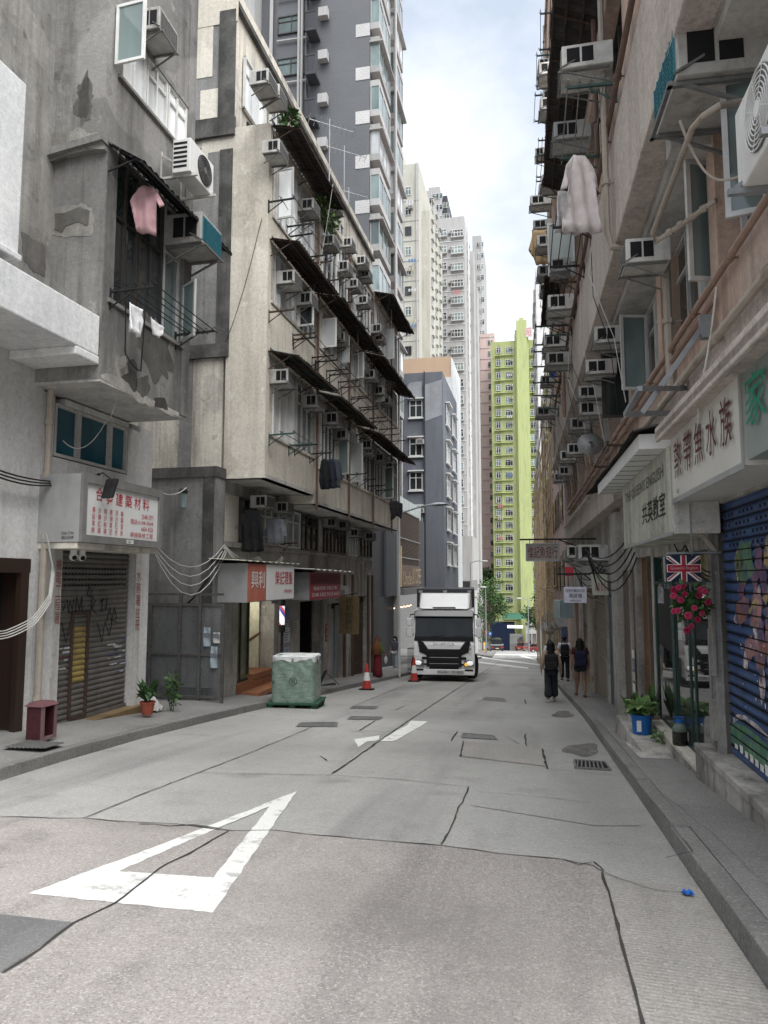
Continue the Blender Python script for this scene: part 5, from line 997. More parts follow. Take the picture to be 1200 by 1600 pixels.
def blob(u, v, ru, rv, a=0., n=26):
    o = []
    for i in range(n):
        k = 6.2832*i/n; r = 1.1+.55*mnoise.noise(Vector((math.cos(k)*1.6+u, math.sin(k)*1.6+v, 0))); o.append((u+r*(ru*math.cos(k)*math.cos(a)-rv*math.sin(k)*math.sin(a)), v+r*(ru*math.cos(k)*math.sin(a)+rv*math.sin(k)*math.cos(a))))
    return o
mp_('hill', (.05, .17, .06), [[(1142, 1128), (1160, 1132), (1180, 1146), (1200, 1165), (1230, 1200), (1230, 1235), (1170, 1180), (1142, 1158)]])
mp_('green_head', (.06, .15, .055), [blob(1164, 880, 12, 31)])
mp_('pale_edge', (.42, .38, .12), [blob(1153, 880, 3, 24), ])
mp_('maroon_plume', (.13, .045, .08), [blob(1186, 874, 5, 26), blob(1158, 920, 5, 13), blob(1180, 905, 4, 12), blob(1194, 905, 5, 20), blob(1190, 985, 4, 16)])
mp_('yellow_plume', (.36, .26, .09), [blob(1200, 862, 5, 30, .12), blob(1196, 925, 4, 18), blob(1178, 946, 4, 11, .5), blob(1208, 920, 5, 20), blob(1205, 975, 4, 12)])
mp_('red_body', (.24, .10, .085), [blob(1160, 955, 9, 22, .2), blob(1182, 955, 8, 34), blob(1173, 1012, 8, 18), blob(1189, 1020, 6, 36), blob(1202, 985, 7, 36)])
mp_('pale_body', (.44, .35, .34), [blob(1152, 966, 4, 9), blob(1182, 985, 4, 19), blob(1166, 1034, 3.5, 13), blob(1192, 1070, 4, 26), blob(1204, 1030, 4, 20), blob(1186, 925, 2.5, 9)])
mp_('white_road', (.50, .44, .42), [[(1146, 1121), (1152, 1116), (1165, 1118), (1182, 1131), (1215, 1164), (1215, 1170), (1182, 1139), (1164, 1124), (1154, 1125), (1146, 1131)]])
mp_('eye', (.03, .02, .03), [blob(1160, 880, 2.2, 6), blob(1153, 884, 1.4, 5)])
w = MB()
for i in range(4):
    for k in range(30):
        if (k+i) % 5 == 4: continue
        y = 4.2+k*.12; z = 1.85+i*.1; w.box(XS2-.02, XS2-.016, y, y+.05, z, z+.03)
w.build('vent_slots', m_dark, mural)
n = int(2.54/.1); w = MB()
for k in range(1, n): z = -.22+2.54*k/n; w.box(XS2-.027, XS2-.012, 3.9, 7.84, z-.007, z+.005)
o = w.build('slat_joint', m_dark, mural); o['kind'] = 'stuff'
random.seed(4); w = MB()
for _ in range(16): q = RF.onx(random.uniform(1150, 1200), random.uniform(1000, 1130), XS2-.024); w.box(q.x, q.x+.003, q.y, q.y+.015, q.z, q.z+random.uniform(.01, .03))
for i in range(7): q = RF.onx(1150+i*8, 1163+i*7, XS2-.03); w.box(q.x, q.x+.003, q.y-.05, q.y+.04, q.z-.04, q.z+random.uniform(.0, .05))
w.build('white_flecks', m_white, mural)
w = MB(); w.box(XS2-.07, XS2-.02, 5.5, 5.62, -.13, -.09); w.tube([(XS2-.06, 5.56, -.1), (XS2-.11, 5.56, -.12), (XS2-.07, 5.56, -.17)], .012, 5); w.build('padlock', m_rust, mural)
w = MB(); w.box(1.80, XR+.1, 2.5, 8.34, -1.2, -.30, 0); w.box(1.79, XR+.1, 2.5, 8.35, -.30, -.22, 1); w.build('plinth', [m_rgrey, m_rgrey], hr, bevel=.012)
w = MB(); w.box(1.93, XR+.1, 7.86, 8.0, -.22, 2.32, 0); w.box(1.90, 1.93, 7.83, 7.98, .55, 1.5, 0); w.box(1.88, 1.93, 7.90, 8.0, -.1, .3, 0); w.build('shutter_post', m_rgrey, hr)
# glass shopfront
gm_ = plain('dark_green_paint', (.012, .04, .034), .4, 0, .2, 5, .2); zg = -.52
w = MB(); w.box(1.84, XR+.1, 8.2, 11.45, -1.4, zg-.04, 0); w.box(1.83, XR+.1, 8.2, 11.45, zg-.04, zg, 1); w.build('sill', [m_rgrey, m_cream], hr)
for a, b, n in ((8.2, 9.05, 1), (9.05, 9.3, 1), (9.3, 10.05, 1), (10.3, 11.4, 2)): window(hr, 'x', XR+.055, -1, a, b, zg, 1.5, 1, 1, gm_, m_shopg, t=.035, name='glass_door', pd=.05)
window(hr, 'x', XR+.1, -1, 8.2, 11.4, 1.5, 1.86, 4, 1, gm_, plain('amber_pane', (.22, .18, .08), .2), t=.04, name='transom_window')
w = MB(); w.box(1.975, XR+.12, 10.08, 10.27, zg, 1.5); w.box(1.98, XR+.1, 11.38, 11.46, zg, 1.86); w.build('green_post', gm_, hr)
w = MB()
for k in range(24): w.box(1.97, 1.99, 8.19, 8.22, zg+k*.06, zg+k*.06+.03)
w.box(1.95, 1.97, 8.17, 8.24, zg, 1.0); w.build('folding_grille', m_steel, hr)
w = MB(); w.box(XR+.45, XR+.5, 8.2, 11.4, -1, 1.9); w.build('shop_backdrop', plain('dim_interior', (.05, .045, .035), .9), hr)
# farther shopfronts
w = MB(); w.box(XR-.03, XR+.05, 11.46, 11.62, -1.2, 1.95, 0); w.box(XR-.02, XR+.05, 12.0, 12.12, -1.3, 1.9, 1); w.box(XR+.1, XR+.12, 11.6, 13.3, -1.4, 1.9, 2); w.box(XR+.02, XR+.06, 13.55, 15.05, -1.6, 1.7, 1); w.box(XR-.03, XR+.03, 13.9, 14., -1.6, 1.7, 0)
w.build('timber_doors', [m_rgrey, plain('grimy_door', (.13, .105, .085), .7, dirt=.5), m_wood], hr)
w = MB(); w.box(XR-.12, XR+.2, 15.05, 15.95, -1.8, 2.9); w.build('concrete_column', m_rgrey, hr, bevel=.02)
w = MB(); w.box(XR+.05, XR+.08, 16, 18, -1.9, 1.5); w.build('blue_door', plain('blue_grey_door', (.10, .13, .15), .5, .2, .1, 3, .3), hr)
w = MB(); slats(w, XR+.1, -1, 18.3, 21.6, -2.2, 1.3, .1); w.build('roller_shutter', plain('beige_shutter', (.28, .24, .19), .6, .1, .1, 5, .4), hr)
w = MB(); slats(w, XR+.1, -1, 25.5, 29.2, -3, 1., .1); w.build('roller_shutter', plain('brown_shutter2', (.2, .13, .09), .6, .1, .1, 5, .4), hr)
w = MB(); w.box(XR+.2, XR+.25, 22.1, 25, -2.6, 1.2); w.build('shop_window', m_shopg, hr)
mbp = plain('beige_pier', (.40, .34, .28), .7, dirt=.3)
for y in (21.6, 24.9, 29.2): MB().box(XR-.1, XR+.02, y, y+.5, -3, 1.9).build('beige_pier', mbp, hr)
w = MB(); w.box(XR+.02, XR+.05, 16, 18, 1.5, 2.3); w.box(1.75, XR+.02, 18.3, 24, 1.3, 1.9); w.build('fascia', m_signs, hr)
# signs on the right
s = thing('shop_sign', 'white aquarium shop sign with five large maroon characters', 'sign', (XR, 6.5, 2.3), RF)
f = 1.55
w = MB(); w.box(f, XR, 5.34, 7.72, 2.33, 3.0); w.build('box', plain('sign_cream', (.60, .585, .54), .5, 0, .06, 2, .35, (.25, .23, .19)), s)
w = MB(); w.box(f-.012, f, 5.32, 7.74, 2.30, 2.35); w.box(f-.012, f, 5.32, 5.35, 2.35, 3.0); w.build('rim', m_signs, s)
w = MB()
for i, t in enumerate('熱帶魚水族'): w.text(t, (f-.003, 7.5-i*.42, 2.53), U2, V, .31, .37, 0, .018, bold=.004)
w.text('161', (f-.003, 7.5, 2.38), U2, V, .1, .05, 1); w.build('lettering', [m_maroon, m_black2], s)
s = thing('shop_sign', 'grey green sign board with raised green characters at the right edge', 'sign', (XR, 4.5, 2.3), RF)
w = MB(); w.box(f+.02, XR, 3.3, 5.3, 2.36, 3.0); w.build('box', plain('sign_grey_green', (.26, .30, .275), .5, 0, .06, 2, .2), s)
w = MB()
for i, t in enumerate('家寶'): w.text(t, (f+.017, 5.22-i*.5, 2.56), U2, V, .42, .36, 0, .025, bold=.004)
w.build('lettering', m_greenl, s)
w = MB(); w.box(1.4, 1.86, 2.5, 7.75, 2.98, 3.06, 0); w.box(1.4, 1.44, 2.5, 7.75, 2.955, 3.10, 0); w.build('canopy_slab', m_beam, hr, bevel=.01)
w = MB(); w.box(f+.01, XR, 7.75, 7.79, 2.0, 2.33); w.build('sign_end_panel', m_soffit, hr)
w = MB(); w.bar((f+.05, 7.8, 2.32), (XR-.02, 7.86, 1.8), .035); w.build('sign_strut', m_pipew, hr)
s = thing('shop_sign', 'mildewed pale sign of the english school with faint black lettering', 'sign', (XR, 9.5, 2.), RF)
w = MB(); w.box(f, XR, 7.8, 11.35, 2.0, 2.93); w.build('box', wall('mildew_sign', (.50, .50, .44), (.40, .405, .335), (.10, .115, .08), .75, seed=30., sc=1.2, bs=.1), s)
fl_ = plain('faded_grey_lettering', (.13, .13, .105), .7, dirt=0); w = MB(); w.text("THE QUEEN'S ENGLISH", (f-.003, 11.0, 2.62), U2, V, 2.85, .17, 0); w.text('共英教室', (f-.003, 9.6, 2.22), U2, V, 1.5, .27, 1, bold=.004); w.build('lettering', [fl_, m_black2], s)
w = MB(); w.box(f-.012, f, 7.78, 11.36, 1.985, 2.02); w.build('rim', m_signs, s)
cn = thing('shop_canopy', 'white boarded canopy box with black corrugated top above the english school sign', 'canopy', (1.4, 10, 2.9), RF)
w = MB(); w.box(1.28, 1.62, 8.0, 12.25, 2.935, 3.10); w.build('box', m_signw, cn, bevel=.006)
w = MB()
for k in range(10): w.box(1.285, 1.62, 8.4+k*.4, 8.408+k*.4, 2.93, 2.937)
w.build('board_joints', m_joint, cn)
w = MB(); corr(w, 1.9, 3.27, 1.22, 3.12, 7.9, 13.8, .1, .014); w.build('corrugated_top', m_awn, cn)
# flag sign and hanging roses
s = thing('hanging_sign', 'small flag shaped sign hanging by the glass shopfront', 'sign', (1.75, 7.72, 1.5), RF); Y = 7.72
a, b = RF.ony(1041, 868, Y), RF.ony(1096, 909, Y)
w = MB(); w.box(a.x, b.x, Y, Y+.03, b.z, a.z); bd = w.build('board', plain('flag_blue', (.012, .014, .035), .5), s, bevel=.006)
wd, ht = b.x-a.x, a.z-b.z
def fq(pts, m, dy): w.add([(a.x+wd*x, Y-dy, b.z+ht*y) for x, y in pts], [tuple(range(len(pts)))], m)
w = MB()
for P, m, dy in [([(.0, .02), (.0, .12), (.42, .5), (.5, .5)], 0, .002), ([(1, .98), (1, .88), (.58, .5), (.5, .5)], 0, .002), ([(0, .98), (.1, .98), (.5, .56), (.5, .44), (.36, .56), (0, .88)], 0, .0022), ([(1, .02), (.9, .02), (.5, .44), (.5, .56), (.64, .44), (1, .12)], 0, .0022), ([(0, .02), (.1, .02), (.5, .44), (.5, .56), (.36, .44), (0, .12)], 0, .0024), ([(1, .98), (.9, .98), (.5, .56), (.5, .44), (.64, .56), (1, .88)], 0, .0024),
    ([(0, .93), (.04, .96), (.4, .58), (.36, .56)], 1, .004), ([(1, .07), (.96, .04), (.6, .42), (.64, .44)], 1, .004), ([(.04, .04), (.0, .08), (.36, .45), (.4, .44)], 1, .0042), ([(.96, .96), (1, .92), (.64, .55), (.6, .56)], 1, .0042),
    ([(.41, 0), (.59, 0), (.59, 1), (.41, 1)], 0, .006), ([(0, .36), (1, .36), (1, .66), (0, .66)], 0, .0062), ([(.44, 0), (.56, 0), (.56, 1), (.44, 1)], 1, .008), ([(0.02, .38), (.98, .38), (.98, .64), (.02, .64)], 1, .0082)]: fq(P, m, dy)
w.text("Queen's English", (a.x+wd*.1, Y-.0095, b.z+ht*.44), (1, 0, 0), V, wd*.8, ht*.14, 2, .002)
w.build('flag_face', [m_signw, plain('flag_red', (.30, .02, .035), .5), plain('pale_pink_lettering', (.5, .35, .36), .5)], s)
w = MB(); w.tube([(a.x-.015, Y+.015, b.z), (a.x-.02, Y+.015, a.z-.02), (a.x+.02, Y+.015, a.z+.02), (XR, Y+.05, a.z+.03)], .012, 6); w.tube([(a.x+.25, Y+.015, a.z), (a.x+.25, Y+.02, 2.3)], .006, 4); w.build('bracket', m_steel, s)
fb = thing('rose_basket', 'hanging basket of deep pink roses below the flag sign', 'flower basket', (1.8, 7.7, 1.0), RF)
c0 = RF.ony(1080, 942, 7.68); random.seed(9)
w = MB(); leafy(w, c0, (.17, .12, .2), 320, .075, 0); w.build('leaves', [m_leafd, m_leaf], fb)
w = MB(); w.lathe([(.05, -.1), (.11, .0), (.12, .04)], (c0.x, c0.y, c0.z), 12)
for k in range(8):
    q = c0+Vector((random.uniform(-.14, .14), random.uniform(-.08, .08), random.uniform(-.2, .12))); w.tube([c0+Vector((0, 0, .05)), (c0+q)/2+Vector((0, 0, .08)), q], .004, 4)
w.build('stems', m_leafd, fb)
RO = [plain('rose_pink', (.40, .035, .095), .5, bump=0), plain('rose_deep', (.24, .012, .045), .5, bump=0)]
for u, v in [(1053, 922), (1060, 918), (1068, 916), (1070, 928), (1052, 931), (1063, 937), (1053, 955), (1059, 954), (1073, 985), (1094, 921), (1101, 924), (1092, 930), (1090, 968), (1080, 978), (1106, 941), (1085, 950), (1075, 962), (1097, 958)]:
    q = RF.ony(u, v, 7.56+random.uniform(-.02, .05)); w = MB(); r = random.uniform(.024, .036)
    for ring, (n, rr, tilt) in enumerate(((3, .35, .2), (5, .65, .55), (6, 1., 1.0))):
        for k in range(n):
            an = 6.283*k/n+ring; e = Vector((math.cos(an), -.35, math.sin(an))); t_ = Vector((-math.sin(an), 0, math.cos(an)))
            b0 = q; m1 = q+e*r*rr*.7-Vector((0, r*.55*(1-tilt*.6), 0)); tp = q+e*r*rr*1.1-Vector((0, r*.6*(1-tilt), 0))
            w.add([b0, m1+t_*r*.55*rr, tp+t_*r*.3*rr, tp-t_*r*.3*rr, m1-t_*r*.55*rr], [(0, 1, 2, 3, 4)], 0)
    w.ball(q, r*.4, 0, 6, 4); w.build('rose', [RO[random.random() < .45]], fb)
# hanging signs farther along
def barsign(Y, u0, v0, u1, v1, name, lb, bm_, lines, ubar, vbar, frm=None, dep=.1):
    a, b = RF.ony(u0, v0, Y), RF.ony(u1, v1, Y); s = thing(name, lb, 'sign', ((a.x+b.x)/2, Y, b.z), RF)
    w = MB(); w.box(a.x, b.x, Y, Y+dep, b.z, a.z, 0); W_, H_ = b.x-a.x, a.z-b.z
    w.build('board', bm_, s)
    if frm: w = MB(); [w.bar(p, q, .03) for p, q in (((a.x, Y-.01, a.z), (b.x, Y-.01, a.z)), ((a.x, Y-.01, b.z), (b.x, Y-.01, b.z)), ((a.x, Y-.01, b.z), (a.x, Y-.01, a.z)), ((b.x, Y-.01, b.z), (b.x, Y-.01, a.z)))]; w.build('rim', frm, s)
    w = MB()
    for t, x, y, ww, hh, m in lines: w.text(t, (a.x+W_*x, Y-.004, b.z+H_*y), (1, 0, 0), V, W_*ww, H_*hh, m, .003, bold=.004 if hh > .5 else 0.)
    w.build('lettering', [m_maroon, m_black2, m_red], s)
    p0 = RF.ony(ubar[0], vbar, Y); w = MB(); w.bar((p0.x, Y+.05, p0.z), (XR+.1, Y+.05, p0.z), .045)
    for x in (a.x+.1, b.x-.1): w.bar((x, Y+.05, a.z), (x, Y+.05, p0.z), .02)
    w.bar((b.x-.05, Y+.05, p0.z), (XR, Y+.05, a.z-.25), .03); w.build('hanging_bar', m_biron, s)
barsign(20, 822, 850, 874, 876, 'hanging_sign', 'grey hanging sign with maroon shark fin shop characters against the green tower', plain('weathered_board', (.27, .25, .23), .7, dirt=.5), [('偉記魚翅行', .05, .15, .9, .7, 0)], (812, 0), 843, m_steel)
barsign(16.6, 881, 917, 917, 942, 'hanging_sign', 'small white hanging clinic sign with black characters', plain('lilac_white', (.55, .54, .62), .5), [('註冊中醫師診所', .08, .66, .84, .2, 1), ('馮焯倫', .2, .3, .6, .3, 1), ('星期日休息', .25, .08, .5, .1, 1)], (870, 0), 897)
a, b = RF.ony(883, 886, 17.5), RF.ony(896, 900, 17.5); w = MB(); w.box(a.x, b.x, 17.5, 17.6, b.z, a.z); w.build('hanging_sign', m_red, fr=RF, label='small plain red board hanging above the clinic sign', cat='sign')
a, b = RF.ony(923, 897, 14.6), RF.ony(951, 930, 14.6); w = MB(); w.hexa([(a.x+.03, 14.6, b.z), (b.x, 14.6, b.z), (b.x, 14.68, b.z), (a.x+.03, 14.68, b.z), (a.x, 14.55, a.z), (b.x-.02, 14.55, a.z), (b.x-.02, 14.63, a.z), (a.x, 14.63, a.z)], 0)
for k in range(5): x = a.x+.08+k*.055; w.box(x, x+.02, 14.57, 14.6, b.z+.08, a.z-.08, 1)
w.build('shield_sign', [m_signd, plain('pale_red', (.35, .2, .17))], fr=RF, label='grimy pale shield shaped sign right of the clinic sign', cat='sign')
for u0, u1, lb in ((866, 876, 'narrow pale box sign below the clinic sign'), (876, 895, 'wide blue grey box sign below the clinic sign')):
    a, b = RF.ony(u0, 938, 22), RF.ony(u1, 966, 22.); w = MB(); w.box(a.x, b.x, 22, 22.6, b.z, a.z); w.build('box_sign', plain('blue_grey_box%d' % u0, (.30, .36, .37) if u0 < 870 else (.17, .22, .235), .5, 0, .1, 3, .3), fr=RF, label=lb, cat='sign', bevel=.01)
cable([(1.7, 12, 2.2), (1.2, 14, 2.1), (1.7, 16, 1.9), (1.3, 19, 1.9)], .25, .012, m_cableb, lb='tangled black wires over the far right shops', n=5, sp=.08, fr=RF)
cable([(1.8, 9.0, 1.95), (1.75, 8.2, 1.9), (1.95, 7.9, 1.6)], .08, .008, m_cableb, lb='thin dark wires above the glass shopfront', n=3, sp=.04, fr=RF)
cable([(1.6, 6.0, 3.9), (1.5, 6.3, 3.1), (1.54, 6.6, 2.85)], .1, .008, m_cable, lb='thin pale wire drooping onto the aquarium sign', fr=RF)
cable([(1.35, 5.9, 5.3), (1.6, 5.8, 4.7), (1.95, 5.2, 4.75)], .12, .012, m_pipew, lb='drain hose looping below the big teal air conditioner', fr=RF)
# step, pots and bottle by the shopfront
w = MB(); zt = gz(10.)+.30
w.hexa([(1.42, 9.6, gz(9.6)+.135), (1.84, 9.6, gz(9.6)+.135), (1.84, 12.2, gz(12.2)+.1), (1.42, 12.2, gz(12.2)+.1), (1.5, 9.75, gz(9.7)+.17), (1.84, 9.75, gz(9.7)+.17), (1.84, 12.2, gz(11.)+.30), (1.46, 12.2, gz(11.)+.30)])
w.build('step_ramp', m_rgrey, fr=RF, label='low concrete ramp under the blue bucket beside the glass shopfront', cat='ramp', bevel=.01)
def pot(p, fr, r0, r1, h, m, lb, cat, leaf, lr, n, ls, name='potted_plant', up=.5, stems=True):
    t = thing(name, lb, cat, tuple(p), fr); w = MB(); p = Vector(p)
    w.lathe([(r0, 0), (r1, h*.9), (r1*1.06, h*.9), (r1*1.06, h), (r1*.94, h), (r1*.9, h*.85)], p, 18); w.build('pot', m, t, smooth=False)
    w = MB(); c = p+Vector((0, 0, h+lr[2]*.6))
    for _ in range(n):
        an = random.uniform(0, 6.283); e = Vector((math.cos(an)*lr[0], math.sin(an)*lr[1], random.uniform(.35, 1.1)*lr[2])); b0 = p+Vector((0, 0, h*.9)); L1 = b0+e*.6+Vector((0, 0, .04)); s_ = Vector((-math.sin(an), math.cos(an), 0))*ls*.35
        tip = b0+e*1.0-Vector((0, 0, lr[2]*random.uniform(-.1, .4))); w.add([b0, L1+s_, tip, L1-s_], [(0, 1, 2, 3)], random.randrange(2))
    w.build('leaves', leaf, t)
    w = MB()
    for k in range(5): w.tube([p+Vector((0, 0, h*.7)), c+Vector((random.uniform(-.5, .5)*lr[0], random.uniform(-.5, .5)*lr[1], 0))], .006, 4)
    w.build('stems', m_leafd, t); return t
random.seed(21)
q = RF.ony(1003, 1136, 10.9); BL = plain('blue_plastic_bucket', (.015, .12, .36), .4, 0, .1, 6, .2)
zb = gz(10.9)+.285
t = pot((q.x, 10.9, zb), RF, .125, .145, .27, BL, 'variegated plant in a bright blue bucket by the glass shopfront', 'potted plant', [m_leafv, m_leaf], (.26, .26, .26), 60, .2)
w = MB(); w.box(q.x-.09, q.x-.03, 10.745, 10.76, zb+.05, zb+.2); w.build('white_print', m_signw, t)
q2 = RF.ony(1021, 1118, 11.25); pot((q2.x, 11.3, gz(11.3)+.29), RF, .075, .10, .2, plain('pinkish_pot', (.36, .26, .22), .7), 'bare stemmed plant in a pale pink pot behind the blue bucket', 'potted plant', [m_leafd, m_leaf], (.12, .12, .5), 14, .1)
q3 = RF.ony(990, 1112, 11.6); pot((q3.x+.02, 11.75, gz(11.7)+.27), RF, .08, .09, .2, m_signs, 'small plant in a grey pot left of the blue bucket', 'potted plant', [m_leafd, m_leaf], (.2, .2, .35), 30, .14)
q4 = RF.ony(1030, 1128, 10.3); t = thing('creeping_plant', 'small creeping plant trailing over the sill beside the dark bottle', 'plant', (q4.x, 10.3, -.56), RF); w = MB(); leafy(w, (q4.x, 10.35, -.6), (.12, .2, .1), 90, .06); w.build('leaves', [m_leafv, m_leaf], t); w = MB(); w.tube([(q4.x, 10.6, -.6), (q4.x, 10.1, -.56)], .006, 4); w.build('stem', m_leafd, t)
jb = thing('plastic_bottle', 'dark liquid filled bottle with blue top on the shop sill', 'bottle', (1.9, 9.75, zg), RF)
q5 = RF.ony(1048, 1148, 9.6); x5 = 1.90
w = MB(); w.lathe([(.085, 0), (.09, .02), (.09, .17), (.085, .2)], (x5, 9.6, zg), 16); w.build('dark_liquid', plain('dark_liquid', (.012, .013, .01), .1), jb)
w = MB(); w.lathe([(.091, .17), (.088, .21), (.06, .26), (.04, .27)], (x5, 9.6, zg), 16); w.build('shoulder', plain('greenish_plastic', (.10, .13, .11), .15), jb); w = MB(); w.lathe([(.045, .27), (.045, .31)], (x5, 9.6, zg), 12); w.tube([(x5-.05, 9.6, zg+.27), (x5-.07, 9.6, zg+.33), (x5+.05, 9.6, zg+.34), (x5+.05, 9.6, zg+.27)], .01, 5); w.build('cap', BL, jb)
# left pots
q = onground(230, 1116, .21); q = LF.I @ q
pot((q.x, q.y, gz(q.y)+.2), LF, .085, .125, .22, m_pot, 'dark leaved plant in a terracotta pot at the foot of the grey shutter', 'potted plant', [m_leafd, m_leafd], (.2, .2, .42), 46, .16)
q = LF.I @ onground(262, 1108, .2); t = thing('weedy_plant', 'leafy weeds growing before the lane gate', 'plant', (q.x, q.y, gz(q.y)+.2), LF); w = MB(); leafy(w, (q.x+.1, q.y, gz(q.y)+.55), (.11, .14, .32), 90, .11, .2); w.build('leaves', [m_leaf, m_leafd], t)
w = MB(); [w.tube([(q.x+.1+random.uniform(-.08, .08), q.y, gz(q.y)+.15), (q.x+.1+random.uniform(-.15, .15), q.y+random.uniform(-.1, .1), gz(q.y)+.8)], .006, 4) for k in range(5)]; w.build('stems', m_leafd, t)
q = LF.I @ onground(243, 1110, .2); w = MB()
w.sheet(lambda a, b: (q.x-.1+.42*(a-.5), q.y+.3*(b-.5)-.1+.1*a, gz(q.y)+.22+.25*math.sin(b*3.1)*math.sin(a*3.1)+.03*math.sin(a*17)*math.sin(b*15)), 16, 14)
w.build('mesh_bag', plain('white_mesh', (.42, .41, .39), .6, 0, .35, 40, .3, (.06, .06, .055)), fr=LF, label='crumpled white mesh bag between the terracotta pot and the weeds', cat='bag')

# bills, streaks and small fittings on the far piers
random.seed(15)
for k in range(7): y = 13.56; w = MB(); w.box(XR-.035, XR-.03, 13.6, 13.85, -1.1+k*.2, -.95+k*.2); w.build('bill', fr=RF, mats=[m_signw, m_signd, plain('bill_blue', (.2, .25, .3))][k % 3], label=['white paper bill, lowest on the grimy door pier', 'cream paper bill just above the lowest one on the door pier', 'blue paper bill low on the grimy door pier', 'white paper bill in the middle of the strip on the door pier', 'cream paper bill above the middle of the strip on the door pier', 'blue paper bill high on the grimy door pier', 'white paper bill at the top of the strip on the door pier'][k], cat='bill', group='paper bills on the door pier')

for i in range(12):
    y = 10.5+i*1.5+random.uniform(-.4, .4); w = MB(); w.tube([(1.22, y, 7.3), (1.2+random.uniform(-.1, .05), y+.1, 6.2), (1.45, y+random.uniform(-.3, .3), 5.2), (1.6, y+.2, 4.2)], .008, 4); w.build('hanging_wire', m_cableb if i % 2 else m_cable, hr)
# ================================================================ farther buildings (world frame; near walls face the camera down the street)
def WY(u, v, Y): q = W.ony(u, v, Y); return q.x, q.z
def winmesh(par, name, w_, h_, d=.0, cols=2, hood=True, fm=None, gm=None, acu=False, ry=False, grid=False, sill=None):
    """one window as a mesh of unit position (its own origin at lower left), facing -y, or +x when ry"""
    m = MB()
    def bx(x0, x1, y0, y1, z0, z1, k):
        if ry: m.box(-y1, -y0, x0, x1, z0, z1, k)
        else: m.box(x0, x1, y0, y1, z0, z1, k)
    t = .07
    bx(0, w_, -.03, .0, 0, h_, 1); bx(0, t, -.09, -.0, 0, h_, 0); bx(w_-t, w_, -.09, 0, 0, h_, 0); bx(t, w_-t, -.092, 0, h_-t, h_, 0); bx(t, w_-t, -.092, 0, 0, t, 0)
    for i in range(1, cols): bx(w_*i/cols-t/2, w_*i/cols+t/2, -.08, 0, t, h_-t, 0)
    bx(t, w_-t, -.075, 0, h_*.66, h_*.66+t*.8, 0)
    if hood: bx(-.12, w_+.12, -.35, 0, h_+.04, h_+.14, 2); bx(-.1, w_+.1, -.2, 0, -.14, -.03, 2)
    if grid: bx(-.05, w_+.05, -.5, -.46, 0, .06, 0); bx(-.05, w_+.05, -.5, -.46, h_*.45, h_*.45+.05, 0); [bx(w_*k/6-.015, w_*k/6+.015, -.49, -.46, 0, h_*.45, 0) for k in range(7)]; bx(-.08, w_+.08, -.52, 0, -.12, -.0, 2)
    if acu: bx(w_*.6, w_*.6+.62, -.55, -.03, h_*.62, h_*.62+.42, 3); bx(w_*.6+.08, w_*.6+.54, -.56, -.55, h_*.62+.06, h_*.62+.36, 4)
    return m, [fm or m_whitef, gm or m_glass, sill or m_twhite, m_acw, m_grill]
class Wins:                                     # first of each kind is built, the rest share its mesh; the overflow becomes one part
    def __init__(s, par, cap=96): s.par = par; s.n = 0; s.cap = cap; s.src = {}; s.over = MB(); s.om = None
    def put(s, key, pos, **k):
        if s.n >= s.cap: return
        s.n += 1
        if key not in s.src:
            m, mats = winmesh(s.par, 'window', **k); fr, org = META[s.par.name]; META[s.par.name] = (fr, (0, 0, 0)); o = m.build('window', mats, s.par); META[s.par.name] = (fr, org); s.src[key] = o
        else: o = s.src[key].copy(); COL.objects.link(o); o.parent = s.par
        o.location = Vector(pos)-Vector(META[s.par.name][1])
# ---- dark tiled tower
Y = 41.; xl, _ = WY(500, 300, Y); xc, _ = WY(577, 300, Y)
t3 = thing('tiled_tower', 'dark slate tiled tower with stacked corner bay windows rising behind the cream tenements', 'building', (xc, Y, gz(Y)))
w = MB(); w.box(-26, xc, Y, 52, gz(Y)-2, 62, 0); w.build('tower_shaft', m_slate, t3)
xw0, _ = WY(424, 100, 44); w = MB(); w.box(-30, xl-.02, 39.0, Y, 4, 62, 0) if False else w.box(xl-.9, xl-.86, 40.5, Y, 4, 60, 0); w.build('recess_fin', m_slate, t3)
z0_ = WY(560, 264, Y)[1]-2.95*5
xb = xc+.62; m_bay = plain('bay_slab', (.30, .295, .285), .6, dirt=.2); xq_ = WY(618, 400, Y+9.4)[0]
for k in range(20):
    z = z0_+k*2.95
    if z > 60: break
    MB().box(xc-.9, xc+.02, Y-.03, Y, z, z+.85).build('pale_tile_band', m_ptile, t3)
    for ya, yb in ((Y+.15, Y+3.6), (Y+4.9, Y+8.3)):
        w = MB(); w.box(xc-.05, xb, ya, yb, z+2.55, z+2.95); w.box(xc-.05, xb, ya, yb, z+.55, z+.98); w.box(xc-.04, xc, ya+.02, yb-.02, z+.98, z+2.55)
        if k % 2: w.box(xc, xb+.25, ya-.15, yb+.2, z+2.50, z+2.62)
        for q in (ya, ya+(yb-ya)/3, ya+2*(yb-ya)/3, yb-.06): w.box(xb-.05, xb, q, q+.06, z+.98, z+2.55)
        w.box(xc+.02, xc+.09, ya, ya+.05, z+.98, z+2.55); bw = w.build('bay_window', m_bay if k % 2 else m_tgrey, t3)
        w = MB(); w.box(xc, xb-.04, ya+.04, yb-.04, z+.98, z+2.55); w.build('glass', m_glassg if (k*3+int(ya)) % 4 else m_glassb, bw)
    w = MB(); w.box(xc, xq_, Y+9.4, Y+10.9, z, z+.3); bw = w.build('balcony', m_bay, t3); MB().box(xq_-.05, xq_, Y+9.4, Y+10.9, z+.3, z+1.2).build('glass_balustrade', m_glassg, bw)
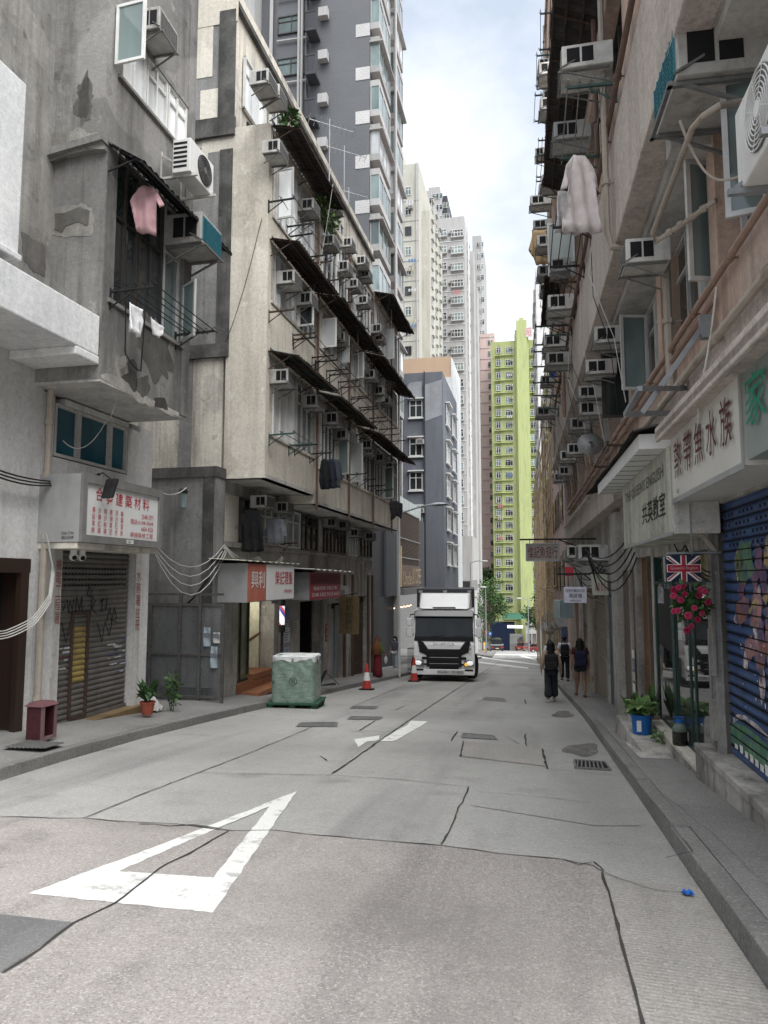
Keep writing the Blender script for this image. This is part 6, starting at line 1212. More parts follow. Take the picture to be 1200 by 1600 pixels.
w = MB(); w.tube([(xc+.3, Y+9.2, 3), (xc+.3, Y+9.2, 60)], .08, 6); w.tube([(xb+.2, Y+4.4, 3), (xb+.2, Y+4.4, 60)], .1, 6); w.build('drainpipe', m_tgrey, t3)
wi = Wins(t3, 90); pw = MB()
for k in range(4, 16):
    z = z0_+k*2.95+.4
    xa = WY(432, 200, Y-.02)[0]; wi.put('w', (xa, Y-.02, z+.6), w_=1.9, h_=1.25, cols=2, hood=False, fm=m_darkf, gm=m_glassg)
    x2 = WY(484, 200, Y-.02)[0]; w = MB(); w.box(x2, xl-.05, Y-1.1, Y, z-.3, z-.1); 
    for q in range(8): w.box(x2+(xl-.1-x2)*q/7, x2+(xl-.1-x2)*q/7+.05, Y-1.1, Y-1.05, z-.1, z+.95)
    w.box(x2, xl-.05, Y-1.12, Y-1.05, z+.93, z+1.0); w.build('balcony', m_dslate, t3)
    pw.tube([(xa, Y-.15, z+.1), (xa+2.6, Y-.15, z+.05)], .07, 6); pw.box(xa+2.9, xa+3.5, Y-.5, Y-.05, z+1.1, z+1.7)
for u in (465, 470): x = WY(u, 200, Y-.2)[0]; pw.tube([(x, Y-.2, 8), (x, Y-.2, 60)], .09, 6)
x = WY(420, 100, Y-.6)[0]; pw.tube([(x, Y-.3, 8), (x, Y-.3, 60)], .12, 6); pw.build('service_pipe', m_tgrey, t3)
w = MB(); x = WY(398, 100, Y-1.)[0]; w.box(-30, x, Y-1.2, Y, 4, 62); w.build('side_wing', m_tgrey, t3)
# ---- cafe podium with bronze louvres
Y0p, Y1p, xp = 30.2, 50.0, -7.75
pd = thing('cafe_building', 'low dark clad building with bronze louvred front and gold cafe lettering', 'building', (xp, 37, gz(37)))
zt0 = 5.55; w = MB(); w.box(-16, xp, Y0p, Y1p, gz(Y1p)-.5, zt0, 0); w.build('wall', m_dslate, pd)
yA = W.onx(597, 900, xp).y; yB = W.onx(615, 900, xp).y; yC = W.onx(656, 900, xp+.3).y
w = MB(); w.box(xp-.2, xp+.10, Y0p, yA, -2.2, zt0-.2); w.build('dark_panel', m_dslate, pd)
w = MB(); w.box(xp-.2, xp+.2, yA, yB, W.onx(600, 932, xp).z, zt0+.3)
for k in range(6): y = yA+(yB-yA)*k/6; w.box(xp+.2, xp+.24, y, y+.05, W.onx(600, 932, xp).z, zt0+.3)
w.build('metal_panel', plain('grey_metal_panel', (.19, .2, .215), .4, .4, .05, 2, .1), pd)
zl0 = W.onx(616, 922, xp+.2).z; w = MB(); n = 52; zt1 = 5.45
for k in range(n): z = zl0+.35+(zt1-zl0-.35)*k/n; w.box(xp, xp+.28, yB+.25, yC, z, z+.055)
w.box(xp, xp+.18, yB+.2, yC, zl0+.2, zt1); w.build('louvre_screen', m_bronze, pd)
w = MB(); w.box(xp, xp+.30, yB, yB+.13, -4, zt1+.2); w.box(xp, xp+.32, yB+.2, yC+.1, zt1, zt1+.08)
for z in (W.onx(630, 842, xp+.3).z, W.onx(630, 872, xp+.3).z): w.box(xp+.28, xp+.32, yB+.2, yC, z, z+.06)
w.build('pale_mullion', m_alu, pd)
w = MB(); w.box(xp, xp+.55, yB+.25, yC+.6, zl0-.3, zl0+.08); w.build('shop_fascia', plain('grey_fascia', (.23, .23, .23), .5, .2), pd)
w = MB(); w.box(xp, xp+.1, yB+.25, yC+.6, gz(38)-2., zl0-.3); w.build('shop_window', m_shopg, pd)
cs = thing('cafe_sign', 'gold raised cafe lettering on the bronze louvres', 'sign', (xp+.3, 38, zl0), W)
w = MB(); zz = zl0+.25; ya = yB+.7; w.text('Uncle', (xp+.36, ya, zz), U, V, (yC-ya)*.42, .8, 0, .06, bold=.004); w.text("LA'S COFFEE", (xp+.36, ya+(yC-ya)*.46, zz+.05), U, V, (yC-ya)*.5, 1.0, 0, .06, bold=.004); w.box(xp+.2, xp+.36, yB+.35, yB+.6, zz-.1, zz+2.2)
w.build('lettering', m_gold, cs); w = MB(); w.box(xp+.28, xp+.30, ya-.3, yC, zz-.1, zz+1.15); w.build('backing', plain('copper_backing', (.22, .12, .085), .4, .4), cs)
w = MB()
for k in range(11): q = W.onx(616+k*2.6, 950.5-k*.5+(k % 2), xp+.12); w.ball(q, .035, 0, 6, 4)
w.build('fairy_lights', emit('fairy_glow', (1, .62, .4), .8), label='string of warm fairy lights in the cafe window', cat='lights')
w = MB()
zz0 = 5.75
for i in range(23): y = Y0p+.3+i*.8; w.box(xp-.1, xp-.05, y, y+.74, zz0-.3, zz0+.7)
w.build('parapet_glass', m_glassf, pd)
# ---- blue grey painted block, orange and white block behind it
def block(name, label, Y, u0, u1, vtop, depth, mat, x0=None, x1=None, zb=None, roofm=None):
    x0 = WY(u0, 700, Y)[0] if x0 is None else x0; x1 = WY(u1, 700, Y)[0] if x1 is None else x1; zt = WY((u0+u1)/2, vtop, Y)[1]
    h = thing(name, label, 'building', ((x0+x1)/2, Y, gh(Y))); w = MB(); w.box(x0, x1, Y, Y+depth, gh(Y+depth)-1, zt)
    w.box(x0-.05, x1+.05, Y-.06, Y+depth, zt-.9, zt-.75) if roofm else None
    w.build('wall', mat, h); return h, x0, x1, zt
h4, xa4, xb4, zt4 = block('painted_block', 'blue grey painted block with white hooded windows beyond the cafe building', 58., 600, 692, 583, 11, m_blue, x0=-17.)
w = MB(); xs4 = WY(662, 700, 58)[0]; w.box(xs4, xb4+.05, 57.85, 58.1, gz(58), WY(680, 600, 58)[1]); w.build('front_pier', m_blue, h4)
w = MB(); xa, xq = WY(632, 600, 57.8)[0], WY(690, 600, 57.8)[0]; zA = WY(640, 592, 57.8)[1]; zB = WY(640, 610, 57.8)[1]
w.add([(xa, 57.97, zB), (xs4-.1, 57.97, zB-.9), (xs4-.1, 57.97, zA-.2), (xa+.4, 57.97, zA-.3)], [(0, 1, 2, 3)]); zC = WY(680, 658, 57.8)[1]; w.add([(xs4+.05, 57.83, zC), (xb4, 57.83, zC+.5), (xb4, 57.83, zA-.2), (xs4+.05, 57.83, zA-.6)], [(0, 1, 2, 3)]); w.build('primer_patch', m_bluep, h4)
wi = Wins(h4)
for k, v in enumerate((655, 715, 768, 822, 878)):
    x, z = WY(640, v-2, 57.97); wi.put('a%d' % (k % 2), (x, 57.97, z), w_=1.1, h_=1.5, cols=2, hood=True, fm=m_whitef, gm=m_glass, acu=(k % 2 == 1), sill=m_signw)
    x, z = WY(610, v-2, 57.97); wi.put('b', (x, 57.97, z), w_=1.0, h_=1.45, cols=2, hood=True, fm=m_whitef, gm=m_glass, sill=m_signw)
    wi.put('s', (xb4+.02, 60, z-.3), w_=2.2, h_=1.8, cols=3, hood=True, fm=m_whitef, gm=m_glassg, ry=True, sill=m_signw); wi.put('s', (xb4+.02, 64.5, z-.3), w_=2.2, h_=1.8, cols=3, hood=True, ry=True)
w = MB()
for u in (630, 664): x = WY(u, 700, 57.9)[0]; w.tube([(x, 57.75, gz(58)), (x, 57.75, zt4)], .06, 6)
w.build('drainpipe', m_dslate, h4)
h5, a5, b5, z5 = block('orange_block', 'orange rendered block with white street side rising behind the blue grey block', 70., 600, 706, 560, 8, m_orange, x0=-18.5)
w = MB(); w.box(b5-.02, b5+.12, 69.9, 78, gz(78), z5-.2); w.box(WY(693, 700, 69.9)[0], b5+.13, 69.85, 70, gz(70), z5-2.2); w.build('white_side', m_l0w, h5)
# ---- cream tower, white tower, grey towers
h6, a6, b6, z6 = block('cream_tower', 'pale cream tower with small plain windows and laundry', 100., 600, 656, 258, 18, m_tcream, x0=-24); wi = Wins(h6)
w = MB(); xq = WY(628, 300, 99.9)[0]; w.box(b6-.1, b6+1.2, 103, 118, gz(100), WY(660, 330, 103)[1]); w.box(a6, WY(625, 200, 100)[0], 100.5, 110, z6, z6+3.2); w.build('set_back', m_tcream, h6)
for k in range(16):
    v = 282+31.2*k
    for j, u in enumerate((613.5, 633)):
        x, z = WY(u, v+24, 99.97); wi.put('k%d' % ((k+j) % 3), (x, 99.97, z), w_=.95, h_=1.35, cols=2, hood=False, fm=m_whitef if (k+j) % 3 else m_darkf, gm=m_glassg if (k+j) % 3 == 1 else m_glass, acu=((k+j) % 3 == 2))
    wi.put('side', (b6+1.22, 104.5, z), w_=1.4, h_=1.3, cols=2, hood=True, ry=True, fm=m_whitef, sill=m_tcream); wi.put('side', (b6+1.22, 109, z), w_=1.4, h_=1.3, cols=2, hood=True, ry=True); wi.put('side', (b6+1.22, 113.5, z), w_=1.4, h_=1.3, cols=2, hood=True, ry=True)
w = MB()
for k in range(16): z = WY(630, 282+31.2*k+26, 99.9)[1]; w.box(a6, b6, 99.93, 100, z-.7, z-.6)
for u in (622, 627, 651): x = WY(u, 400, 99.8)[0]; w.tube([(x, 99.8, gz(100)), (x, 99.8, z6)], .1, 6)
w.build('pipes_and_bands', m_tgrey, h6)
h7, a7, b7, z7 = block('white_tower', 'tall off white tower with paired barred windows stepping down the street', 124., 674, 729, 340, 12, m_twhite); wi = Wins(h7, 100)
xs_1, xs_2 = WY(741, 500, 138)[0], WY(746, 500, 146)[0]
w = MB(); w.box(xs_1-3, xs_1, 138, 142, gh(150), WY(740, 392, 138)[1]); w.box(xs_2-3, xs_2, 146, 151, gh(150), WY(748, 446, 146)[1]); w.box(a7-1.2, a7, 126, 136, gh(140), z7-1); w.build('stepped_side', m_twhite, h7)
w = MB(); w.box(b7-.02, b7+.05, 127.5, 128.6, gh(140), z7-2); w.box(b7-.02, b7+.05, 132.2, 133.6, gh(140), z7-2); w.box(xs_1-1.3, xs_1-.7, 137.9, 138, gh(150), WY(740, 396, 138)[1]); w.build('recess_shade_strip', m_tgrey, h7)  # flat grey strips, shade of recesses put into the colour
for k in range(23):
    v = 372+26*k
    for j, u in enumerate((679.5, 705.5)):
        x, z = WY(u, v, 123.97); wi.put('k%d' % ((k*2+j) % 3), (x, 123.97, z), w_=2.15, h_=1.5, cols=4, hood=False, grid=True, fm=m_whitef, gm=[m_glassg, m_glass, m_glassg][(k*2+j) % 3], sill=m_tgrey)
    wi.put('ac', (WY(700, v, 123.97)[0], 123.97, z+.5), w_=.5, h_=.5, cols=1, hood=False, acu=True, fm=m_tgrey)
    wi.put('sd', (b7+.03, 129.5, z), w_=2, h_=1.4, cols=2, hood=True, ry=True, sill=m_tgrey)
w = MB()
for k in range(23): z = WY(700, 372+26*k+6, 123.9)[1]; w.box(a7, b7, 123.92, 124, z, z+.12)
for u in (671, 732): x = WY(u, 400, 123.6)[0]; w.tube([(x, 123.6, gz(124)), (x, 123.6, z7-1)], .13, 6)
w.build('bands_and_pipes', m_signw, h7)
def far_tower(name, label, Y, u0, u1, vtop, mat, pitch, cols, wid, hgt, gm, depth=20, k0=0, nmax=90, extra=None, fm=None):
    h, a, b, z = block(name, label, Y, u0, u1, vtop, depth, mat); wi = Wins(h, nmax); k = 0; zz = z-1.8-hgt
    while zz > gh(Y)+2 and wi.n < nmax:
        for j, u in enumerate(cols): wi.put('k%d' % ((k+j) % 2), (WY(u, 500, Y)[0], Y-.03, zz), w_=wid, h_=hgt, cols=2, hood=False, gm=[gm, m_glassg][(k+j) % 2], fm=fm or m_whitef)
        k += 1; zz -= pitch
    return h, a, b, z
hA, aA, bA, zA_ = far_tower('grey_tower', 'distant grey tower with a pitched top left of the white tower', 150., 628, 676, 300, m_tgrey, 2.9, (636, 647, 664), 2.2, 1.4, m_glass)
w = MB(); x0_, x1_ = WY(630, 0, 152)[0], WY(655, 0, 152)[0]; zb_ = zA_; zt_ = WY(640, 276, 152)[1]
w.box(x0_, x1_, 151, 160, zb_, zt_-1.2); w.prism([(x0_-.5, 150.8, zt_-1.2), (x1_+.5, 150.8, zt_-1.2), (x1_-.6, 150.8, zt_)], (0, 9, 0)); w.build('roof_house', m_tgrey, hA)
far_tower('grey_tower', 'distant stepped grey tower just behind the roof of the white tower', 165., 672, 690, 292, m_tgrey, 2.9, (676, 683), 1.6, 1.4, m_glass)
far_tower('dark_tower', 'dark slate distant tower right of the stepped grey tower', 170., 688, 702, 306, m_dslate, 2.9, (691, 696), 1.2, 1.4, m_glass)
far_tower('dark_tower', 'narrow dark grey tower peeking out right of the white tower', 175., 742, 756, 368, m_tgrey, 2.9, (746, 751), 1., 1.4, m_glass)
far_tower('mauve_tower', 'thin mauve sided tower beside the pink tower', 176., 744, 752.5, 512, m_mauve, 2.9, (749.5,), .3, .6, m_glass, nmax=4)
hp, ap, bp_, zp = far_tower('pink_tower', 'dusty pink tower with a column of dark window openings', 174., 752, 775, 521, m_pinkt, 2.77, (761.5,), 1.25, 1.3, m_glass, fm=m_tgrey)
w = MB()
for k in range(26): z = zp-1.0-k*2.77; w.box(ap, bp_, 173.9, 174, z, z+.1)
w.box(bp_-.7, bp_, 173.5, 174, gh(174), zp-6); w.build('bands', m_mauve, hp)
Yg = 160.; hg, ag, bg__, zg_ = block('green_tower', 'bright lime green tower with a tall plain fin closing the street', Yg, 769, 852, 532, 16, m_lime)
w = MB(); xf0, xf1 = WY(808, 600, Yg-1.5)[0], WY(824.5, 600, Yg-1.5)[0]; zf = WY(816, 500, Yg-1.5)[1]
w.box(xf0, xf1, Yg-1.5, Yg, gh(Yg), zf); w.box(xf0-.35, xf0, Yg-.8, Yg, gh(Yg), zf-2); w.box(xf1, xf1+.35, Yg-.8, Yg, gh(Yg), zf-2); w.box(xf0+.7, xf1-.7, Yg-1.4, Yg, zf, zf+.6); w.build('plain_fin', m_limel, hg)
w = MB(); xe0, xe1 = WY(811, 0, Yg-1.5)[0], WY(821, 0, Yg-1.5)[0]; ze0, ze1 = WY(816, 527, Yg-1.5)[1], WY(816, 512, Yg-1.5)[1]
w.box(xe0, xe1, Yg-1.58, Yg-1.5, ze0, ze1, 0); w.text('昭', (xe0+.2, Yg-1.585, ze0+.2), (1, 0, 0), V, xe1-xe0-.4, ze1-ze0-.4, 1, .01); w.build('emblem', [plain('pale_pink_panel', (.62, .50, .50), .6), plain('faded_red_char', (.5, .2, .22), .6)], hg)
wi = Wins(hg, 100)
for k in range(24):
    v = 548+19.5*k
    if v > 955: break
    for j, (u, wd) in enumerate(((775.5, 1.05), (789.5, 1.75), (829, 2.0))):
        x, z = WY(u, v+4.5, Yg-.25 if j else Yg-.25); wi.put('k%d%d' % (j, (k+j) % 2), (x, Yg-.26, z), w_=wd, h_=1.45, cols=2 if j == 0 else 3, hood=False, fm=m_whitef, gm=m_glassg if (k+j) % 2 else m_glass, acu=(j > 0))
        if j == 1: MB().box(WY(773, v, Yg)[0], WY(802, v, Yg)[0], Yg-.7, Yg, z-.5, z-.35).build('ledge', m_limel, hg)
        if j == 2: MB().box(WY(827, v, Yg)[0], WY(849, v, Yg)[0], Yg-.7, Yg, z-.5, z-.35).build('ledge', m_limel, hg)
slab = MB(); slab.box(WY(772, 0, Yg)[0], WY(803, 0, Yg)[0], Yg-.24, Yg+.1, WY(790, 968, Yg)[1], zg_-.5); slab.box(WY(826.5, 0, Yg)[0], WY(850, 0, Yg)[0], Yg-.24, Yg+.1, WY(790, 968, Yg)[1], zg_-.5); slab.build('window_bay', m_lime, hg)
slab = MB()
for k in range(14): x = ag+(bg__-ag)*k/13; slab.bar((x, Yg+.2, zg_), (x, Yg+.2, zg_+1.5), .08)
for z in (.8, 1.5): slab.bar((ag, Yg+.2, zg_+z), (bg__, Yg+.2, zg_+z), .08)
slab.build('roof_railing', m_signw, hg)
# ---- far right: white block, scaffolded house
h8 = thing('white_block', 'narrow white block glimpsed beyond the right tenement', 'building', (3, 66, gz(66)), RF)
w = MB(); w.box(1.75, 12, 64, 74, gz(74), 30); w.build('wall', m_l0w, h8); [MB().box(1.55, 1.75, 65+j*3, 66.2+j*3, z*3., z*3.+1.2).build('window_box', m_acw, h8) for z in range(1, 10) for j in range(3)]
h9 = thing('scaffolded_house', 'pinkish old house wrapped in bamboo scaffolding at the bottom of the right row', 'building', (2, 45, gz(45)), RF)
w = MB(); w.box(1.8, 12, 29.9, 60, gz(60), 15.5); w.build('wall', m_pinkt, h9)
[MB().box(1.75, 1.81, 31+j*3.1, 32.9+j*3.1, z, z+1.6).build('window', m_glass, h9) for z in (1, 4, 7, 10, 13) for j in range(9)]; w = MB(); w.box(1.75, 1.83, 30, 60, -6, -.5); w.build('shop_front', m_shopg, h9)
w = MB(); [w.box(1.45, 1.81, 30.2+j*4.3, 33.5+j*4.3, -.4-j*.35, .5-j*.35, j % 3) for j in range(7)]; w.build('shop_fascia', [m_signs, m_cream2, m_rgrey], h9)
scf = thing('bamboo_scaffold', 'bamboo pole scaffolding lashed across the pink house front', 'scaffolding', (1.1, 44, gz(44)), RF); random.seed(5); w = MB()
for j in range(17):
    for X in (1.12, 1.5): y = 34+j*1.5+random.uniform(-.15, .15); w.tube([(X+random.uniform(-.06, .06), y, gz(y)+(.1 if j > 8 else 2.6)), (X+random.uniform(-.1, .1), y+random.uniform(-.3, .3), 8.2+random.uniform(-.5, .8))], .035, 5)
w.build('upright', m_bamboo, scf); w = MB()
for k in range(9): z = gz(50)+4.3+k*1.15; [w.tube([(X, 33.6, z+random.uniform(-.1, .1)), (X, 60, z+random.uniform(-.15, .15)-.4)], .03, 5) for X in (1.12, 1.5)]
for k in range(14): y = 34+k*1.9; w.tube([(1.08, y, gz(y)+3), (1.1, y+2.2, 6)], .03, 5); w.tube([(.7, y, 1.2-k*.2), (1.6, y, .9-k*.2)], .03, 5)
w.build('cross_pole', m_bamboo, scf)
h10 = thing('corner_shop', 'dark blue corner shop with a glowing white sign at the bottom of the street', 'shop', (-8, 146, gz(146)))
xs0, xs1 = WY(768, 990, 146)[0], WY(803, 990, 146)[0]; zs0 = WY(785, 1020, 146)[1]; zs1 = WY(785, 974, 146)[1]
w = MB(); w.box(xs0, xs1, 146, 152, zs0-1, zs1); w.build('wall', plain('navy_paint', (.006, .013, .036), .6, 0, .1, 1, .1), h10); w = MB(); w.box(WY(780, 0, 146)[0], WY(800, 0, 146)[0], 145.9, 146, zs0, WY(785, 990, 146)[1]); w.build('shop_window', m_shopg, h10)
w = MB(); w.box(WY(777, 0, 145.8)[0], WY(799, 0, 145.8)[0], 145.8, 146, WY(785, 981, 145.8)[1], WY(785, 977, 145.8)[1]); w.build('lit_sign', emit('sign_glow', (1, 1, 1), .35), h10)
w = MB(); corr(w, 0, 0, 0, 0, 0, 1) if False else w.hexa([(WY(770, 0, 148)[0], 146, WY(785, 967, 146)[1]), (WY(812, 0, 148)[0], 146, WY(785, 967, 146)[1]), (WY(812, 0, 148)[0], 156, WY(785, 967, 146)[1]), (WY(770, 0, 148)[0], 156, WY(785, 967, 146)[1]), (WY(772, 0, 148)[0], 148, WY(785, 961, 146)[1]), (WY(812, 0, 148)[0], 148, WY(785, 961, 146)[1]), (WY(812, 0, 148)[0], 156, WY(785, 961, 146)[1]), (WY(772, 0, 148)[0], 156, WY(785, 961, 146)[1])]); w.build('green_awning', plain('green_canvas', (.03, .10, .065), .7), h10)
h11 = thing('grey_shops', 'low grey shops right of the navy corner shop', 'shop', (-1, 148, gz(148))); w = MB(); w.box(WY(803, 0, 147)[0], WY(850, 0, 147)[0], 147, 155, gz(155), WY(820, 976, 147)[1]); w.build('wall', m_tgrey, h11)
w = MB(); [w.box(WY(u, 0, 147)[0], WY(u+5, 0, 147)[0], 146.9, 147, gz(147), WY(820, 990, 147)[1]) for u in (806, 813, 826, 834)]; w.build('shop_window', m_shopg, h11); w = MB(); w.box(WY(829, 0, 147)[0], WY(838, 0, 147)[0], 146.8, 147, WY(820, 986, 147)[1], WY(820, 984, 147)[1]); w.build('lit_sign', emit('sign_glow2', (1, 1, .95), .3), h11)
h12 = thing('street_corner_block', 'pale old corner block with balconies behind the truck', 'building', (-11, 92, gz(92)))
w = MB(); w.box(WY(690, 0, 92)[0], WY(728, 0, 92)[0], 92, 99, gz(99), WY(700, 838, 92)[1]); w.build('wall', m_twhite, h12); w = MB(); w.box(WY(690, 0, 92)[0], WY(736, 0, 92)[0], 90.6, 92, WY(700, 931, 92)[1]-.3, WY(700, 931, 92)[1]); w.box(WY(712, 0, 92)[0], WY(735, 0, 92)[0], 91.9, 92, WY(700, 922, 92)[1], WY(700, 906, 92)[1]); w.build('balcony', m_tgrey, h12); w = MB(); w.box(WY(713, 0, 92)[0], WY(726, 0, 92)[0], 91.8, 91.95, WY(700, 918, 92)[1], WY(700, 908, 92)[1]); w.build('window', m_glass, h12)
# trees
def tree(u, v, Y, rw, rh, lb, n=1500, ls=.45):
    x, z = WY(u, v, Y); zb = gh(Y); t = thing('street_tree', lb, 'tree', (x, Y, zb)); w = MB(); w.tube([(x, Y, zb-.3), (x+.15, Y, (zb+z)/2), (x, Y, z)], [.28, .2, .1], 7)
    cl = [(x+random.gauss(0, rw*.5), Y+random.gauss(0, rw*.4), z+random.gauss(0, rh*.42)) for _ in range(16)]
    for c in cl[:9]: w.tube([(x+.05, Y, zb+(z-zb)*.55), ((x+c[0])/2, (Y+c[1])/2, (c[2]+zb+(z-zb)*.6)/2), c], [.1, .07, .03], 5)
    w.build('trunk', m_bark, t); w = MB()
    for c in cl: leafy(w, c, (rw*.42, rw*.42, rh*.34), n//16, ls, .15)
    w.build('crown', [m_leaf, m_leafd], t)
random.seed(31)
tree(762, 944, 128, 3.1, 4.6, 'broad green tree at the foot of the lime tower', 2600, .42); tree(839, 960, 130, 2.6, 3.0, 'dark green tree in front of the grey shops at the far right end', 2000, .42); tree(764, 897, 166, 2.6, 2.2, 'small green tree high behind the broad tree'); tree(742, 958, 110, 2.0, 3.2, 'sparse tree beside the lamp post left of the street', 1400, .34)
# lamp posts, signs, railing at the junction
def lamp(u, vt, Y, du, lb):
    x, zt = WY(u, vt, Y); zb = gz(Y); t = thing('street_lamp', lb, 'street lamp', (x, Y, zb)); w = MB(); w.tube([(x, Y, zb), (x, Y, zt)], [.11, .07], 8); w.build('pole', m_steel, t)
    x2 = WY(u+du, vt, Y)[0]; w = MB(); w.tube([(x, Y, zt), (x+(x2-x)*.4, Y-.2, zt+.25), (x2, Y-.3, zt+.25)], .05, 6); w.build('arm', m_steel, t); w = MB(); w.ball((x2, Y-.3, zt+.22), (.45, .2, .1), 0, 10, 6); w.build('lantern', m_acw, t, smooth=True)
lamp(735, 880, 84, 22, 'tall street lamp right of the truck box'); lamp(758.5, 920, 95, -3, 'thinner lamp post at the junction by the yellow bollard'); lamp(825, 937, 120, -14, 'distant street lamp in front of the lime fin'); lamp(715, 882, 80, 5, 'lamp post behind the truck beside the white balcony block')
p0 = LF.onx(622, 803, XB+.1); q_ = Vector(LF.I @ W.ony(690, 787, 36.))
la = thing('wall_lamp', 'street lamp on a long arm reaching out from the tenement corner', 'street lamp', tuple(p0), LF); w = MB(); w.tube([p0, p0.lerp(q_, .5)+Vector((0, 0, .1)), q_], .045, 6); w.build('arm', m_steel, la); w = MB(); c = q_-(q_-p0)*.08; w.ball(c, (.5, .25, .1), 0, 10, 6); w.build('lantern', m_steel, la, smooth=True)
bo = thing('traffic_bollard', 'yellow traffic bollard on the island at the junction', 'bollard', tuple(onground(757, 1019))); x, y, z = onground(757, 1019)
w = MB(); w.lathe([(.3, 0), (.3, .15), (.2, .2), (.24, .9), (.28, 1.2), (.2, 1.45), (.05, 1.5)], (x, y, z), 14); w.build('shell', plain('bollard_yellow', (.62, .35, .02), .5, dirt=.2), bo); w = MB(); w.lathe([(.31, -.02), (.31, .12)], (x, y, z), 14); w.build('base', m_biron, bo); w = MB(); w.box(x-.1, x+.1, y-.27, y-.2, z+.5, z+1.2); w.build('lit_face', m_signw, bo)
for u, v, c, lb in ((760, 988, (.5, .03, .04), 'round red traffic sign on the junction island'), (766, 990, (.03, .14, .45), 'round blue arrow sign beside the red one')):
    x, y, z = onground(u, 1018); zz = WY(u, v, y)[1]; t = thing('traffic_sign', lb, 'traffic sign', (x, y, z), group='traffic signs on the junction island'); w = MB(); w.tube([(x, y, z), (x, y, zz+.3)], .04, 6); w.build('pole', m_steel, t)
    w = MB(); w.lathe([(.36, 0), (.36, .03)], (x, y-.08, zz), 18, 0, 'Y'); w.build('disc', plain('sign_disc%d' % u, c, .4, dirt=0), t); w = MB(); w.box(x-.25, x+.25, y-.1, y-.085, zz-.06, zz+.06) if u < 763 else w.prism([(x-.2, y-.1, zz), (x+.1, y-.1, zz+.2), (x+.1, y-.1, zz-.2)], (0, .015, 0)); w.build('mark', m_signw, t)
x, y, z = onground(745, 1015); t = thing('construction_board', 'orange and white works board behind the barrier beside the truck', 'sign', (x, y, z)); zz = WY(745, 990, y)[1]; w = MB(); w.prism([(x-.9, y, zz-.2), (x+.9, y, zz-.2), (x+.6, y, zz+.9), (x-.5, y, zz+.9)], (0, .06, 0)); w.build('board', m_signw, t); w = MB(); w.box(x-.9, x+.9, y-.03, y-.005, zz-.25, zz-.05); w.box(x-.3, x+.2, y-.03, y-.005, zz+.5, zz+.85); w.build('orange_stripe', plain('works_orange', (.6, .2, .03), .5), t); w = MB(); w.tube([(x-.6, y, z), (x-.6, y, zz)], .04, 6); w.tube([(x+.6, y, z), (x+.6, y, zz)], .04, 6); w.build('leg', m_steel, t)
is_ = MB(); P = [onground(u, v, .0) for u, v in ((730, 1021), (768, 1028), (775, 1020), (735, 1013))]; is_.hexa([*P, *[p+Vector((0, 0, .14)) for p in P]]); is_.build('traffic_island', m_kerb, kind='structure')
rg = thing('street_railing', 'grey pedestrian railing along the pavement behind the truck', 'railing', tuple(onground(745, 1015))); w = MB(); A, B = onground(733, 1014), onground(762, 1012); n = 26
for k in range(n): p = A.lerp(B, k/(n-1)); w.bar(p, p+Vector((0, 0, 1.1)), .03)
for z in (.12, 1.1): w.bar(A+Vector((0, 0, z)), B+Vector((0, 0, z)), .06)
w.build('bars', m_steel, rg)
rg = thing('street_railing', 'steel pavement railing beside the cafe window left of the truck', 'railing', (-6.3, 40, gz(40))); w = MB(); A, B = Vector((-6.0, 33.5, gz(33.5)+.13)), Vector((-6.0, 44, gz(44)+.13))
for k in range(40): p = A.lerp(B, k/39); w.bar(p, p+Vector((0, 0, 1.05)), .02)
for z in (.1, 1.05): w.bar(A+Vector((0, 0, z)), B+Vector((0, 0, z)), .05)
w.build('bars', m_steel, rg)

random.seed(52); fabs = [plain('far_cloth%d' % i, c, .9, dirt=0) for i, c in enumerate(((.5, .5, .5), (.12, .2, .34), (.42, .2, .2), (.4, .38, .3)))]
for T_, Yt, us, vs in ((h6, 99.4, (614, 618, 634, 638), (300, 540)), (h7, 123., (682, 708), (400, 800)), (hg, Yg-.9, (778, 792, 832), (560, 900))):
    for k in range(9):
        x, z = WY(random.choice(us), random.uniform(*vs), Yt); w = MB(); q = random.uniform(.4, .9)
        for i in range(3): w.sheet(lambda a, b: (x+i*.42+.3*a, Yt+.05*math.sin(a*7+b*3), z-q*b), 4, 4)
        w.build('laundry', fabs[k % 4], T_)
# ================================================================ truck, cars, cones, pallet
m_truckw = plain('truck_white', (.76, .76, .75), .3, 0, .03, 2, .12, (.3, .28, .25), Coat_Weight=.4)
m_blackp = plain('black_plastic', (.016, .016, .018), .45, 0, .1, 10, .1); m_tyre = plain('tyre_rubber', (.014, .014, .014), .85, 0, .2, 20, .2); m_wind = glass('windscreen', (.010, .012, .013), .02, .5, .35)
m_chrome = plain('chrome', (.5, .5, .5), .2, .9, .05, 4, .05); m_lampg = emit('headlamp_glow', (.9, .9, .88), .1)
TP = onground(694, 1065); TF = Frame(math.radians(5), (TP.x, TP.y, TP.z-.02))
tk = thing('delivery_truck', 'white cab delivery truck with tall dark box parked facing the camera', 'truck', (0, 0, 0), TF)
w = MB()
pf = [(.12, .30), (.02, .62), (.0, 1.0), (.03, 1.42), (.12, 1.70), (.32, 2.52), (.42, 2.74), (2.1, 2.80), (2.1, .55), (1.5, .3)]
w.prism([(-1.19, y, z) for y, z in pf], (2.38, 0, 0)); w.build('cab', m_truckw, tk, bevel=.05)
w = MB(); w.hexa([(-1.14, .075, 1.70), (1.14, .075, 1.70), (1.14, .3, 1.70), (-1.14, .3, 1.70), (-1.12, .285, 2.52), (1.12, .285, 2.52), (1.12, .5, 2.52), (-1.12, .5, 2.52)]); w.build('windscreen', m_wind, tk, bevel=.03)
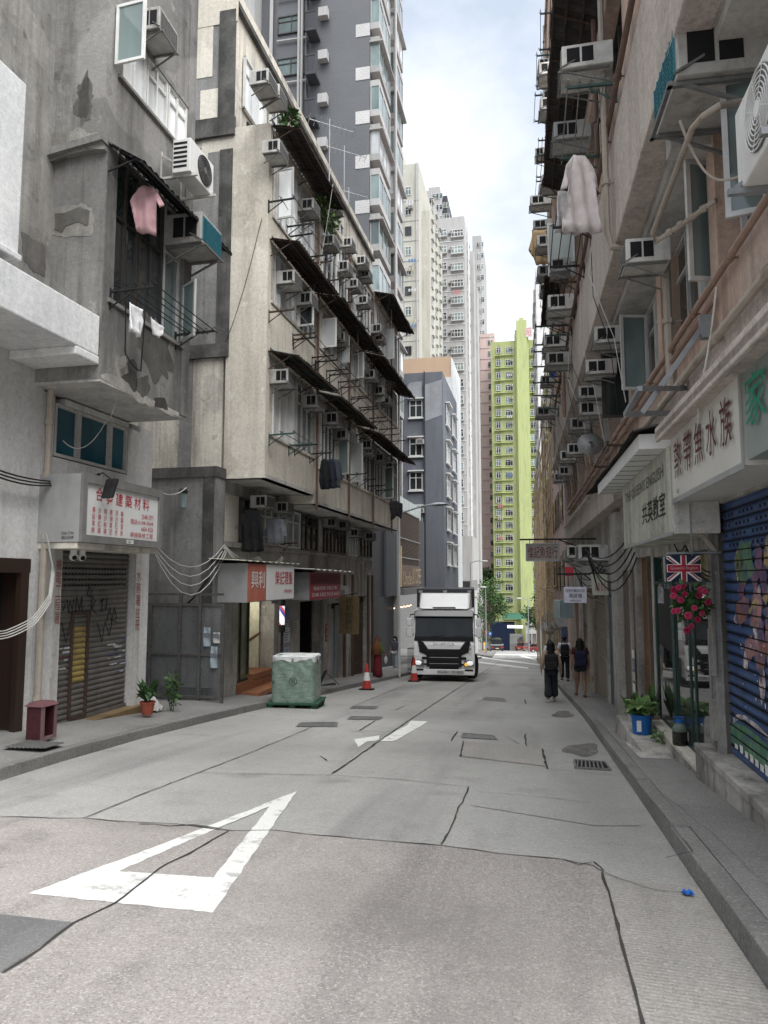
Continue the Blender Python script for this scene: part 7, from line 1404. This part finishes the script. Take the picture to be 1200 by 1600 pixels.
w = MB(); w.hexa([(-1.16, .05, 1.56), (1.16, .05, 1.56), (1.16, .2, 1.58), (-1.16, .2, 1.58), (-1.15, .06, 1.72), (1.15, .06, 1.72), (1.15, .2, 1.72), (-1.15, .2, 1.72)])
for x in (-.5, .35): w.bar((x, .06, 1.73), (x+.55, .1, 1.78), .02)
w.build('wiper_panel', m_blackp, tk)
w = MB(); w.hexa([(-1.17, .1, 2.50), (1.17, .1, 2.50), (1.15, .45, 2.54), (-1.15, .45, 2.54), (-1.16, .22, 2.73), (1.16, .22, 2.73), (1.12, .5, 2.74), (-1.12, .5, 2.74)]); w.build('sun_visor', plain('visor_black', (.02, .02, .022), .15), tk, bevel=.03)
w = MB(); w.hexa([(-1.0, .45, 2.79), (1.0, .45, 2.79), (1.12, 2.0, 2.79), (-1.12, 2.0, 2.79), (-.96, 1.5, 3.37), (.96, 1.5, 3.37), (1.1, 2.05, 3.40), (-1.1, 2.05, 3.40)]); w.build('roof_deflector', m_truckw, tk, bevel=.1); w = MB(); w.box(-.45, .45, .5, .6, 2.80, 2.86); w.build('roof_lamp_strip', m_blackp, tk)
w = MB(); w.box(-1.21, 1.21, 2.15, 8.2, .95, 3.56); w.build('cargo_box', plain('box_dark_grey', (.05, .055, .062), .5, .2, .06, 2, .2), tk, bevel=.02)
w = MB()
for x in (-1.05, -.02, 1.0): w.box(x-.08, x+.08, 2.05, 2.15, 3.40, 3.5)
w.build('marker_lamp', m_acw, tk)
w = MB()
for k in range(6): z = .60+k*.105; wd = .62+.02*k; w.box(-wd, wd, -.05, .04, z, z+.07)
w.box(-.68, .68, -.03, .05, .58, 1.26); 
for s in (-1, 1): w.prism([(s*.60, -.03, 1.22), (s*.64, -.03, 1.30), (s*.80, -.03, 1.52), (s*1.02, -.02, 1.60), (s*.95, -.02, 1.14), (s*.62, -.03, 1.0)] if s > 0 else [(s*.60, -.03, 1.22), (s*.62, -.03, 1.0), (s*.95, -.02, 1.14), (s*1.02, -.02, 1.60), (s*.80, -.03, 1.52), (s*.64, -.03, 1.30)], (0, .1, 0)); w.box(s*.62, s*.86, -.02, .05, .86, .96); w.box(s*.62, s*.86, -.02, .05, .64, .71)
w.box(-.57, .57, .0, .1, .47, .58); w.build('grille', m_blackp, tk)
w = MB(); w.box(-.56, .56, -.056, -.05, .93, .955); w.box(-.56, .56, -.056, -.05, .70, .72); w.build('grille_trim', m_chrome, tk)
w = MB(); w.text('SCANIA', (-.42, -.012, 1.41), (1, 0, 0), V, .84, .10, 0, .01); w.build('badge', m_chrome, tk); w = MB(); [w.text(t, (.97, -.03, 1.38-k*.17), (1, 0, 0), V, .09, .11, 0, .004) for k, t in enumerate('泰興行')]; w.build('door_lettering', m_black2, tk)
w = MB(); w.box(-1.17, 1.17, -.02, .3, .27, .50); w.build('bumper', m_truckw, tk, bevel=.04)
w = MB(); w.box(-.26, .78, -.045, -.02, .33, .46, 0); w.text('KG 4011 VE 4820', (-.22, -.048, .35), (1, 0, 0), V, .95, .09, 1, .002); w.build('number_plate', [plain('plate_white', (.5, .5, .48), .4), m_black2], tk)
for s, lb in ((-1, None), (1, 'headlamp with its amber indicator lit')):
    w = MB(); w.hexa([(s*.76, -.025, .58), (s*1.16, .01, .60), (s*1.16, .1, .60), (s*.76, .1, .58), (s*.78, -.02, .84), (s*1.16, .02, .86), (s*1.16, .1, .86), (s*.78, .1, .84)]); h = w.build('headlight', plain('lamp_housing', (.25, .25, .26), .2, .3), tk, label=lb)
    w = MB(); w.ball((s*1.0, -.02, .73), (.13, .03, .09), 0, 10, 6); w.build('bulb', m_lampg, h, smooth=True)
    if s > 0: w = MB(); w.ball((s*.86, -.03, .68), (.08, .03, .07), 0, 8, 6); w.build('indicator', emit('amber_glow', (.9, .5, .06), .12), h, smooth=True)
    w = MB(); w.box(s*.80, s*1.12, -.03, 0., .43, .5); w.build('fog_lamp', m_blackp, tk)
    w = MB(); w.box(s*1.23, s*1.46, -.05, .12, 1.72, 2.1); w.box(s*1.24, s*1.45, -.05, .12, 2.14, 2.45); mi = w.build('mirror', m_truckw, tk, bevel=.04); w = MB(); w.tube([(s*1.15, .25, 2.6), (s*1.3, .05, 2.58), (s*1.34, .03, 2.42)], .025, 6); w.tube([(s*1.15, .2, 1.8), (s*1.3, .05, 1.8)], .02, 6); w.build('mirror_arm', m_blackp, mi)
    q = Matrix.Rotation(math.radians(-14), 3, 'Z'); c = Vector((s*1.08, 1.15, .5))
    w = MB(); w.lathe([(.3, -.15), (.47, -.15), (.5, -.1), (.5, .1), (.47, .15), (.3, .15)], (0, 0, 0), 24, 0, 'X'); w.v = [tuple(c+q @ Vector(p)) for p in w.v]; wh = w.build('wheel', m_tyre, tk)
    w = MB(); w.lathe([(.28, -.13), (.28, .13)], (0, 0, 0), 20, 0, 'X'); w.v = [tuple(c+q @ Vector(p)) for p in w.v]; w.build('rim', m_signs, wh)
    w = MB(); w.lathe([(.3, -.3), (.5, -.28), (.5, .2), (.3, .2)], (s*.95, 6.3, .5), 20, 0, 'X'); w.build('wheel', m_tyre, tk)
w = MB(); w.box(-1.0, 1.0, .4, 8., .35, .9); w.box(-1.1, 1.1, .3, 2., .2, .34); w.build('chassis', m_blackp, tk)
def car(p, ang, prof, cabin, wid, m, name, lb, van=False):
    F = Frame(ang, tuple(p)); t = thing(name, lb, 'van' if van else 'car', (0, 0, 0), F); h = wid/2; w = MB(); w.prism([(-h, y, z) for y, z in prof], (wid, 0, 0)); w.build('body', m, t, bevel=.06)
    w = MB(); k = .86; w.hexa([(-h*k-.02, cabin[0], cabin[4]), (h*k+.02, cabin[0], cabin[4]), (h*k+.02, cabin[1], cabin[4]), (-h*k-.02, cabin[1], cabin[4]), (-h*.78, cabin[2], cabin[5]), (h*.78, cabin[2], cabin[5]), (h*.78, cabin[3], cabin[5]), (-h*.78, cabin[3], cabin[5])]); w.build('window', m_wind, t, bevel=.03)
    w = MB(); w.box(-h*.8, h*.8, cabin[2]+.05, cabin[3]-.05, cabin[5]-.02, cabin[5]+.05); w.build('roof', m, t, bevel=.03)
    L = max(y for y, z in prof)
    for s in (-1, 1):
        for y in (.8, L-.85): w = MB(); w.lathe([(.2, -.1), (.31, -.09), (.31, .09), (.2, .1)], (s*(h-.08), y, .31), 16, 0, 'X'); wh = w.build('wheel', m_tyre, t); w = MB(); w.lathe([(.19, -.11), (.19, .11)], (s*(h-.08), y, .31), 12, 0, 'X'); w.build('rim', m_signs, wh)
        w = MB(); w.box(s*h*.55, s*h*.92, -.03, .05, .62, .82); w.build('tail_light', plain('tail_red', (.4, .02, .02), .3), t)
    w = MB(); w.box(-.26, .26, -.04, .02, .5, .62); w.build('number_plate', plain('plate_yellow', (.55, .5, .35), .5), t)
vp = onground(777, 1018.5); car(vp, math.radians(14), [(0, .3), (.0, 1.05), (.12, 1.32), (3.6, 1.32), (4.5, 1.0), (4.8, .85), (4.85, .3)], (.06, 3.9, .25, 3.0, 1.15, 2.05), 2.15, plain('van_black', (.012, .013, .015), .2, Coat_Weight=.5), 'parked_van', 'black van parked at the junction in front of the navy corner shop', True)
SED = [(0, .28), (0, .8), (.1, .92), (1., .98), (3.3, .92), (4.3, .78), (4.45, .6), (4.45, .28)]
for u, v, a, lb in ((824, 1019, -75, 'nearer red car crossing at the bottom of the street'), (811, 1017.5, -20, 'red taxi half hidden behind the nearer red car')):
    car(onground(u, v), math.radians(a), SED, (.5, 3.4, 1.1, 2.6, .9, 1.42), 1.7, plain('car_red%d' % u, (.16, .008, .011), .25, Coat_Weight=.5), 'red_car', lb)
car(onground(795, 1014), math.radians(12), SED, (.5, 3.4, 1.1, 2.6, .9, 1.42), 1.7, plain('car_dark', (.03, .032, .036), .25), 'dark_car', 'dark car parked beyond the black van')
def cone(u, v, lb, s=1.):
    p = onground(u, v); t = thing('traffic_cone', lb, 'traffic cone', tuple(p), group='traffic cones by the truck'); w = MB(); w.hexa([(p.x-.21, p.y-.21, gz(p.y-.21)+.005), (p.x+.21, p.y-.21, gz(p.y-.21)+.005), (p.x+.21, p.y+.21, gz(p.y+.21)+.005), (p.x-.21, p.y+.21, gz(p.y+.21)+.005), (p.x-.2, p.y-.2, gz(p.y-.2)+.045), (p.x+.2, p.y-.2, gz(p.y-.2)+.045), (p.x+.2, p.y+.2, gz(p.y+.2)+.045), (p.x-.2, p.y+.2, gz(p.y+.2)+.045)]); w.build('base', m_tyre, t)
    H = .74*s; r = lambda z: .15-.115*z/H
    def seg(a, b, m, nm): w = MB(); w.lathe([(r(a), a), (r(b), b)], (p.x, p.y, p.z+.03), 16); w.build(nm, m, t)
    ro = plain('cone_red%d' % u, (.42, .05, .04), .5, dirt=.2); w = MB(); w.lathe([(.155, 0), (.15, .02), (r(.34*H), .34*H)], (p.x, p.y, p.z+.03), 16); w.lathe([(r(.66*H), .66*H), (r(H*.97), H*.97), (.02, H)], (p.x, p.y, p.z+.03), 16); w.build('cone_body', ro, t); seg(.34*H, .66*H, m_signw, 'white_band')
cone(573, 1078, 'nearer red cone standing by the kerb of the left pavement', 1.05); cone(647, 1065, 'farther red cone with a wide white band at the front corner of the truck', 1.2)
# pallet with wrapped load
PP = onground(462, 1108); PF = Frame(math.radians(6), (PP.x-.14, PP.y+.1, gz(PP.y+.5)))
m_plg = plain('green_plastic', (.025, .075, .048), .5, 0, .12, 6, .25)
pl = thing('plastic_pallet', 'green plastic pallet on the road under the wrapped load', 'pallet', (0, 0, 0), PF); w = MB(); w.box(-.6, .6, 0, 1.0, .10, .145); w.build('deck', m_plg, pl, bevel=.01)
for i in range(3):
    for j in range(3):
        w = MB(); x, y = -.5+i*.5, .1+j*.4; w.lathe([(.065, -.06), (.095, .11)], (x, y, 0), 10); w.build('foot', m_plg, pl)
w = MB(); [w.box(-.6, .6, y-.04, y+.04, .0-.085*y, .03-.085*y) for y in (.06, .94)]; w.build('skid', m_plg, pl)
def wrap(a, b):                                   # a around, b up
    an = a*2*math.pi; ca, sa = math.cos(an), math.sin(an); n = 7; d = (abs(ca)**n+abs(sa)**n)**(-1/n); h = .98
    p = Vector((.5*ca*d, .5+.44*sa*d, .15+h*b)); q = Vector((p.x*4, p.y*4, p.z*2))
    f = mnoise.noise(q)*.03+.022*math.sin(p.z*13+p.x*17+3*mnoise.noise(q*.6))*(.3+.7*abs(mnoise.noise(q*.8)))+.012*mnoise.noise(q*4)
    k = 1+f*1.1-.03*b+.02*math.sin(b*3.1); return Vector((p.x*k, .5+(p.y-.5)*k, p.z))
b = NB('green_film'); P_ = b.pos(obj=True); N_ = b.noise(P_, 7, 6); S_n = b.noise(b.n('ShaderNodeMapping', {0: P_, 'Rotation': (0, .6, .2), 'Scale': (1, 1, 5)}).outputs[0], 4, 6, .7)
mfilm = b.out(b.mix(b.rng(N_, .35, .65), (.15, .215, .175), (.21, .285, .235)), b.rng(N_, .3, .7, .16, .42), b.math('ADD', N_, b.math('MULTIPLY', S_n, 1.6)), .55, .03, Coat_Weight=.5, Coat_Roughness=.12)
wl_ = thing('wrapped_load', 'pale green film wrapped load with a round black mark standing on the pallet', 'wrapped load', (0, .5, .15), PF)
w = MB(); w.sheet(wrap, 96, 44); w.build('wrap', mfilm, wl_, smooth=True)
w = MB()
def topf(a, b_): an = a*2*math.pi; e = wrap(a, 1.0); c = Vector((0, .5, 1.13)); r = b_; q = e.lerp(c, 1-r); q.z = 1.125+.03*math.sin(an*5+r*4)*r+.045*(1-r)+.035*mnoise.noise(Vector((q.x*6, q.y*6, 0))); return q+(e-c)*(.03 if b_ > .95 else 0)
w.sheet(topf, 72, 10); 
def rim(a, b_): e = wrap(a, 1.0); c = Vector((0, .5, e.z)); an = a*6.283; return e+(e-c).normalized()*(.012+.012*math.sin(an*9))+Vector((0, 0, .03-b_*(.10+.03*math.sin(an*7))))
w.sheet(rim, 90, 4); w.build('white_cover', plain('white_film', (.66, .68, .67), .25, 0, .1, 9, .05), wl_, smooth=True)
w = MB(); c = Vector((.03, .0, .62)); yf = lambda x, z: min(wrap(a_/200, (z-.15)/.98).y for a_ in range(140, 161))-.012
y_ = yf(.03, .62)-.006
w.tube([(c.x+.085*math.cos(k*.2618), y_, c.z+.085*math.sin(k*.2618)) for k in range(25)], .0065, 5); w.text('SF', (c.x-.04, y_, c.z+.05), (0, 0, -1), (1, 0, 0), .10, .075, 0, .001); w.build('mark', m_black2, wl_)
w = MB(); w.box(-.45, -.40, y_+.04, y_+.045, .55, .62); w.build('small_label', m_plg, wl_)
tp = thing('folded_trolley', 'folded black trolley frame lying on the pavement behind the pallet', 'trolley', tuple(onground(512, 1070, .2))); c = onground(512, 1072, .22); w = MB()
for k in range(4): w.bar(c+Vector((-.3+.05*k, .1*k, 0)), c+Vector((.25-.04*k, .1*k, .05)), .022); w.bar(c+Vector((-.3, .1*k, 0)), c+Vector((-.1, .1*k, .42)), .018)
w.bar(c+Vector((-.1, 0, .42)), c+Vector((.28, .2, .02)), .02); w.build('frame', m_biron, tp)
# ================================================================ people
def skin(name, pts, edges, rad, mat, parent, root=0, sub=2):
    me = bpy.data.meshes.new(name); me.from_pydata([Vector(p) for p in pts], edges, []); o = bpy.data.objects.new(name, me); COL.objects.link(o)
    sm = o.modifiers.new('skin', 'SKIN'); sv = me.skin_vertices[0].data
    for i, r in enumerate(rad): sv[i].radius = r if isinstance(r, tuple) else (r, r); sv[i].use_root = (i == root)
    ss = o.modifiers.new('sub', 'SUBSURF'); ss.levels = ss.render_levels = sub
    m2 = bpy.data.meshes.new_from_object(o.evaluated_get(bpy.context.evaluated_depsgraph_get())); bpy.data.objects.remove(o); bpy.data.meshes.remove(me)
    m2.materials.clear(); m2.materials.append(mat); m2.polygons.foreach_set('use_smooth', [True]*len(m2.polygons)); m2.name = name
    r = bpy.data.objects.new(name, m2); COL.objects.link(r); r.parent = parent; META[r.name] = META[parent.name]; return r
SK = plain('skin', (.42, .26, .19), .55, dirt=0, bump=0); SKD = plain('skin_tanned', (.28, .16, .11), .55, dirt=0, bump=0); HAIR = plain('black_hair', (.012, .010, .010), .5, dirt=0)
SHOE_W = plain('white_shoe', (.5, .5, .48), .6); SHOE_B = plain('dark_shoe', (.03, .028, .028), .6)
def person(pos, ang, H, lb, top, bottom, legs, arms=((0, 0), (0, 0)), sleeves=.5, hair='short', shoes=None, skinm=None, shorts=False, wide=1., skirt=None):
    """stands at pos facing its own +y; legs: (forward offset of the left foot, of the right foot); arms: (forward, outward) of each hand"""
    F = Frame(ang, tuple(pos)); t = thing('person', lb, 'person', (0, 0, 0), F); S = H; sk = skinm or SK
    P = []; E = []; R = []
    def v(x, y, z, r, p=None):
        P.append((x*S, y*S, z*S)); R.append((r[0]*S, r[1]*S) if isinstance(r, tuple) else r*S)
        if p is not None: E.append((p, len(P)-1))
        return len(P)-1
    pel = v(0, 0, .53, (.085, .062)); wa = v(0, .0, .62, (.075, .052), pel); ch = v(0, .0, .73, (.092, .06), wa); nk0 = v(0, -.004, .82, .034, ch); nk1 = v(0, .006, .86, .031, nk0); hd = v(0, .012, .905, (.042, .05), nk1); ht = v(0, .008, .965, (.038, .044), hd)
    nose = v(0, .062, .912, .009, hd)
    J = {}
    for s, (fw, ow), ft in ((-1, arms[0], legs[0]), (1, arms[1], legs[1])):
        sh_ = v(s*.105, 0, .805, .034, ch); el = v(s*(.125+ow*.5), fw*.35-.02, .63+abs(fw)*.1, .025, sh_); wr = v(s*(.125+ow), fw, .49+abs(fw)*.75, .017, el); pm = v(s*(.125+ow), fw+.008, .455+abs(fw)*.8, (.012, .02), wr)
        for k in range(4): f1 = v(s*(.125+ow), fw-.012+.010*k+.008, .425+abs(fw)*.8+(.004 if k in (1, 2) else 0), .0052, pm); v(s*(.12+ow), fw-.008+.010*k+.008, .402+abs(fw)*.8+(.004 if k in (0, 3) else -.002), .0042, f1)
        th = v(s*(.122+ow), fw+.032, .445+abs(fw)*.8, .0058, pm); v(s*(.122+ow), fw+.040, .428+abs(fw)*.8, .0045, th)
        hp = v(s*.052, 0, .50, .06, pel); kn = v(s*.055, ft*.45+.015, .285, .038, hp); ca_ = v(s*.055, ft*.75-.008, .2, .036, kn); an = v(s*.055, ft-.01, .05, .022, ca_); v(s*.06, ft+.075, .018, (.022, .014), an)
        J[s] = (sh_, el, wr, hp, kn, ca_, an)
    skin('body', P, E, R, sk, t)
    def shell(name, idx, grow, mat, ends=(), extra=()):
        mp_ = {i: k for k, i in enumerate(idx)}; pts = [P[i] for i in idx]; rd = []
        for i in idx: r = R[i] if isinstance(R[i], tuple) else (R[i], R[i]); gr = grow.get(i, grow['d']); rd.append((r[0]+gr*S, r[1]+gr*S))
        ed = [(mp_[a], mp_[b]) for a, b in E if a in mp_ and b in mp_]
        for (i, j, f, r) in ends: pts.append(tuple(Vector(P[i]).lerp(Vector(P[j]), f))); rd.append((r*S, r*S)); ed.append((mp_[i], len(pts)-1))
        return skin(name, pts, ed, rd, mat, t)
    if top:
        ends = [(J[s][0], J[s][1], min(1., sleeves*1.4), .038) for s in (-1, 1)] if sleeves < .8 else []
        idx = [pel, wa, ch, nk0]+[J[s][0] for s in (-1, 1)]+([J[s][k] for s in (-1, 1) for k in (1,)] if sleeves >= .8 else [])
        if sleeves >= .8: ends = [(J[s][1], J[s][2], .95, .027) for s in (-1, 1)]
        shell('shirt', idx, {'d': .012, nk0: .006, pel: .02, ch: .014}, top, ends)
    if bottom:
        if skirt: w = MB(); w.lathe([(a*S, b*S) for a, b in skirt], (0, .0, 0), 24); w.build('skirt', bottom, t, smooth=True)
        else:
            idx = [pel]+[J[s][3] for s in (-1, 1)]+([J[s][k] for s in (-1, 1) for k in (4, 5)] if not shorts else [])
            ends = [(J[s][5], J[s][6], .93, .036*wide+.008) for s in (-1, 1)] if not shorts else [(J[s][3], J[s][4], .42, .066) for s in (-1, 1)]
            g_ = {'d': .008}; [g_.update({J[s][4]: .010*wide, J[s][5]: .012*wide}) for s in (-1, 1)]; shell('trousers', idx, g_, bottom, ends)
    for s in (-1, 1):
        a = P[J[s][6]]; w = MB(); w.ball((s*.058*S, a[1]+.045*S, .022*S), (.03*S, .078*S, .024*S), 0, 10, 6); w.build('shoe', shoes or SHOE_B, t, smooth=True)
    w = MB()
    if hair == 'short': w.ball((0, .0, .945*S), (.052*S, .06*S, .052*S), 0, 12, 8, .06); w.ball((0, -.018*S, .915*S), (.047*S, .042*S, .05*S), 0, 10, 6, .06)
    elif hair: 
        w.ball((0, -.004*S, .945*S), (.055*S, .062*S, .054*S), 0, 12, 8, .05)
        n = 18
        def lock(a, b_): x = (a-.5)*2; r = .062+.012*b_; return (math.sin(x*1.9)*r*S*(1+.12*math.sin(a*40+b_*3)), (-math.cos(x*1.9)*r*(.75)-.012-.012*b_*math.sin(a*30))*S, (.95-hair*b_*(1-.12*abs(x)+.05*math.sin(a*37)))*S)
        w.sheet(lock, n, 10); w.ball((0, -.038*S, (.93-hair*.45)*S), (.052*S, .03*S, hair*.5*S), 0, 10, 8, .1)
    if hair: w.build('hair', HAIR, t, smooth=True)
    if hair:
        w = MB()
        for s in (-1, 1): w.ball((s*.017*S, .055*S, .928*S), .006*S, 0, 6, 4)
        w.build('eye', m_black2, t, label=None); w = MB(); w.ball((0, .054*S, .888*S), (.014*S, .006*S, .004*S), 0, 8, 4); w.build('mouth', plain('lips', (.3, .1, .09), .5), t)
        w = MB(); [w.ball((s*.045*S, .008*S, .915*S), (.006*S, .012*S, .018*S), 0, 6, 5) for s in (-1, 1)]; w.build('ear', sk, t)
    return t, F, S
def backpack(F, S, m, lb, w_=.15, h_=.26, z=.57, d=.09):
    b_ = thing('backpack', lb, 'backpack', (0, -.1*S, z*S), F); w = MB(); w.box(-w_*S/2*1.1, w_*S/2*1.1, -.075*S-d*S, -.07*S, z*S, (z+h_)*S); w.build('bag', m, b_, bevel=.05*S)
    w = MB(); w.box(-w_*S/2*.85, w_*S/2*.85, -.075*S-d*1.25*S, -.075*S-d*S, (z+.02)*S, (z+h_*.45)*S); w.build('pocket', m, b_, bevel=.025*S)
    w = MB()
    for s in (-1, 1): w.tube([(s*.06*S, -.075*S, (z+h_*.9)*S), (s*.068*S, 0, .845*S), (s*.07*S, .08*S, .76*S), (s*.085*S, .06*S, .66*S), (s*.09*S, -.06*S, (z+.03)*S)], .011*S, 6)
    w.build('strap', m, b_)
m_bk = plain('black_canvas', (.012, .012, .014), .7); m_nv = plain('navy_canvas', (.012, .014, .035), .7); m_wsh = plain('white_school_shirt', (.62, .64, .66), .8, bump=0); m_blk = plain('black_cloth', (.016, .016, .019), .85)
p = onground(862, 1097); t, F, S = person(p, math.radians(4), 1.60, 'girl in black wide trousers with a round black backpack walking away on the road', plain('beige_top', (.34, .26, .19), .85), plain('charcoal_trousers', (.022, .025, .032), .85), (-.03, .12), ((.04, .03), (.02, .04)), .9, .26, SHOE_W, wide=2.2); backpack(F, S, m_bk, 'round black backpack on the girl in wide trousers', .2, .24, .56, .1)
p = onground(908, 1089, .14); t, F, S = person(p, math.radians(5), 1.56, 'long haired girl in dark shorts walking on the right pavement', plain('maroon_top', (.05, .018, .02), .85), plain('denim_shorts', (.03, .04, .05), .85), (.14, -.07), ((.02, .02), (.02, .02)), .4, .22, plain('brown_shoe', (.10, .04, .035), .6), shorts=True, skinm=SKD); backpack(F, S, m_nv, 'large navy backpack on the girl in shorts', .19, .27, .52, .1)
hb = thing('hand_bag', 'small straw bag carried by the girl in shorts', 'bag', (.18*S, .0, .3*S), F); w = MB(); w.lathe([(.02, 0), (.075, .02), (.06, .15), (.03, .19)], (.17*S, .0, .25*S), 12); w.build('body', plain('straw', (.3, .23, .13), .9), hb); w = MB(); w.tube([(.14*S, 0, .36*S), (.155*S, 0, .44*S), (.17*S, 0, .36*S)], .006, 5); w.build('handle', m_bk, hb)
q = RF.I @ onground(884, 1064, .14); p = onground(883, 1064, .14); t, F, S = person(p, math.radians(3), 1.70, 'schoolboy in white shirt with black backpack on the right pavement', m_wsh, m_blk, (.10, -.08), ((.02, .02), (.03, .02)), .45, 'short', SHOE_B); backpack(F, S, m_bk, 'black backpack on the schoolboy', .17, .26, .56, .09)
p = onground(860, 1063, .0); t, F, S = person(p, math.radians(6), 1.70, 'schoolboy in white shirt mostly hidden behind the girl with the round backpack', m_wsh, m_blk, (.05, -.08), ((.02, .02), (.03, .02)), .45, 'short', SHOE_B); backpack(F, S, m_nv, 'dark backpack on the half hidden schoolboy', .16, .24, .57, .07)
p = onground(590, 1058, .14); t, F, S = person(p, math.radians(-40), 1.56, 'woman in brown headscarf and long maroon skirt on the left pavement', plain('olive_jacket', (.10, .12, .03), .85), plain('maroon_skirt', (.15, .02, .03), .85), (.02, -.02), ((.16, .02), (.12, .02)), .9, 'short', SHOE_B, SKD, skirt=[(.07, .62), (.095, .53), (.10, .45), (.105, .25), (.125, .04), (.12, .035), (.06, .3)])
w = MB(); w.lathe([(.03, .985), (.054, .965), (.062, .92), (.055, .875), (.075, .84), (.12, .78), (.135, .70), (.13, .56), (.11, .54)], (0, -.006, 0), 22); w.v = [(x*S*(1+.03*math.sin(z*60)), (y-(.02 if z < .85 else 0)-(.0 if y < .045 else .03))*S, z*S) for x, y, z in w.v]; w.build('headscarf', plain('rust_scarf', (.15, .062, .03), .9), t, smooth=True)
pb = thing('plastic_bag', 'pale plastic bag held by the woman in the headscarf', 'bag', (.15*S, .14*S, .36*S), F); w = MB(); w.ball((.145*S, .14*S, .42*S), (.05*S, .04*S, .09*S), 0, 10, 8, .15); w.build('body', plain('pale_plastic', (.5, .5, .5), .4), pb); w = MB(); w.tube([(.13*S, .14*S, .49*S), (.14*S, .145*S, .56*S), (.155*S, .14*S, .49*S)], .006, 5); w.build('handle', m_signw, pb)
p = Vector((-6.75, 34.2, gz(34.2)+.15)); t, F, S = person(p, math.radians(170), 1.62, 'woman in face mask, grey top and pale jeans walking beside the truck', plain('grey_top', (.11, .12, .15), .85), plain('pale_jeans', (.34, .37, .42), .85), (.10, -.05), ((.02, .03), (.02, .03)), .3, .12, SHOE_W)
w = MB(); w.ball((0, .045*S, .892*S), (.032*S, .024*S, .024*S), 0, 10, 6); w.build('face_mask', m_signw, t, smooth=True)
mb_ = [(bpy.data.objects[k].name) for k in ()]
